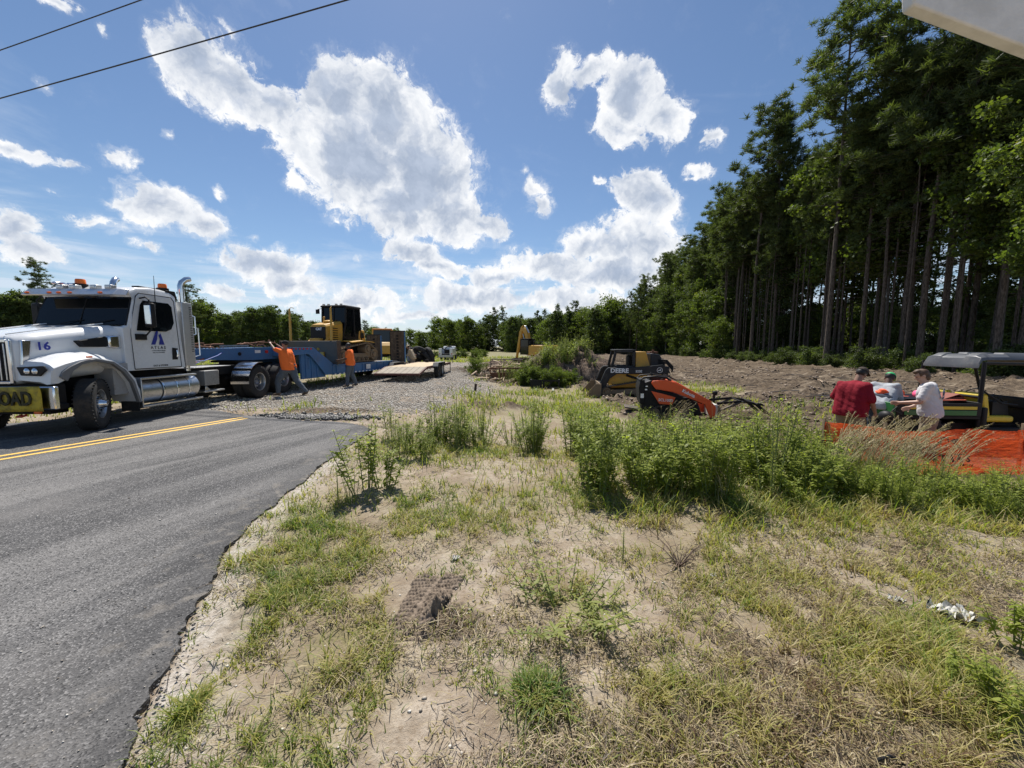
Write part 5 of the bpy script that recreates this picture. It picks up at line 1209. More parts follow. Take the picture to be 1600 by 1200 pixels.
def build_attachments():
    o = P(792, 601, -.45); A = empty('rusty_frame', (o.x, o.y+.3, gzf(o.x, o.y)), R(4), 'rusty steel bucket frame left of the weedy mound', 'steel frame')
    m = MB(); m.bx(-.95, .95, -.3, -.26, 0, .52); m.bx(-.95, -.9, -.3, .4, 0, .7); m.bx(.9, .95, -.3, .4, 0, .7); m.bx(-.95, .95, .36, .4, 0, .45); m.build('box', RUST, A, .01)
    m = MB(); m.bx(-1.0, 1.0, -.34, -.28, .72, .80); m.bx(-.45, -.38, -.33, -.27, 0, .76); m.bx(.1, .17, -.33, -.27, 0, .76); m.build('rail', RUST, A, .01)
    m = MB(); m.tube([(-.9, -.1, .7), (-.9, 0, 1.25), (.9, .1, 1.22)], .03, 8); m.build('bar', STEELD, A)
    o = P(852, 608, -.45); A = empty('fork_carriage', (o.x, o.y+.2, gzf(o.x, o.y)), R(-6), 'black fork carriage frame lying in the grass beside the loader bucket', 'fork carriage')
    m = MB(); m.bx(-.72, .72, -.25, -.20, .38, .46); m.bx(-.72, .72, -.25, -.20, .02, .10); m.bx(-.72, -.66, -.25, .25, .02, .46); m.bx(.66, .72, -.25, .25, .02, .46); m.bx(-.1, -.02, -.25, -.2, .05, .4); m.box((.25, -.23, .23), (.06, .04, .42), (0, .5, 0)); m.box((-.4, -.23, .23), (.5, .04, .3)); m.build('carriage', BLACKP, A, .01)
    for x in (-.4, .4): m = MB(); m.bx(x-.05, x+.05, -1.3, -.2, .02, .06); m.build('fork', ALU, A, .005)
build_attachments()
# ---------------------------------------------------------------- people
def cloth(name, col, vary=.2, dirt=.2):
    return paint(name, col, .85, 0, dirt, tuple(c*.5 for c in col), 9, bump=.5, vary=vary, spec=.2)
SKIN_D = paint('dark_skin', (.10, .052, .032), .5, 0, 0, vary=.1); SKIN_M = paint('brown_skin', (.27, .15, .10), .5, 0, 0, vary=.1); SKIN_L = paint('light_skin', (.45, .26, .18), .5, 0, 0, vary=.1)
HAIR_B = paint('black_hair', (.012, .01, .009), .6, 0, 0); HAIR_BR = paint('brown_hair', (.085, .045, .022), .6, 0, 0, scale=30, vary=.5)
TEE_O = cloth('orange_cotton', (.95, .19, .04), .1, .1); JEANS = cloth('blue_denim', (.105, .125, .15)); BOOT = paint('boot_leather', (.12, .08, .05), .7, 0, .5)
def cap_(m, a, b, r0, r1, n=12):
    a, b = Vector(a), Vector(b); m.tube([a, a.lerp(b, .33), a.lerp(b, .66), b], [r0, r0+(r1-r0)*.33, r0+(r1-r0)*.66, r1], n)
    m.ball(a, r0, n, 8); m.ball(b, r1, n, 8)
def fuse(m, name, mat, parent, vox=.014, smooth=4, wrinkle=0.0, seed=0):
    "voxel-fuse overlapping closed shapes into one continuous surface"
    o = m.build('tmp', mat); r = o.modifiers.new('r', 'REMESH'); r.mode = 'VOXEL'; r.voxel_size = vox; r.use_smooth_shade = True
    s_ = o.modifiers.new('s', 'SMOOTH'); s_.factor = .5; s_.iterations = smooth
    bpy.context.view_layer.update(); dg = bpy.context.evaluated_depsgraph_get()
    me = bpy.data.meshes.new_from_object(o.evaluated_get(dg)); bpy.data.objects.remove(o); me.name = name
    if wrinkle:
        n = len(me.vertices); co_ = np.empty(n*3, np.float32); me.vertices.foreach_get('co', co_); nn = np.empty(n*3, np.float32); me.vertices.foreach_get('normal', nn)
        c = co_.reshape(-1, 3).astype(float); q = nn.reshape(-1, 3)
        w = fbm(c[:, 0]*9+c[:, 2]*7+seed+50, c[:, 2]*11-c[:, 1]*8+50, 3)-.5+.5*(fbm(c[:, 2]*22+c[:, 0]*9+90+seed, c[:, 1]*14+60, 2)-.5)
        c = c+q*(w*wrinkle)[:, None]; me.vertices.foreach_set('co', c.astype(np.float32).ravel()); me.update()
    o = bpy.data.objects.new(name, me); link(o); o.parent = parent
    if not len(me.materials): me.materials.append(mat)
    me.shade_smooth(); return o
def hand(m, w, d, palm_n, curl=.6, s=1.0, side=1):
    "hand at wrist w pointing along d; palm faces palm_n; five separate fingers"
    w, d, pn = Vector(w), Vector(d).normalized(), Vector(palm_n); pn = (pn-d*pn.dot(d)).normalized(); x = d.cross(pn)*side
    for k in range(4):
        o = x*(-.030+.020*k)*s; cap_(m, w+o*.7+d*.01, w+o+d*.085*s, .014*s, .012*s, 8)
        L = (.062, .074, .068, .052)[k]*s; p = w+o+d*.088*s; dd = d
        for j in range(3):
            dd = (dd*math.cos(curl*.75)+pn*math.sin(curl*.75)).normalized(); q = p+dd*L*(.45, .32, .25)[j]; cap_(m, p, q, (.0095-.001*j)*s, (.0088-.001*j)*s, 7); p = q
    p = w+x*-.026*s+d*.025*s; dd = (d*.75-x*.75+pn*.35).normalized(); q = p+dd*.045*s; cap_(m, p, q, .013*s, .010*s, 7); dd = (dd+pn*.7).normalized(); cap_(m, q, q+dd*.032*s, .0095*s, .008*s, 7)
def person(loc, rz, J, label, skin, shirt, trouser, hat=None, hair=HAIR_B, hairlen=0, build=1.0, face=(0, 1, 0), sleeve=.75, boots=BOOT, shoe_h=.12, hatmat=None, brim=True, curl=.8, belly=0.0, z=None, logo=None):
    "J: joint positions in metres, +y is where the person faces; z=0 at the soles"
    T = empty('person', (loc[0], loc[1], gzf(loc[0], loc[1]) if z is None else z), rz, label, 'person'); b = build
    V_ = {k: Vector(v) for k, v in J.items()}; hd = V_['head']; f = Vector(face).normalized(); up = (hd-V_['neck']).normalized(); rt = f.cross(up).normalized(); f = up.cross(rt)
    m = MB()
    cap_(m, V_['pelvis'], V_['chest'], .10*b, .10*b); cap_(m, V_['chest'], V_['neck']-Vector((0, 0, .05)), .085*b, .058); cap_(m, V_['neck']-Vector((0, 0, .06)), hd-up*.04, .062, .060)
    for s in ('L', 'R'):
        cap_(m, V_['hip'+s], V_['knee'+s], .085*b, .055*b); cap_(m, V_['knee'+s], V_['ank'+s], .056*b, .038); cap_(m, V_['ank'+s]+Vector((0, 0, -.03)), V_['toe'+s], .042, .033)
        cap_(m, V_['chest'].lerp(V_['sh'+s], .5), V_['sh'+s], .065*b, .050*b); cap_(m, V_['sh'+s], V_['el'+s], .052*b, .040*b); cap_(m, V_['el'+s], V_['wr'+s], .040*b, .027)
        d = (V_['wr'+s]-V_['el'+s]).normalized(); pn = V_.get('palm'+s, Vector((-1 if s == 'R' else 1, 0, 0))); hand(m, V_['wr'+s], d, pn, curl, 1, -1 if s == 'L' else 1)
    # head: skull, jaw, nose, ears
    def hp(a, c, e): return hd+rt*a+f*c+up*e
    M0 = m.M; m.M = Matrix.Translation(hd) @ Matrix((rt, f, up)).transposed().to_4x4()
    m.ball((0, -.005, .035), (.076, .095, .088), 18, 12); m.ball((0, .028, -.045), (.055, .062, .062), 14, 10); m.ball((0, .052, -.088), (.028, .024, .02), 8, 6)
    m.ball((0, .098, -.012), (.013, .02, .022), 8, 6); m.ball((0, .085, .028), (.05, .012, .012), 8, 6)
    for sx in (-1, 1): m.ball((sx*.078, -.01, -.005), (.011, .022, .033), 8, 6)
    m.ball((0, .082, -.052), (.024, .010, .006), 8, 5); m.M = M0
    body = fuse(m, 'body', skin, T, .0085, 2)
    HM = Matrix.Translation(hd) @ Matrix((rt, f, up)).transposed().to_4x4()
    for sx in (-1, 1):
        e = MB(); e.M = HM; e.ball((sx*.031, .082, .008), (.0125, .008, .007), 8, 6); e.build('eye', INK, body)
    # shirt
    m = MB(); k = .022
    ch, pv = V_['chest'], V_['pelvis']; fw = Vector((0, 1, 0)); tors = (V_['shR']-V_['shL']).normalized()
    for t_ in (-.5, 0, .5): cap_(m, pv+tors*t_*.17*b+Vector((0, 0, -.06)), ch+tors*t_*.20*b, .142*b+k*.5, .122*b+k*.5, 14)
    if belly: m.ball(pv.lerp(ch, .45)+fw*.05, (.15*b, belly, .17), 16, 10)
    cap_(m, ch, V_['neck']-Vector((0, 0, .05)), .12*b, .078)
    for s in ('L', 'R'):
        cap_(m, ch.lerp(V_['sh'+s], .45), V_['sh'+s], .10*b, .072*b+.004); e = V_['sh'+s].lerp(V_['el'+s], sleeve) if sleeve <= 1 else V_['el'+s]
        cap_(m, V_['neck']-Vector((0, 0, .06)), V_['sh'+s], .075, .062*b); cap_(m, V_['sh'+s], e, .064*b+.008, .060*b+.008)
        if sleeve > 1: cap_(m, V_['el'+s], V_['wr'+s].lerp(V_['el'+s], .08), .054*b, .038)
    sh = fuse(m, 'shirt', shirt, T, .014, 4, .026, int(loc[0]*7))
    import bmesh
    bm = bmesh.new(); bm.from_mesh(sh.data); bmesh.ops.bisect_plane(bm, geom=bm.verts[:]+bm.edges[:]+bm.faces[:], plane_co=(0, 0, pv.z-.10), plane_no=(0, .08, -1), clear_outer=True); bm.to_mesh(sh.data); bm.free()
    # trousers and boots
    m = MB()
    for s in ('L', 'R'):
        cap_(m, V_['hip'+s]+Vector((0, 0, .05)), V_['knee'+s], .125*b, .084*b); cap_(m, V_['knee'+s], V_['ank'+s]+Vector((0, 0, .02)), .083*b, .066)
    cap_(m, V_['hipL']+Vector((0, 0, .07)), V_['hipR']+Vector((0, 0, .07)), .125*b, .125*b); cap_(m, V_['hipL']-Vector((0, 0, .04)), V_['hipR']-Vector((0, 0, .04)), .115*b, .115*b); fuse(m, 'trousers', trouser, T, .014, 4, .028, 9)
    for s in ('L', 'R'):
        m = MB(); a, t_ = V_['ank'+s], V_['toe'+s]; cap_(m, a+Vector((0, 0, .05)), a+Vector((0, 0, -.03)), .052, .052); cap_(m, a+Vector((0, 0, -.035))-(t_-a)*.25, t_+Vector((0, 0, .005)), .047, .040); fuse(m, 'boot', boots, T, .012, 3)
    # hair
    m = MB(); m.M = HM
    m.ball((0, -.014, .045), (.084, .098, .092), 18, 12)
    if hairlen: m.ball((0, -.045, -.02), (.074, .065, .08), 14, 10); m.ball((0, .03, .10), (.07, .07, .04), 12, 8)
    h = fuse(m, 'hair', hair, T, .010, 1, .018, 3)
    me = h.data   # keep the hairline off the face
    import bmesh
    bm = bmesh.new(); bm.from_mesh(me); inv = HM.inverted()
    kill = [v for v in bm.verts if (lambda q: (q.y > .045 and q.z < .075-(.0 if not hairlen else .01)) or (q.z < -.03 and q.y > -.02) or (not hairlen and q.z < -.045))(inv @ v.co)]
    bmesh.ops.delete(bm, geom=kill, context='VERTS'); bm.to_mesh(me); bm.free()
    if hat == 'cap':
        m = MB(); m.M = HM; m.ball((0, -.008, .060), (.092, .106, .088), 20, 12)
        if brim: m.prism([(-.075, .07), (-.06, .135), (0, .165), (.06, .135), (.075, .07)], .068, .078, 'z')
        c = m.build('cap', hatmat, T); bm = bmesh.new(); bm.from_mesh(c.data); bmesh.ops.delete(bm, geom=[v for v in bm.verts if (inv @ v.co).z < .045], context='VERTS'); bm.to_mesh(c.data); bm.free()
    if hat == 'straw':
        m = MB(); m.M = HM; m.lathe([(.0, .16), (.06, .16), (.085, .13), (.095, .07), (.17, .05), (.172, .055), (.1, .08), (.09, .14), (.06, .172), (0, .172)], (0, 0, 0), (0, 0, 1), 24); m.build('hat', hatmat, T)
    return T
STAND = dict(pelvis=(0, 0, .98), chest=(0, .0, 1.34), neck=(0, -.01, 1.50), head=(0, .02, 1.66), hipL=(-.09, 0, .93), hipR=(.09, 0, .93), kneeL=(-.11, .02, .50), kneeR=(.11, .02, .50),
    ankL=(-.12, -.02, .09), ankR=(.12, -.02, .09), toeL=(-.14, .13, .035), toeR=(.14, .13, .035), shL=(-.19, -.01, 1.44), shR=(.19, -.01, 1.44), elL=(-.25, -.03, 1.15), elR=(.25, -.03, 1.15), wrL=(-.25, .08, .90), wrR=(.25, .08, .90))
def pose(**k): d = dict(STAND); d.update(k); return d
# worker lifting a binder bar at the gooseneck (faces picture left and slightly away)
w1 = P(452, 617.5, 0.016)
pj = pose(pelvis=(0, -.05, .98), chest=(0, .03, 1.37), neck=(0, .05, 1.54), head=(0, .05, 1.70), hipL=(-.09, -.03, .93), hipR=(.09, -.06, .93), kneeL=(-.12, .28, .52), ankL=(-.12, .30, .10), toeL=(-.13, .45, .035), kneeR=(.11, -.20, .52), ankR=(.12, -.52, .12), toeR=(.13, -.40, .035),
    shL=(-.19, .04, 1.47), shR=(.19, .03, 1.47), elL=(-.22, .28, 1.56), elR=(.20, .24, 1.52), wrL=(-.14, .46, 1.74), wrR=(.14, .44, 1.70), palmL=(0, 0, 1), palmR=(0, .3, 1))
person((w1.x, w1.y), R(84), pj, 'worker in orange t-shirt and jeans striding by the truck wheels, arms raised with a bar', SKIN_M, TEE_O, JEANS, 'cap', build=1.16, face=(0, 1, .12), hatmat=cloth('black_cap', (.02, .02, .022)), brim=False, z=0, belly=.10)
def wl(p): return Vector((w1.x, w1.y, 0))+Matrix.Rotation(R(84), 3, 'Z') @ Vector(p)
rod('binder_bar', wl((.0, .42, 1.76)), wl((-.05, .98, 1.775)), .019, RUST, 'rusty binder bar held up by the first orange shirted worker', 'bar', lambda m: m.lathe([(.019, 0), (.04, .02), (.04, .07), (.019, .09)], wl((-.05, .9, 1.772)), wl((0, 1, 0))-wl((0, 0, 0)), 10))
w2 = P(549, 604, 0)
pj = pose(chest=(0, .03, 1.34), head=(0, .06, 1.65), neck=(0, .03, 1.50), kneeL=(-.12, .10, .50), ankL=(-.16, .12, .09), toeL=(-.20, .26, .035), kneeR=(.12, .0, .50), ankR=(.15, -.16, .10), toeR=(.18, -.02, .035), elL=(-.26, .10, 1.16), wrL=(-.26, .38, 1.10), elR=(.26, .02, 1.14), wrR=(.22, .24, 1.02))
person((w2.x, w2.y), R(100), pj, 'worker in orange t-shirt and jeans standing at the trailer deck beside the dozer blade', SKIN_D, TEE_O, JEANS, None, build=1.1, z=0, face=(-.1, 1, -.25))
w3y = 24.2
pj = pose(chest=(0, .16, 1.30), neck=(0, .22, 1.44), head=(0, .30, 1.58), pelvis=(0, -.03, .96), elL=(-.26, .2, 1.1), wrL=(-.22, .48, 1.08), elR=(.27, .12, 1.06), wrR=(.26, .36, 1.0), shL=(-.19, .14, 1.38), shR=(.19, .14, 1.38))
person((at_row(645.5, w3y), w3y), R(80), pj, 'man in khaki shirt and straw hat stooping beside the tall timber ramp', SKIN_M, cloth('khaki_cotton', (.38, .32, .23)), cloth('grey_trousers', (.25, .22, .18)), 'straw', hatmat=paint('straw', (.5, .42, .28), .8), z=0, sleeve=1.2, boots=BOOT)
person((at_row(639.5, w3y+.2), w3y+.2), R(-80), pose(elR=(.26, .1, 1.1), wrR=(.2, .35, 1.12), head=(0, .04, 1.42), neck=(0, .02, 1.28), chest=(0, .02, 1.14), pelvis=(0, 0, .82), shL=(-.17, 0, 1.22), shR=(.17, 0, 1.22), elL=(-.22, 0, .98), wrL=(-.2, .2, .9), hipL=(-.09, 0, .78), hipR=(.09, 0, .78), kneeL=(-.11, .04, .44), kneeR=(.11, .04, .44)),
    'person in blue and white plaid half hidden between timber ramp and khaki man', SKIN_M, cloth('plaid_cotton', (.30, .36, .45), .6), cloth('dark_trousers', (.04, .045, .06)), None, z=0, sleeve=1.2)
# the three at the utility vehicle (they stand on the lower ground)
r1 = (at_row(1335, 7.15), 7.15)
RED = cloth('red_cotton', (.24, .010, .022)); 
pj = pose(pelvis=(0, -.02, .97), chest=(0, .06, 1.34), neck=(0, .11, 1.50), head=(.02, .20, 1.62), elL=(-.30, .03, 1.16), wrL=(-.27, .26, 1.0), elR=(.30, .02, 1.15), wrR=(.28, .20, .94), shL=(-.195, .05, 1.41), shR=(.195, .05, 1.41))
person(r1, R(-68), pj, 'man in dark red polo shirt and camouflage cap looking down beside the utility vehicle', SKIN_M, RED, cloth('tan_trousers', (.30, .22, .14)), 'cap', hair=HAIR_B, build=1.16, face=(.1, 1, -.45), hatmat=cloth('brown_cap', (.07, .055, .045)), z=-.50, belly=.17, sleeve=.9)
r2 = (at_row(1381, 8.1), 8.1)
pj = pose(chest=(0, .22, 1.18), neck=(0, .30, 1.32), head=(0, .40, 1.42), pelvis=(0, -.1, .93), shL=(-.18, .2, 1.28), shR=(.18, .2, 1.28), elL=(-.22, .32, 1.02), wrL=(-.16, .5, .92), elR=(.22, .30, 1.0), wrR=(.16, .48, .9))
GREENB = paint('green_brim', (.02, .42, .12), .6, 0, 0)
person(r2, R(-60), pj, 'bending person in grey long sleeves and green-brimmed cap between red shirt and white shirt', SKIN_D, cloth('grey_sweat', (.40, .42, .44)), cloth('dark_jeans', (.05, .06, .08)), 'cap', face=(0, 1, -.5), hatmat=GREENB, z=-.47, sleeve=1.2)
r3 = (at_row(1462, 6.95), 6.95)
WH = cloth('white_cotton', (.62, .60, .60))
pj = pose(chest=(0, .06, 1.32), neck=(0, .10, 1.47), head=(-.01, .15, 1.60), elL=(-.28, .12, 1.14), wrL=(-.26, .38, 1.10), elR=(.29, .10, 1.10), wrR=(.20, .30, .98), shL=(-.20, .04, 1.42), shR=(.20, .04, 1.42))
t3 = person(r3, R(36), pj, 'man with tousled brown hair and white printed t-shirt working at the vehicle bed', SKIN_L, WH, cloth('tan_shorts', (.30, .24, .17)), None, hair=HAIR_BR, hairlen=1, build=1.05, face=(-.35, 1, -.35), z=-.50, sleeve=.72)
mk = MB()
mk.M = frame((0.045, -.128, 1.30), (1, 0, 0), (0, 0, 1))
mk.lathe([(.085, 0), (.10, 0), (.10, .006), (.085, .006)], (0, 0, 0), (0, 0, 1), 20, closed=True); mk.prism([(-.15, .03), (-.06, .075), (.0, .03), (.10, .07), (.16, .0), (.07, .01), (0, -.04), (-.08, .02)], 0, .006, 'z'); mk.prism([(-.10, -.06), (.10, -.05), (.10, -.08), (-.10, -.09)], 0, .006, 'z')
mk.build('shirt_print', cloth('faded_print', (.10, .12, .17)), t3)
# ---------------------------------------------------------------- utility vehicle at the right edge
def build_utv():
    # +x forward: picture right; the bed faces left
    UY = 7.9; ux = at_row(1555, 7.6); Z0 = -.47
    T = empty('utility_vehicle', (ux, UY+.35, Z0), R(-4), 'green and yellow utility vehicle with grey molded canopy and open bed at the right edge', 'utility vehicle')
    GRN = paint('vehicle_green', (.02, .16, .035), .4, 0, .35); YEL = paint('vehicle_yellow', (.70, .52, .03), .45, 0, .2); DK = paint('canopy_grey', (.095, .10, .108), .42, 0, .3, (.3, .28, .25), 5)
    for x in (-1.05, 1.15):
        for s in (-1, 1): simple_wheel(T, (x, s*.58, .32), .32, .26, s, YEL, 16)
    m = MB(); m.bx(-1.5, 1.6, -.45, .45, .32, .55); m.build('chassis', FRAME, T, .02)
    m = MB(); m.bx(-1.75, -.15, -.68, .68, .66, .72); m.bx(-1.75, -.15, -.70, -.66, .72, .98); m.bx(-1.75, -.15, .66, .70, .72, .98); m.bx(-.19, -.15, -.66, .66, .72, 1.0); m.build('cargo_bed', BLACKP, T, .01)
    m = MB(); m.bx(-1.80, -1.755, -.70, .70, .66, .98); tg = m.build('tailgate', GRN, T, .01)
    m = MB(); m.bx(-1.60, -.25, -.712, -.702, .86, .92); m.build('side_stripe', YEL, T, .003); m = MB(); m.bx(-1.60, -.25, -.711, -.701, .74, .84); m.build('side_panel', GRN, T, .003)
    m = MB(); m.bx(-.05, 1.5, -.68, .68, .40, .50); m.bx(.85, 1.55, -.62, .62, .5, .88); m.bx(-.1, .0, -.68, .68, .5, .9); m.build('floor', BLACKP, T, .03)
    m = MB(); m.prism([(.95, .88), (1.5, .85), (1.8, .62), (1.8, .45), (.95, .45)], -.60, .60); m.build('hood', GRN, T, .05)
    for s in (-1, 1):
        m = MB(); m.box((.28, s*.34, .66), (.55, .56, .13)); m.box((.02, s*.34, .92), (.13, .54, .50), (0, -.18, 0)); m.build('seat', YEL, T, .04)
    m = MB(); m.bx(.80, .95, -.6, .6, .85, 1.08); m.build('dashboard', BLACKP, T, .03); m = MB(); m.lathe([(.16, 0), (.185, .012), (.16, .024), (.145, .012)], (.68, .3, 1.05), (-.7, 0, .6), 24, closed=True); m.cyl((.85, .3, .98), (.68, .3, 1.06), .02); m.build('steering_wheel', BLACKP, T)
    m = MB()
    for s in (-1, 1):
        m.tube([(-.12, s*.62, .5), (-.12, s*.62, 1.5), (-.10, s*.60, 1.80)], .036, 10); m.tube([(1.25, s*.60, .8), (.95, s*.58, 1.72)], .03, 10); m.tube([(-.10, s*.60, 1.78), (.95, s*.58, 1.76)], .03, 8); m.tube([(-.12, s*.62, 1.25), (.30, s*.60, .98), (.55, s*.64, .95)], .018, 8)
    m.tube([(-.12, -.62, 1.1), (-.12, .62, 1.1)], .025, 8); m.build('roll_cage', BLACKP, T)
    # moulded canopy: rises from a lip, ribbed top
    rg = []
    for x, z, w in ((-.16, 1.72, .54), (-.15, 1.78, .54), (-.10, 1.92, .53), (.0, 1.975, .52), (.10, 1.985, .52), (.12, 1.955, .52), (.42, 1.96, .52), (.44, 1.99, .52), (.9, 1.98, .52), (1.15, 1.93, .53), (1.22, 1.86, .54)):
        rg.append([(x, -w-.03, min(z-.10, 1.84) if z > 1.85 else z-.04), (x, -w+.0, min(z-.03, 1.90) if z > 1.85 else z), (x, -w+.10, z), (x, -.25, z), (x, -.22, z-.035), (x, .22, z-.035), (x, .25, z), (x, w-.10, z), (x, w, min(z-.03, 1.90) if z > 1.85 else z), (x, w+.03, min(z-.10, 1.84) if z > 1.85 else z-.04),
                   (x, w-.06, z-.12 if z > 1.85 else z-.05), (x, 0, z-.10 if z > 1.85 else z-.05), (x, -w+.06, z-.12 if z > 1.85 else z-.05)])
    m = MB(); m.loft(rg); m.build('canopy', DK, T, .008, angle=28)
    return T, ux, UY, Z0
UT, ux, UY, UZ = build_utv()
def utv(p): return UT.matrix_basis @ Vector(p)
def load_items():
    OR = paint('safety_orange', (.95, .12, .03), .7, 0, 0, bump=.3); PK = paint('flag_pink', (.9, .12, .28), .7, 0, 0); WDK = paint('reddish_board', (.22, .06, .04), .7, 0, .2)
    m = MB(); rnd = random.Random(3)
    for k in range(14): c = (-1.45+rnd.uniform(-.24, .24), .05+rnd.uniform(-.3, .3), 1.05+rnd.uniform(0, .12)); m.ball(c, (.10+rnd.random()*.08, .13, .07+rnd.random()*.05), 10, 6)
    o = fuse(m, 'orange_mesh', OR, None, .02, 2, .06, 5); o.matrix_basis = UT.matrix_basis.copy(); tag(o, 'crumpled bright orange mesh bundle heaped on the vehicle bed', 'mesh bundle')
    for k, (y, z, lab) in enumerate(((-.35, 1.00, 'orange safety board lying along the near side of the vehicle bed'), (.12, 1.005, 'orange slat under the crumpled mesh bundle on the vehicle bed'))):
        m = MB(); m.bar((-1.74 if k else -.95, y, z), (-.9 if k else -.22, y-.05, z+.02), .16, .02); m.bar((-1.5 if k else -.9, y+.12, z+.0), (-.95 if k else -.3, y+.16, z+.03), .10, .02); o = m.build('orange_board', paint('faded_orange', (.85, .18, .09), .7, 0, .2), None, .003); o.matrix_basis = UT.matrix_basis.copy(); tag(o, lab, 'board')
    m = MB(); m.lathe([(.025, -.06), (.085, -.06), (.09, 0), (.085, .06), (.025, .06)], (-.80, -.1, 1.09), (.3, .9, .1), 20, closed=True); o = m.build('marking_tape', PK, None); o.matrix_basis = UT.matrix_basis.copy(); tag(o, 'pink roll of marking tape on the vehicle bed behind the white shirt', 'tape roll')
    m = MB(); m.loft([[(-.62, y, 1.02), (-.28, y, 1.14), (-.16, y, 1.04), (-.30, y, 1.12)] for y in (-.4, -.05)]); m.box((-.4, -.22, 1.03), (.42, .34, .05), (0, -.1, 0)); o = m.build('folded_board', WDK, None, .004); o.matrix_basis = UT.matrix_basis.copy(); tag(o, 'folded dark red board leaning on the bed by the canopy post', 'board')
    m = MB()
    for k in range(7): a = -.6+.2*k; m.tube([(-1.72, a*.7, .98), (-1.3, a*.8+.05, 1.04), (-.3, a*.7, 1.02)], .010, 5)
    o = m.build('survey_stakes', paint('grey_stake', (.28, .27, .25), .7), None); o.matrix_basis = UT.matrix_basis.copy(); tag(o, 'grey stakes and rods laid lengthwise in the vehicle bed', 'stakes', kind='stuff')
    m = MB(); m.box((.38, -.3, .86), (.42, .40, .28), (0, 0, .2), top=(.85, .9)); m.tube([(.25, -.45, .98), (.38, -.5, 1.08), (.5, -.45, .98)], .015, 6); o = m.build('equipment_bag', BLACKP, None, .03); o.matrix_basis = UT.matrix_basis.copy(); tag(o, 'black equipment bag on the yellow vehicle seat', 'bag')
load_items()
# string trimmer / blower held by the group
m = MB(); g = Vector((at_row(1392, 7.4), 7.4, .28)); m.ball(g, (.10, .14, .12), 14, 8); m.box(g+Vector((.1, 0, -.18)), (.22, .2, .16)); m.tube([g, g+Vector((.25, .1, .1)), g+Vector((.5, .2, .02))], .018, 6); m.tube([g+Vector((.1, 0, .1)), g+Vector((.2, 0, .2)), g+Vector((.3, .05, .12))], .014, 6)
tag(m.build('power_tool', BLACKP, None, .01), 'black power tool held low between the red shirt and white shirt men', 'power tool')
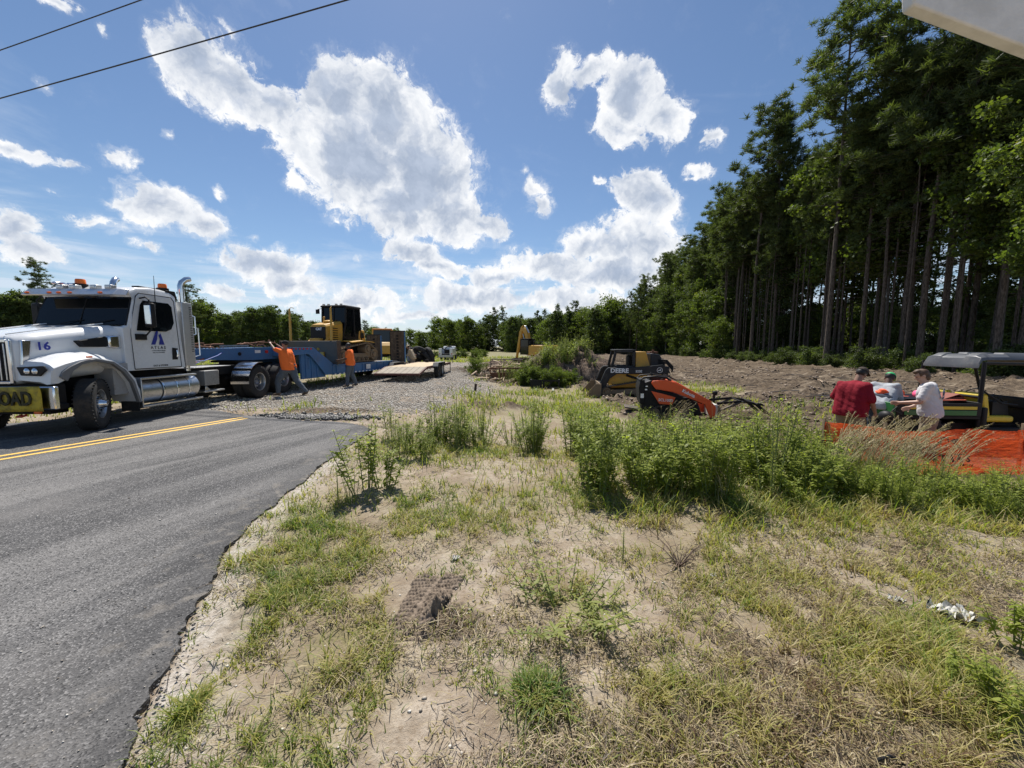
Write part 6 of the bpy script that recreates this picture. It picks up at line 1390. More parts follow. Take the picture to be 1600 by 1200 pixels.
# ---------------------------------------------------------------- orange silt fence
def build_fence():
    m, t, out = newmat('orange_mesh_cloth'); tc = t.add('ShaderNodeTexCoord').outputs['Object']
    n = t.noise(tc, 2.2, 6, .7); c = t.mix(t.smooth(n, .38, .62), (.64, .07, .018), (.34, .035, .028))
    wv = t.add('ShaderNodeMapping', {'Vector': tc, 'Scale': (1, 1, 1)}).outputs[0]
    a = t.add('ShaderNodeTexVoronoi', {'Vector': wv, 'Scale': 260.0}).outputs[0]; alpha = t.smooth(a, .2, .5, .55, .93); fb = t.add('ShaderNodeBump', {'Height': t.noise(t.add('ShaderNodeMapping', {'Vector': tc, 'Scale': (3, 3, 9)}).outputs[0], 2.0, 6, .65), 'Strength': 1.0, 'Distance': .08}).outputs[0]
    d = t.add('ShaderNodeBsdfPrincipled', {'Base Color': c, 'Roughness': .75, 'Specular IOR Level': .15, 'Normal': fb}); tr = t.add('ShaderNodeBsdfTranslucent', {'Color': (.80, .12, .03, 1), 'Normal': fb})
    mx = t.add('ShaderNodeMixShader', {0: .38, 1: d.outputs[0], 2: tr.outputs[0]}); tp = t.add('ShaderNodeBsdfTransparent'); m2 = t.add('ShaderNodeMixShader', {0: alpha, 1: tp.outputs[0], 2: mx.outputs[0]}); t.l.new(m2.outputs[0], out.inputs[0])
    F = empty('silt_fence', (0, 0, 0), 0, 'low orange mesh silt fence with dark ATLAS print, sagging among the tall grass', 'silt fence')
    path = [(5.50, 6.62), (5.75, 6.42), (6.1, 6.15), (7.1, 6.12), (8.3, 6.08), (10.5, 6.02)]; L = [0]
    for a_, b_ in zip(path[:-1], path[1:]): L.append(L[-1]+math.hypot(b_[0]-a_[0], b_[1]-a_[1]))
    N = 150; rows = 14; vs = []
    for j in range(rows+1):
        for i in range(N+1):
            s = L[-1]*i/N; k = max(q for q in range(len(L)) if L[q] <= s+1e-9); k = min(k, len(L)-2); f = (s-L[k])/(L[k+1]-L[k]); x = path[k][0]+(path[k+1][0]-path[k][0])*f; y = path[k][1]+(path[k+1][1]-path[k][1])*f
            h = j/rows; top = .31-.02*math.sin(s*1.3)-.05*sstep(2.5, 5.5, s)+(.02*math.sin(s*4)); base = gzf(x, y)-.04+.03*math.sin(s*2)
            if s < .7: top = .33
            y += .08*math.sin(PI*h)*math.sin(s*1.9+1)+.035*math.sin(s*7+h*6)*h-.05*(1-h)+.02*math.sin(s*17+h*3)+.012*math.sin(s*31+h*7)+.05*math.sin(h*7+s*2.3)*h*(1-h)*2; z = base+(top-base)*h; y += .03*math.sin(h*9+s*.7)
            vs.append((x, y, z))
    A_ = np.array(vs).reshape(rows+1, N+1, 3)
    def onto(o):
        me = o.data
        for v_ in me.vertices:
            i_ = int(np.argmin(abs(A_[rows//2, :, 0]-v_.co.x))); v_.co.y = float(np.interp(v_.co.z, A_[:, i_, 2], A_[:, i_, 1]))-.035-(.004 if v_.co.y < y0-.003 else 0)
    f = [(j*(N+1)+i, j*(N+1)+i+1, (j+1)*(N+1)+i+1, (j+1)*(N+1)+i) for j in range(rows) for i in range(N)]
    o = npmesh('mesh_cloth', vs, f, m, F, smooth=True)
    st = paint('stake_wood', (.32, .24, .15), .8, 0, .3)
    for (x, y) in ((5.50, 6.66), (6.12, 6.2), (8.3, 6.13), (9.9, 6.1)):
        q = MB(); q.bar((x, y, gzf(x, y)-.1), (x+.02, y+.02, .40), .035); q.build('stake', st, F)
    ink = paint('dark_print', (.12, .02, .015), .7, 0, 0)
    y0 = 6.055; q = MB(); cx = 7.02
    q.tube([(cx-.27, y0, -.05), (cx-.12, y0, .19), (cx-.07, y0, .21), (cx-.02, y0, .12)], .010, 5); q.tube([(cx-.27, y0, -.05), (cx-.22, y0, -.07), (cx-.13, y0, -.06)], .010, 5); q.tube([(cx+.02, y0, .14), (cx+.24, y0, -.05), (cx+.2, y0, -.07), (cx+.05, y0, -.07)], .010, 5)
    q.ball((cx+.07, y0, .14), (.04, .008, .035), 8, 5); q.ball((cx+.11, y0, .16), (.03, .008, .02), 8, 5); onto(q.build('emblem', ink, F))
    onto(text('A T L A S', .14, ink, frame((cx, y0-.005, -.14), (1, 0, 0), (0, 0, 1)), F, 'name_lettering', bold=.004)); onto(text('CONSTRUCTION', .06, ink, frame((cx+.02, y0-.005, -.24), (1, 0, 0), (0, 0, 1)), F, sx=1.3))
build_fence()
# ---------------------------------------------------------------- overhead cables and the panel corner
cab_m = paint('cable', (.03, .03, .032), .6, 0, 0)
for (a, b, lab, r) in (((-400, 215, 30), (222, 0, 24), 'upper of two black overhead cables crossing the left sky', .03), ((-400, 262, 26), (552, -2, 17), 'lower longer overhead cable crossing the big cloud', .03)):
    p, q = PD(*a), PD(*b); d = q-p; pts = [p+d*(k/30*1.9-.35)+Vector((0, 0, 1.6*((k/30*1.9-.85)**2-.2)*.25)) for k in range(31)]
    m = MB(); m.tube(pts, r, 6); tag(m.build('overhead_cable', cab_m), lab, 'cable')
def build_panel():
    m, t, out = newmat('pale_panel'); tc = t.add('ShaderNodeTexCoord').outputs['Object']; n = t.noise(tc, 9, 6, .6); n2 = t.noise(tc, 60, 4, .6)
    c = t.mix(t.smooth(n, .35, .65), (.62, .61, .57), (.74, .73, .69)); b = t.add('ShaderNodeBsdfPrincipled', {'Base Color': c, 'Roughness': .7, 'Normal': t.add('ShaderNodeBump', {'Height': n2, 'Strength': .3, 'Distance': .01}).outputs[0]}); t.l.new(b.outputs[0], out.inputs[0])
    T = empty('sign_board', (0, 0, 0), 0, 'pale grey board corner hanging in at the top right corner', 'board')
    c0 = PD(1428, 6, 1.35); c1 = PD(1640, 86, 1.35); c2 = PD(1640, -240, 1.35); c3 = PD(1420, -160, 1.35)
    q = MB(); th = Vector((0, .04, 0)); q.loft([[c0, c1, c2, c3], [c0+th, c1+th, c2+th, c3+th]]); q.build('board', m, T, .006)
    q = MB(); pb = c1+Vector((1.6, .06, 0)); q.cyl(Vector((pb.x, pb.y, -.3)), pb+Vector((0, 0, 1.0)), .04); q.bar(pb+Vector((0, 0, .6)), (c1+c2)/2+Vector((0, .06, 0)), .05); q.build('post', ALU, T)
build_panel()
# ---------------------------------------------------------------- low vegetation
def ramp_leaf(name, stops, trans=.4):
    m, t, out = newmat(name); r = t.add('ShaderNodeAttribute', attribute_name='rnd').outputs['Fac']
    cr = t.add('ShaderNodeValToRGB', {0: r}); e = cr.color_ramp.elements
    while len(e) < len(stops): e.new(.5)
    for k, (p, c) in enumerate(stops): e[k].position = p; e[k].color = c4(c)
    d = t.add('ShaderNodeBsdfPrincipled', {'Base Color': cr.outputs[0], 'Roughness': .5, 'Specular IOR Level': .3}); tc = t.mix(1.0, cr.outputs[0], (1.35, 1.45, .6), 'MULTIPLY')
    tr = t.add('ShaderNodeBsdfTranslucent', {'Color': tc}); mx = t.add('ShaderNodeMixShader', {0: trans, 1: d.outputs[0], 2: tr.outputs[0]}); t.l.new(mx.outputs[0], out.inputs[0]); return m
M_GRASS = ramp_leaf('grass_blades', [(0, (.07, .13, .022)), (.25, (.17, .23, .045)), (.5, (.31, .31, .075)), (.72, (.42, .36, .14)), (.9, (.44, .36, .2)), (1, (.16, .10, .06))])
M_WEED = ramp_leaf('weed_leaves', [(0, (.17, .20, .035)), (.5, (.25, .30, .055)), (.85, (.37, .40, .09)), (1, (.50, .46, .10))], .55)
M_WEEDD = ramp_leaf('feathery_leaves', [(0, (.14, .17, .045)), (.5, (.26, .29, .08)), (1, (.40, .40, .11))], .5)
M_STEM = paint('weed_stem', (.13, .17, .05), .7, 0, 0); M_STRAW = ramp_leaf('straw', [(0, (.44, .37, .22)), (.25, (.31, .245, .13)), (.55, (.20, .145, .085)), (.8, (.10, .07, .045)), (1, (.05, .036, .025))], .15)
def ribbons(base, h, width, ang, bend, lean, segs, rs, flat=False):
    "grass blades: base (n,3); returns verts, faces"
    n = len(base); dx, dy = np.cos(ang), np.sin(ang); px, py = -dy, dx; V = []
    for k in range(segs+1):
        f = k/segs; out = h*(lean*f+bend*f*f); up = h*np.sqrt(np.maximum(.03, 1-(lean+bend*f)**2))*f if not flat else h*0+.006+.02*np.sin(f*3.1)*rs
        w = width*(1-f**1.5)*.5+width*.04
        c = base+np.stack([dx*out, dy*out, up], -1); s = np.stack([px*w, py*w, w*0], -1); V += [c-s, c+s]
    V = np.stack(V, 1); m = 2*(segs+1); F = []
    for k in range(segs): F.append(np.stack([np.arange(n)*m+2*k, np.arange(n)*m+2*k+1, np.arange(n)*m+2*k+3, np.arange(n)*m+2*k+2], -1))
    return V.reshape(-1, 3), np.concatenate(F), m
def view_ok(x, y, pad=.12): return abs(x/np.maximum(y, .1)) < 1.333+pad
rs = np.random.RandomState(77)
def samp(n, y0, y1, spread=1.42):
    y = y0*(y1/y0)**rs.rand(n); x = (rs.rand(n)*2-1)*spread*y; return x, y
def offroad(x, y, m=.03): return ~inpoly(x, y, ROADPOLY) & (polydist(x, y, ROADPOLY[2:-2]) > m)
TRACKC = P(652, 935)
def clear_spots(x, y):
    "bare places: the mud print, trampled sand"
    k = np.hypot((x-TRACKC.x)/.22, (y-TRACKC.y)/.20) > 1
    for u, v, rx, ry in ((700,1120,.35,.16),(960,960,.35,.2),(560,800,.3,.2),(760,750,.5,.25),(330,1020,.14,.4),(1000,840,.3,.2)):
        c = P(u, v); k &= (np.hypot((x-c.x)/rx, (y-c.y)/ry) > 1) | (rs.rand(len(x)) < .18)
    return k
# main turf, 1.2 - 9 m
x, y = samp(430000, 1.15, 9.5)
g = green_mask(x, y); cl = fbm(x*5.5+3, y*5.5, 3); cl2 = fbm(x*19, y*19+7, 2)
p = np.clip(g*1.4, .22, 1)*sstep(.38, .56, cl)*sstep(.25, .60, cl2)*1.0+.02
p *= 1-.9*gravel_mask(x, y); p *= 1-.6*dirt_mask(x, y)
k = (rs.rand(len(x)) < p) & offroad(x, y); x, y, g = x[k], y[k], g[k]; k = clear_spots(x, y); x, y, g = x[k], y[k], g[k]
n = len(x); z = gh(x, y)-.004; dry = fbm(x*2.2+40, y*2.2, 3); hgt = (.035+(.085+.06*sstep(.3, 1.2, x))*rs.rand(n)**1.6)*(.6+.8*np.clip(g, 0, 1))*(1+.05*np.maximum(y-2, 0)*2)
rn = np.clip(.36+.16*sstep(.2, 1.2, x)*(y < 3.6)+.55*(dry-.3)*1.5+.28*rs.normal(size=n)*.75-.10*(x < -.5), 0, 1)
V, F, m_ = ribbons(np.stack([x, y, z], -1), hgt, .0035+.0012*y, rs.rand(n)*6.28, .35+.4*rs.rand(n), .1+.3*rs.rand(n), 3, rs.rand(n))
tag(npmesh('grass', V, F, M_GRASS, attrs={'rnd': np.repeat(rn, m_)}), 'short patchy green and yellow grass on the sandy verge', 'grass', kind='stuff')
# tall grass under and before the weeds
x, y = samp(42000, 3.2, 10); g = blobmask(x, y, [(1400,775,3.2,.75,1.2),(1120,775,1.4,.5,1),(950,735,1.5,.6,.8),(700,715,1.4,.45,1),(640,700,.8,.8,.9),(1550,760,1.6,.7,1.2),(1250,740,2,.8,1.1),(1150,800,.5,.25,.8)])
k = (rs.rand(len(x)) < g*sstep(.38, .6, fbm(x*3, y*3, 3))) & offroad(x, y); x, y = x[k], y[k]; n = len(x)
V, F, m_ = ribbons(np.stack([x, y, gh(x, y)-.01], -1), .10+.24*rs.rand(n)**1.5, .006+.005*rs.rand(n), rs.rand(n)*6.28, .3+.45*rs.rand(n), .05+.25*rs.rand(n), 4, rs.rand(n))
tag(npmesh('tall_grass', V, F, M_GRASS, attrs={'rnd': np.repeat(np.clip(.12+.55*rs.rand(n)**1.3, 0, 1), m_)}), 'taller green grass filling in between the weed stems', 'grass', kind='stuff')
# lying straw and dead stems
x, y = samp(260000, 1.15, 8); g = blobmask(x, y, [(1300,1050,1.2,.8,1),(1500,900,1.4,.8,1.3),(1350,980,.9,.5,1.2),(1000,1000,.8,.7,.65),(700,900,1.2,.9,.5),(1450,830,1.3,.3,.9),(550,900,.6,.9,.55),(1100,880,.8,.4,.9),(1150,1150,1,.3,.8)])
k = (rs.rand(len(x)) < (.12+.42*g)*sstep(.38, .62, fbm(x*4+20, y*4, 3))) & offroad(x, y, .0); x, y = x[k], y[k]; k = clear_spots(x, y); x, y = x[k], y[k]; n = len(x)
L = .02+.10*rs.rand(n)**2.2*(1+.12*y); V, F, m_ = ribbons(np.stack([x, y, gh(x, y)+.004+.03*rs.rand(n)**3], -1), L, .0025+.0009*y, rs.rand(n)*6.28, .3*rs.normal(size=n), np.ones(n)*.9, 3, rs.rand(n), flat=True)
tag(npmesh('straw', V, F, M_STRAW, attrs={'rnd': np.repeat(rs.rand(n)**.9, m_)}), 'dry straw and dead stalks scattered on the sand', 'straw', kind='stuff')
# field grass farther away
x, y = samp(170000, 8, 75, 1.45); g = far_g = sstep(8, 11, y)*(1-gravel_mask(x, y))*(1-dirt_mask(x, y)); g = np.maximum(g, green_mask(x, y)*(y < 24)*(x > 0))
k = (rs.rand(len(x)) < g*sstep(.38, .6, fbm(x*.9, y*.9, 4))) & offroad(x, y, .3) & ~((x > -8.3) & (x < -2.5) & (y > 12) & (y < 30)) & ~((x < -8) & (x > -10.9) & (y < 15)); x, y = x[k], y[k]; n = len(x)
V, F, m_ = ribbons(np.stack([x, y, gh(x, y)-.02], -1), (.12+.16*rs.rand(n))*(1+.018*y), .010+.0016*y, rs.rand(n)*6.28, .3+.4*rs.rand(n), .1+.2*rs.rand(n), 2, rs.rand(n))
tag(npmesh('field_grass', V, F, M_GRASS, attrs={'rnd': np.repeat(np.clip(.12+.45*rs.rand(n)+.25*(fbm(x*.4, y*.4, 3)-.4), 0, 1), m_)}), 'green grass of the open field behind the machines', 'grass', kind='stuff')
# loose stones
def stones(name, x, y, size, mat, label, zoff=0.0):
    n = len(x); z = gh(x, y) if zoff == 0 else np.full(n, zoff); o = np.array([(1,0,0),(0,1,0),(-1,0,0),(0,-1,0),(0,0,.75),(0,0,-.5),(.6,.6,.35),(-.6,.55,.3),(-.5,-.6,.4),(.6,-.5,.3)])
    sc_ = size[:, None, None]*(.6+.8*rs.rand(n, 10, 1)); a = rs.rand(n)*6.28; c, s = np.cos(a)[:, None], np.sin(a)[:, None]; v = o[None]*sc_; vx = v[..., 0]*c-v[..., 1]*s; vy = v[..., 0]*s+v[..., 1]*c
    V = np.stack([vx+x[:, None], vy+y[:, None], v[..., 2]+z[:, None]+size[:, None]*.15], -1).reshape(-1, 3)
    f = np.array([(0,6,4),(6,1,4),(1,7,4),(7,2,4),(2,8,4),(8,3,4),(3,9,4),(9,0,4),(6,0,5),(1,6,5),(7,1,5),(2,7,5),(8,2,5),(3,8,5),(9,3,5),(0,9,5)]); F = (f[None]+10*np.arange(n)[:, None, None]).reshape(-1, 3)
    return tag(npmesh(name, V, F, mat, attrs={'rnd': np.repeat(rs.rand(n), 10)}), label, 'stones', kind='stuff')
M_STONE = ramp_leaf('stone', [(0, (.24, .20, .155)), (.6, (.46, .41, .34)), (1, (.74, .70, .62))], 0.0); M_BLK = ramp_leaf('asphalt_crumbs', [(0, (.02, .02, .021)), (.8, (.07, .068, .066)), (1, (.3, .28, .26))], 0)
x, y = samp(110000, 8, 30, 1.1); k = (rs.rand(len(x)) < gravel_mask(x, y)*.8) & offroad(x, y, .0); x, y = x[k], y[k]; stones('gravel', x, y, .007+.018*rs.rand(len(x))**1.5+.0005*y, M_STONE, 'grey crushed stone spread round the trailers')
x, y = samp(9000, 1.15, 8); k = (rs.rand(len(x)) < .14) & offroad(x, y, -.1); x, y = x[k], y[k]; stones('pebbles', x, y, .003+.009*rs.rand(len(x))**3+.0008*y, M_STONE, 'small pale pebbles lying on the sand')
x, y = samp(2600, 1.3, 9); k = inpoly(x, y, ROADPOLY) & (rs.rand(len(x)) < .35); x, y = x[k], y[k]; stones('road_grit', x, y, .002+.006*rs.rand(len(x))**3+.0005*y, M_STONE, 'tiny pale grit scattered on the asphalt', .018)
# crumbled asphalt along the road edge and the torn chunk strip at its end
x, y = samp(70000, 1.1, 8); ed = polydist(x, y, ROADPOLY[2:16]); k = (rs.rand(len(x)) < np.exp(-(ed/.05)**1.3)*.5*sstep(5, 1.5, y)); x, y = x[k], y[k]; stones('asphalt_crumbs', x, y, .003+.007*rs.rand(len(x)), M_BLK, 'black asphalt crumbs along the broken road edge', .012)
c0 = P(490, 652); x = c0.x+rs.normal(size=2600)*.55; y = c0.y+rs.normal(size=2600)*.13+.15*(x-c0.x)*-.3; stones('asphalt_rubble', x, y, .02+.05*rs.rand(2600)**2, M_BLK, 'dark torn asphalt rubble at the end of the road')
# ---------------------------------------------------------------- weeds
def leaf_strip(b, d, L, w, droop, rs_):
    "one lanceolate leaf of 3 segments; returns verts (8) and faces"
    b, d = np.array(b), np.array(d); s = np.cross(d, (0, 0, 1.0)); s /= np.linalg.norm(s)+1e-6; V = []
    for k, ww in ((0, .15), (.35, 1), (.7, .75), (1, .05)):
        c = b+d*L*k+np.array((0, 0, -droop*L*k*k)); V += [c-s*w*ww*.5, c+s*w*ww*.5]
    return V
def make_weed(rs_, H, stems, spread, nleaf, L, w, mat, name, up=.5, top=.0, stem_r=.005, bare=.12, branch=0):
    root = empty(name); V = []; rn = []; sb = MB()
    paths = []
    for s in range(stems):
        a = rs_.rand()*6.28; r = spread*rs_.rand()**.6; h = H*(.65+.4*rs_.rand()); b0 = Vector((r*.5*math.cos(a), r*.5*math.sin(a), 0)); lean = .12+.3*r/H
        pts = [b0+Vector((math.cos(a)*r*k*.8, math.sin(a)*r*k*.8, h*k)) for k in (0, .33, .66, 1)]; sb.tube(pts, [stem_r*1.5, stem_r*1.2, stem_r, stem_r*.4], 5)
        paths.append((pts, nleaf, bare))
        if branch:
            for q_ in range(5):
                f0 = .35+.5*rs_.rand(); p0 = lerp_path(pts, f0); a2 = rs_.rand()*6.28; l2 = h*(.16+.2*rs_.rand()); d2 = Vector((math.cos(a2)*.62, math.sin(a2)*.62, .78))*l2; bp = [p0, p0+d2*.5+Vector((0, 0, -.01)), p0+d2]; sb.tube(bp, [stem_r*.7, stem_r*.5, stem_r*.3], 4); paths.append((bp, nleaf//4, .15))
    for pts, nleaf_, bare_ in paths:
        shade = rs_.rand()
        for k in range(nleaf_):
            f = bare_+(1-bare_)*(k+rs_.rand())/nleaf_; p = lerp_path(pts, f); aa = k*2.4+rs_.rand()*.8; e = up+rs_.normal()*.2; d = (math.cos(aa)*math.cos(e), math.sin(aa)*math.cos(e), math.sin(e)); ll = L*(.6+.6*rs_.rand())*(1-.45*f*f)
            V += leaf_strip(tuple(p), d, ll, w*(.7+.5*rs_.rand())*(ll/L), .25+.3*rs_.rand(), rs_); rn += [np.clip(.35*shade+.5*rs_.rand()+.25*(f-.4), 0, 1)]*8
    n = len(V)//8; b = np.arange(n)[:, None]*8; F = np.concatenate([b+np.array([[2*k, 2*k+1, 2*k+3, 2*k+2]]) for k in range(3)])
    sb.build('stem', M_STEM, root); npmesh('leaves', np.array(V), F, mat, root, {'rnd': rn}); return root
wr = np.random.RandomState(9)
WEEDS = [make_weed(wr, .90, 6, .34, 26, .12, .042, M_WEED, 'leafy_weed', branch=1), make_weed(wr, .78, 7, .38, 22, .11, .046, M_WEED, 'leafy_weed', .3, branch=1), make_weed(wr, 1.05, 5, .26, 44, .125, .032, M_WEED, 'leafy_weed', branch=1), make_weed(wr, .62, 8, .40, 18, .10, .050, M_WEED, 'leafy_weed', .3, branch=1)]
FEATH = [make_weed(wr, 1.1, 5, .16, 120, .075, .007, M_WEEDD, 'feathery_weed', .9), make_weed(wr, .8, 7, .2, 90, .07, .007, M_WEEDD, 'feathery_weed', .8)]
SPIKE = [make_weed(wr, .42, 1, .01, 70, .035, .006, M_WEED, 'spiky_seedling', .5, bare=.02, stem_r=.004)]
BROADW = [make_weed(wr, .78, 6, .30, 20, .10, .060, M_WEED, 'broad_leaf_weed', .5, bare=.15, branch=1)]
LOWF = [make_weed(wr, .22, 16, .30, 20, .07, .014, M_WEEDD, 'low_spreading_weed', .35, bare=.05, stem_r=.002)]
def putw(proto, x, y, s, label, cat='weed', group=None): return put(proto, x, y, s, label, cat, group, z=float(gh(x, y))-.02)
G_W = 'leafy weeds in the green band along the verge'; L_W = 'bright leafy weed in the green band beyond the sandy verge'
G_WF = 'feathery weeds in the green band'; L_WF = 'feathery fine-leaved weed among the leafy weeds of the band'
wrr = random.Random(12); cnt = 0
bands = [  # u range, near base v, far base v, count, scale
 (605, 690, 740, 700, 12, .6), (655, 765, 722, 690, 20, .8), (790, 842, 728, 692, 9, .85), (885, 985, 745, 680, 20, 1.0), (915, 955, 775, 760, 4, .95), (985, 1110, 800, 690, 34, .86), (1100, 1300, 805, 695, 48, .92), (1300, 1470, 812, 760, 34, .5), (1480, 1620, 830, 775, 26, .5), (880, 1300, 715, 670, 18, .8), (1200, 1330, 780, 690, 9, 1.0)]
for u0, u1, v0, v1, n_, s_ in bands:
    for k in range(n_):
        u = wrr.uniform(u0, u1); v = wrr.uniform(v1, v0); p = P(u, v, -.1 if v > 760 else -.25)
        if not offroad(np.array([p.x]), np.array([p.y]), .12)[0]: continue
        f = wrr.random() < (.4 if u < 780 else .07)
        putw((FEATH if f else WEEDS)[wrr.randrange(2 if f else 4)], p.x, p.y, s_*wrr.choice([wrr.uniform(.45, .8), wrr.uniform(.7, 1.0), wrr.uniform(.9, 1.28)]), L_WF if f else L_W, 'weed', G_WF if f else G_W); cnt += 1
# weeds and bushes that read alone
for (u, v, H_, pr, lab) in ((573, 770, .78, BROADW[0], 'branching broad-leaved weed alone beside the asphalt edge'), (600, 765, .62, WEEDS[1], 'slender leafy weed right behind the lone weed at the asphalt edge'), (528, 778, .52, SPIKE[0], 'narrow spiky weed left of the lone broad-leaved weed'), (552, 785, .42, FEATH[1], 'small feathery weed at the foot of the lone broad-leaved weed'),
        (973, 872, .43, SPIKE[0], 'single spiky green seedling upright on bare sand'), (936, 778, 1.0, WEEDS[2], 'tall leafy weed standing out in front of the band centre'), (880, 958, .30, LOWF[0], 'low grey-green spreading weed in the sandy foreground centre'), (940, 965, .16, LOWF[0], 'flat trailing weed right of the low spreading weed'),
        (715, 720, 1.05, FEATH[0], 'dark feathery weed leaning left of the leafy weeds'), (1560, 1110, .26, WEEDS[3], 'yellow-green leafy weed in the lower right corner'), (1590, 1010, .40, WEEDS[1], 'leafy weed cut by the right edge below the white plastic scrap'), (1500, 1080, .2, BROADW[0], 'small broad-leaved weed in the lower right grass'), (800, 700, .6, FEATH[1], 'feathery weed at the left of the middle gap'),
        (985, 745, .35, WEEDS[0], 'small pale leafy weed before the middle of the band'), (742, 590, 1.0, BUSH[0], 'small round green bush at the edge of the stone yard')):
    h0 = {BROADW[0].name: .78, WEEDS[0].name: .95, WEEDS[1].name: .8, WEEDS[2].name: 1.05, WEEDS[3].name: .62, FEATH[0].name: 1.1, FEATH[1].name: .8, SPIKE[0].name: .42, LOWF[0].name: .22, BUSH[0].name: 3.2}[pr.name]
    p = P(u, v, 0 if v > 740 else -.2); putw(pr, p.x, p.y, H_/h0 if pr is not LOWF[0] else (H_/.22, H_/.22, H_/.22), lab)
# clumps of nodding seed grass in front of the fence and the mini loader
def make_seedgrass(rs_, n=13, H=1.0):
    root = empty('seed_grass'); base = rs_.normal(size=(n*3, 3))*np.array([.07, .07, 0]); 
    V, F, m_ = ribbons(base, .35+.45*rs_.rand(n*3), .008+.004*rs_.rand(n*3), rs_.rand(n*3)*6.28, .3+.5*rs_.rand(n*3), .1+.2*rs_.rand(n*3), 5, rs_.rand(n*3))
    npmesh('blades', V, F, M_GRASS, root, {'rnd': np.repeat(.1+.4*rs_.rand(n*3), m_)})
    sm = MB(); SV = []
    for k in range(n):
        a = rs_.normal()*.6+.2; h = H*(.75+.4*rs_.rand()); b = Vector((rs_.normal()*.06, rs_.normal()*.06, 0)); r_ = .25+.35*rs_.rand(); d = Vector((math.cos(a), math.sin(a)*.6, 0))
        pts = [b+d*(h*r_*q*q*.9)+Vector((0, 0, h*(q-.12*q**4))) for q in (0, .25, .5, .7, .85, .95, 1.05)]; sm.tube(pts, [.0028]*4+[.002, .0015, .001], 4)
        for j in range(34):
            q = .72+.28*rs_.rand(); p = lerp_path(pts, q); dd = (d*.6+Vector(rs_.normal(size=3))*.45).normalized(); L = .018+.022*rs_.rand(); sdv = dd.cross(Vector((0, 0, 1))).normalized()*.0035; SV += [p-sdv, p+sdv, p+dd*L+sdv*.5, p+dd*L-sdv*.5]
    sm.build('stalk', paint('dry_stalk', (.42, .36, .18), .7, 0, 0), root); npmesh('seed_heads', np.array([tuple(v) for v in SV]), np.arange(len(SV)).reshape(-1, 4), M_STRAW, root, {'rnd': np.repeat(.15+.4*rs_.rand(len(SV)//4), 4)}); return root
SEED = [make_seedgrass(wr), make_seedgrass(wr, 10, 1.15)]
G_SG = 'nodding seed grass clumps before the fence'; L_SG = 'tan nodding seed grass clump in front of the orange fence'
for k in range(32):
    u = wrr.choice([wrr.uniform(1290, 1430), wrr.uniform(1290, 1430), wrr.uniform(1300, 1600)]); p = P(u, wrr.uniform(735, 775), -.25); o = putw(SEED[wrr.randrange(2)], p.x, p.y, wrr.uniform(.75, 1.0), L_SG, 'grass clump', G_SG); o.rotation_euler.z = wrr.uniform(-.6, .6)
for k in range(9):
    p = P(wrr.uniform(1020, 1180), wrr.uniform(672, 690), -.45); o = putw(SEED[wrr.randrange(2)], p.x, p.y, wrr.uniform(.6, .85), 'tan seed grass clump in front of the orange mini loader', 'grass clump', 'seed grass clumps before the mini loader'); o.rotation_euler.z = wrr.uniform(-.6, .6)
p = P(1135, 790, 0); o = putw(SEED[1], p.x, p.y, .55, 'dry seed grass leaning over in front of the weed band', 'grass clump')
# the bright grass tuft in the foreground
def tuft(loc, n, h, w, rn0, rn1, label, name='grass_tuft', r=.06):
    b = wr.normal(size=(n, 3))*np.array([r, r*.7, 0])+np.array([loc.x, loc.y, 0]); b[:, 2] = gh(b[:, 0], b[:, 1])-.004
    V, F, m_ = ribbons(b, h*(.5+.6*wr.rand(n)), w*(.7+.6*wr.rand(n)), wr.rand(n)*6.28, .4+.5*wr.rand(n), .15+.35*wr.rand(n), 5, wr.rand(n)); tag(npmesh(name, V, F, M_GRASS, attrs={'rnd': np.repeat(rn0+(rn1-rn0)*wr.rand(n), m_)}), label, 'grass tuft')
tuft(P(842, 1092), 150, .17, .0065, .0, .3, 'bright green coarse grass tuft in the bottom centre', r=.055)
tuft(P(290, 1140), 130, .10, .004, .3, .6, 'yellow-green fine grass tuft by the road edge, bottom left'); tuft(P(437, 905), 120, .14, .005, .0, .25, 'dark green grass tuft growing near the asphalt edge'); tuft(P(388, 895), 60, .10, .004, .0, .2, 'small dark tuft right at the asphalt edge')
tuft(P(760, 1065), 18, .10, .004, .1, .5, 'thin sparse grass tuft left of the coarse tuft'); tuft(P(640, 790), 60, .10, .006, .2, .5, 'yellow-green grass tuft on the pale sand behind the mud print'); tuft(P(1160, 805), 120, .30, .006, .1, .4, 'green grass tuft at the near edge of the weed band', r=.09)
tuft(P(1240, 905), 160, .12, .005, .45, .8, 'olive dry grass tuft right of the seedling', r=.06); tuft(P(1420, 985), 200, .13, .005, .2, .6, 'mixed grass tuft in the right foreground', r=.07)
# dead twiggy plant
tw = MB(); c = P(1062, 880); zz = float(gh(c.x, c.y))
for k in range(26):
    a = wrr.random()*6.28; L = .06+.16*wrr.random(); e = .15+.5*wrr.random(); d = Vector((math.cos(a)*L, math.sin(a)*L, e*L)); b = Vector((c.x, c.y, zz)); mid = b+d*.6+Vector((0, 0, .03)); tw.tube([b, mid, b+d*1.3], [.004, .003, .001], 4); tw.tube([mid, mid+Vector((wrr.gauss(0, .04), wrr.gauss(0, .04), .05))], [.002, .001], 4)
tag(tw.build('dead_shrub', paint('dead_twig', (.13, .09, .065), .9, 0, 0)), 'dead brown twiggy plant lying on the sand right of the seedling', 'dead plant')
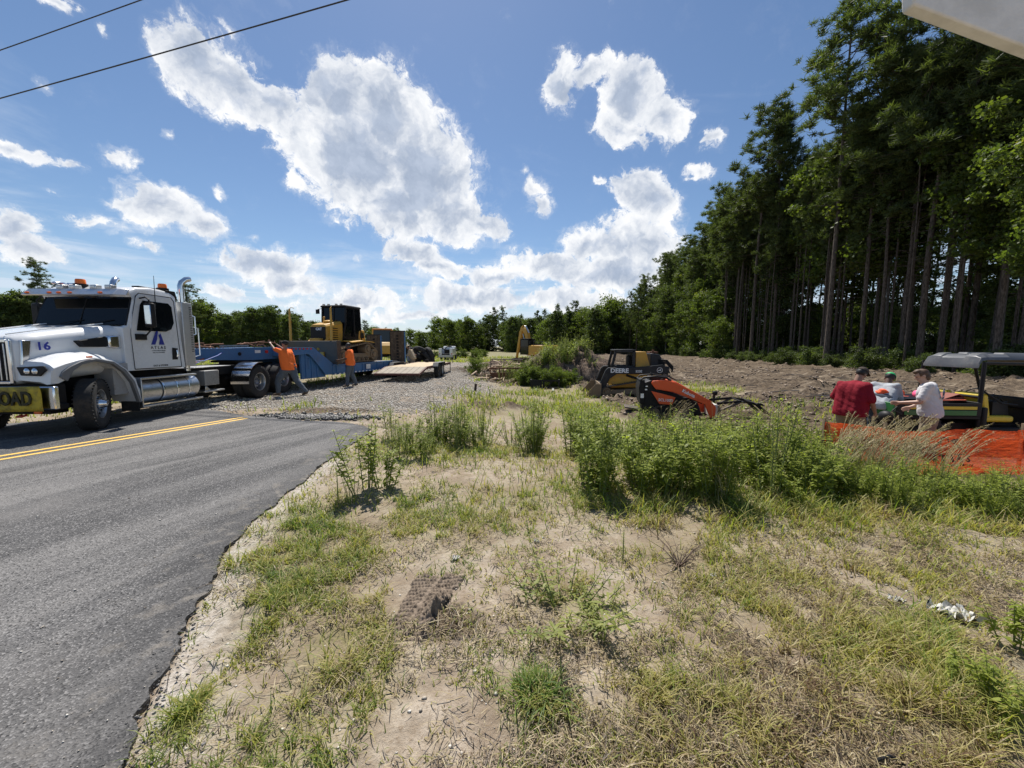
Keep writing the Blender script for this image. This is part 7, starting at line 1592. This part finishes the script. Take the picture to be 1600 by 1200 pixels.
# mud block with tyre tread print
def mud_print():
    a, b = P(585, 985), P(660, 895); d = Vector((b.x-a.x, b.y-a.y, 0)); L0 = d.length; d.normalize(); q = Vector((d.y, -d.x, 0)); Wd = .30; nx_, ny_ = 96, 84; vs = []
    for j in range(ny_+1):
        for i in range(nx_+1):
            s, c = (i/nx_-.08)*L0*1.2, (j/ny_)*Wd*1.15-.02; p = a+d*s+q*c; fs = s/L0; fc = c/Wd
            wob = .42*(float(fbm(np.array(p.x*9), np.array(p.y*9), 3))-.5); e = min(sstep(-.04, .10, fs+wob), sstep(1.10, .93, fs+wob), sstep(-.03, .10, fc-wob), sstep(1.12, .98, fc+wob))
            ph = (s-.35*c)/.036; rd_ = sstep(.15, .4, abs((ph % 1)-.5)*2*.7+.1); lug = .017*(1-rd_)*(0 if abs(fc-.5) < .04 else 1)
            n1 = float(fbm(np.array(p.x*40), np.array(p.y*40), 3))-.5; lump = .06*math.exp(-((fs-.40)/.2)**2-((fc-.95)/.2)**2)*(1+2.2*n1)+.03*math.exp(-((fs-.98)/.07)**2-((fc-.18)/.1)**2)
            vs.append((p.x, p.y, float(gh(p.x, p.y))-.020+e*(.028+lug+.016*n1)+lump*e))
    F = [(j*(nx_+1)+i, j*(nx_+1)+i+1, (j+1)*(nx_+1)+i+1, (j+1)*(nx_+1)+i) for j in range(ny_) for i in range(nx_)]
    m, t, out = newmat('dried_mud'); g_ = t.add('ShaderNodeNewGeometry').outputs['Position']; n_ = t.noise(g_, 30, 5, .6); c_ = t.mix(t.smooth(n_, .35, .65), (.12, .092, .066), (.25, .195, .145))
    b_ = t.add('ShaderNodeBsdfPrincipled', {'Base Color': c_, 'Roughness': .95, 'Normal': t.add('ShaderNodeBump', {'Height': t.noise(g_, 160, 4, .7), 'Strength': .6, 'Distance': .006}).outputs[0]}); t.l.new(b_.outputs[0], out.inputs[0])
    tag(npmesh('mud_print', vs, F, m, smooth=True), 'dark dried mud slab stamped with a tyre tread, in the foreground', 'mud slab')
mud_print()
# litter
def scrap(u, v, w, h, label, mat, name='litter', seed=1):
    c = P(u, v); r_ = np.random.RandomState(seed); n = 12; vs = []; 
    for j in range(n+1):
        for i in range(n+1):
            x_ = c.x+(i/n-.5)*w*(1+.3*math.sin(j*1.3+seed)); y_ = c.y+(j/n-.5)*h*(1+.3*math.sin(i*1.1)); vs.append((x_, y_, float(gh(x_, y_))+.006+.03*min(w, .2)/.1*abs(math.sin(i*.9+seed)*math.cos(j*.8))+.006*r_.rand()))
    o = npmesh(name, vs, [(j*(n+1)+i, j*(n+1)+i+1, (j+1)*(n+1)+i+1, (j+1)*(n+1)+i) for j in range(n) for i in range(n)], mat); tag(o, label, 'litter')
PAPER = paint('weathered_paper', (.50, .49, .45), .8, 0, .2); 
scrap(712, 878, .05, .045, 'crumpled white paper scrap on the sand above the mud print', PAPER); scrap(838, 848, .04, .03, 'second pale scrap right of the crumpled white paper', PAPER, seed=4); scrap(1490, 965, .20, .12, 'white plastic sheet scrap half buried in the right foreground grass', PAPER, seed=7); scrap(1400, 945, .08, .05, 'small white plastic scrap left of the larger plastic sheet', PAPER, seed=9)
scrap(40+1075, 898, .04, .03, 'tiny pale chip near the dead plant', PAPER, seed=12)
m = MB(); a = P(1370, 1196); m.tube([a+Vector((-.03, -.02, .0)), a+Vector((0, 0, .025)), a+Vector((.06, .01, .03)), a+Vector((.13, -.03, .0))], .006, 8); tag(m.build('black_hose_end', BLACKP), 'black hose loop poking up at the bottom edge', 'hose')
for (u, v, l, r_, lab) in ((1220, 1050, .28, .003, 'long pale dead stalk lying in the lower right'), (375, 915, .05, .003, 'short pale twig at the asphalt edge'), (1260, 1090, .30, .003, 'second pale stalk crossing the lower right grass')):
    a = P(u, v); m = MB(); pts = [Vector((a.x+l*q, a.y+.06*math.sin(q*3)*l-.3*l*q, 0)) for q in (0, .3, .6, 1)]
    for p_ in pts: p_.z = float(gh(p_.x, p_.y))+.015
    m.tube(pts, r_, 5); tag(m.build('dead_stalk', paint('dry_stalk', (.42, .36, .18))), lab, 'stalk')
m = MB(); a = P(743, 607, -.1); m.box((a.x, a.y, float(gh(a.x, a.y))+.12), (.10, .08, .34), (.1, .12, 0)); tag(m.build('stump_post', paint('dark_stump', (.05, .035, .025), .9), None, .01), 'short dark post stub by the edge of the stone yard', 'post')
# ---------------------------------------------------------------- mound, root pile and debris
def heap(name, cx, cy, rx, ry, H, mat, label, seed, n=90):
    vs = []; g0 = gzf(cx, cy)
    for j in range(n+1):
        for i in range(n+1):
            a, b = (i/n*2-1)*1.25, (j/n*2-1)*1.25; x_, y_ = cx+a*rx, cy+b*ry; r_ = math.hypot(a, b); q = float(fbm(np.array(x_*.9+seed), np.array(y_*.9), 4)); q2 = float(fbm(np.array(x_*3.5+seed), np.array(y_*3.5), 4))
            e = sstep(1.15, .25, r_+.5*(q-.5)); vs.append((x_, y_, g0-.15+H*e*(.55+.9*(q-.2))+.45*(abs(q2-.5)*2)**.8*e-.1))
    F = [(j*(n+1)+i, j*(n+1)+i+1, (j+1)*(n+1)+i+1, (j+1)*(n+1)+i) for j in range(n) for i in range(n)]; return tag(npmesh(name, vs, F, mat), label, None if name == 'dirt_mound' else 'pile', kind='structure' if name == 'dirt_mound' else None)
def soil_mat():
    m, t, out = newmat('dug_soil'); g_ = t.add('ShaderNodeNewGeometry').outputs['Position']; n_ = t.noise(g_, 2.5, 6, .65); n2 = t.noise(g_, 14, 5, .65); c_ = t.mix(t.smooth(n_, .38, .62), (.07, .045, .032), (.21, .15, .105)); c_ = t.mix(t.smooth(n2, .56, .68, 0, .6), c_, (.33, .27, .21))
    b_ = t.add('ShaderNodeBsdfPrincipled', {'Base Color': c_, 'Roughness': 1.0, 'Normal': t.add('ShaderNodeBump', {'Height': n2, 'Strength': 1.0, 'Distance': .12}).outputs[0]}); t.l.new(b_.outputs[0], out.inputs[0]); return m
SOIL = soil_mat()
heap('dirt_mound', 3.3, 23.5, 4.2, 2.8, 2.3, SOIL, None, 3); heap('dirt_mound', 6.4, 31, 2.6, 2.0, 1.6, SOIL, None, 31)
heap('dirt_mound', -.9, 30.5, 3.0, 1.8, .8, SOIL, None, 55)
def sticks(name, cx, cy, rx, ry, n, Lr, rr_, z0, mat, label, seed, up=.35, hz=.5):
    q = random.Random(seed); m = MB()
    for k in range(n):
        a, r_ = q.random()*6.28, q.random()**.5; x_, y_ = cx+math.cos(a)*r_*rx, cy+math.sin(a)*r_*ry; b = Vector((x_, y_, gzf(x_, y_)+z0+q.random()*hz*(1-r_)+.05)); t_ = q.random()*6.28; L = q.uniform(*Lr); d = Vector((math.cos(t_), math.sin(t_), q.gauss(0, up))).normalized()*L
        m.tube([b-d*.5, b+Vector((q.gauss(0, .1)*L, 0, q.gauss(0, .08)*L)), b+d*.5], [q.uniform(*rr_), q.uniform(*rr_)*.8, .012], 5)
    return tag(m.build(name, mat), label, 'debris', kind='stuff')
PALEW = paint('pale_broken_wood', (.42, .32, .22), .85, 0, .3, (.2, .13, .08), 5); ROOT = paint('dark_root', (.12, .08, .055), .9, 0, .4, (.25, .2, .15), 5)
sticks('wood_debris', -.6, 21.5, 1.6, 1.8, 110, (.3, 1.3), (.02, .07), 0, PALEW, 'pale splintered wood and branches heaped left of the mound', 1, .3, .5)
sticks('wood_debris', -.2, 25, 1.9, 1.2, 70, (.6, 2.2), (.03, .09), .1, PALEW, 'long pale branches on the brush pile in front of the excavator', 5, .35, 1.0)
sticks('root_debris', 3.3, 23.2, 3.4, 1.5, 150, (.3, 1.4), (.02, .06), .45, ROOT, 'dark roots sticking out of the dirt mound', 2, .5, 1.2)
sticks('root_debris', 5.0, 19.5, 1.0, .9, 40, (.3, .9), (.02, .05), .0, PALEW, 'broken roots spilled beside the loader bucket', 6, .4, .4)
x_ = []; 
m = MB(); rr2 = random.Random(8)
for k in range(240):
    yy = rr2.uniform(13, 34); xx = rr2.uniform(.34, 1.1)*yy
    if dirt_mask(np.array([xx]), np.array([yy]))[0] < .5: continue
    z_ = float(gh(xx, yy)); a = rr2.gauss(.1, .5); L = rr2.uniform(.2, .9); m.tube([(xx-L*math.cos(a), yy-L*math.sin(a), z_+.02), (xx, yy, z_+.06), (xx+L*math.cos(a), yy+L*math.sin(a), z_+.03)], rr2.uniform(.01, .03), 5)
tag(m.build('field_debris', PALEW), 'broken sticks and roots strewn over the churned soil', 'debris', kind='stuff')
log = MB(); log.tube([(12.6, 17.2, float(gh(12.6, 17.2))+.12), (13.3, 17.1, float(gh(13.3, 17.1))+.22), (14.0, 17.3, float(gh(14, 17.3))+.1)], [.2, .24, .14], 9)
x, y = samp(60000, 9, 60, 1.3); x = abs(x); k = (rs.rand(len(x)) < .16*sstep(.35, .8, dirt_mask(x, y))*sstep(.40, .6, fbm(x*.8, y*.8, 3))); x, y = x[k], y[k]
M_CLOD = ramp_leaf('soil_clods', [(0, (.09, .062, .042)), (.7, (.18, .13, .09)), (1, (.34, .27, .2))], 0); stones('soil_clods', x, y, (.02+.05*rs.rand(len(x))**2)*(1+.03*y), M_CLOD, 'clods of dark soil over the churned clearing')
# weeds on the mound
G_M = 'tall weeds on the dirt mound'; L_M = 'tall feathery green weed growing on the dirt mound'
for k in range(110):
    x_, y_ = (wrr.uniform(-.6, 2.4), wrr.uniform(20.0, 22.6)) if k < 54 else (wrr.uniform(1.9, 4.8), wrr.uniform(22.0, 24.6)) if k < 98 else (wrr.uniform(3, 5.6), wrr.uniform(22, 24))
    hgt_ = 1.45*math.exp(-((x_-3.3)/3.0)**2-((y_-23.5)/2.1)**2)
    o = put((FEATH+WEEDS[:1])[wrr.randrange(3)], x_, y_, wrr.uniform(1.2, 1.9)*(.68 if k < 54 else 1 if k < 98 else .6), L_M, 'weed', G_M, z=gzf(x_, y_)+hgt_-.15)
for k in range(8):
    x_, y_ = wrr.uniform(.6, 3.6), wrr.uniform(19.8, 20.8); put(BUSH[0], x_, y_, wrr.uniform(.22, .34), 'low olive bush on the near slope of the dirt mound', 'shrub', 'low bushes on the mound slope', z=gzf(x_, y_)-.05)
for pr in PINES+BROADS+BUSH+WEEDS+FEATH+SPIKE+BROADW+LOWF+SEED:
    if pr.name not in _used:
        for c_ in list(pr.children): bpy.data.objects.remove(c_)
        bpy.data.objects.remove(pr)
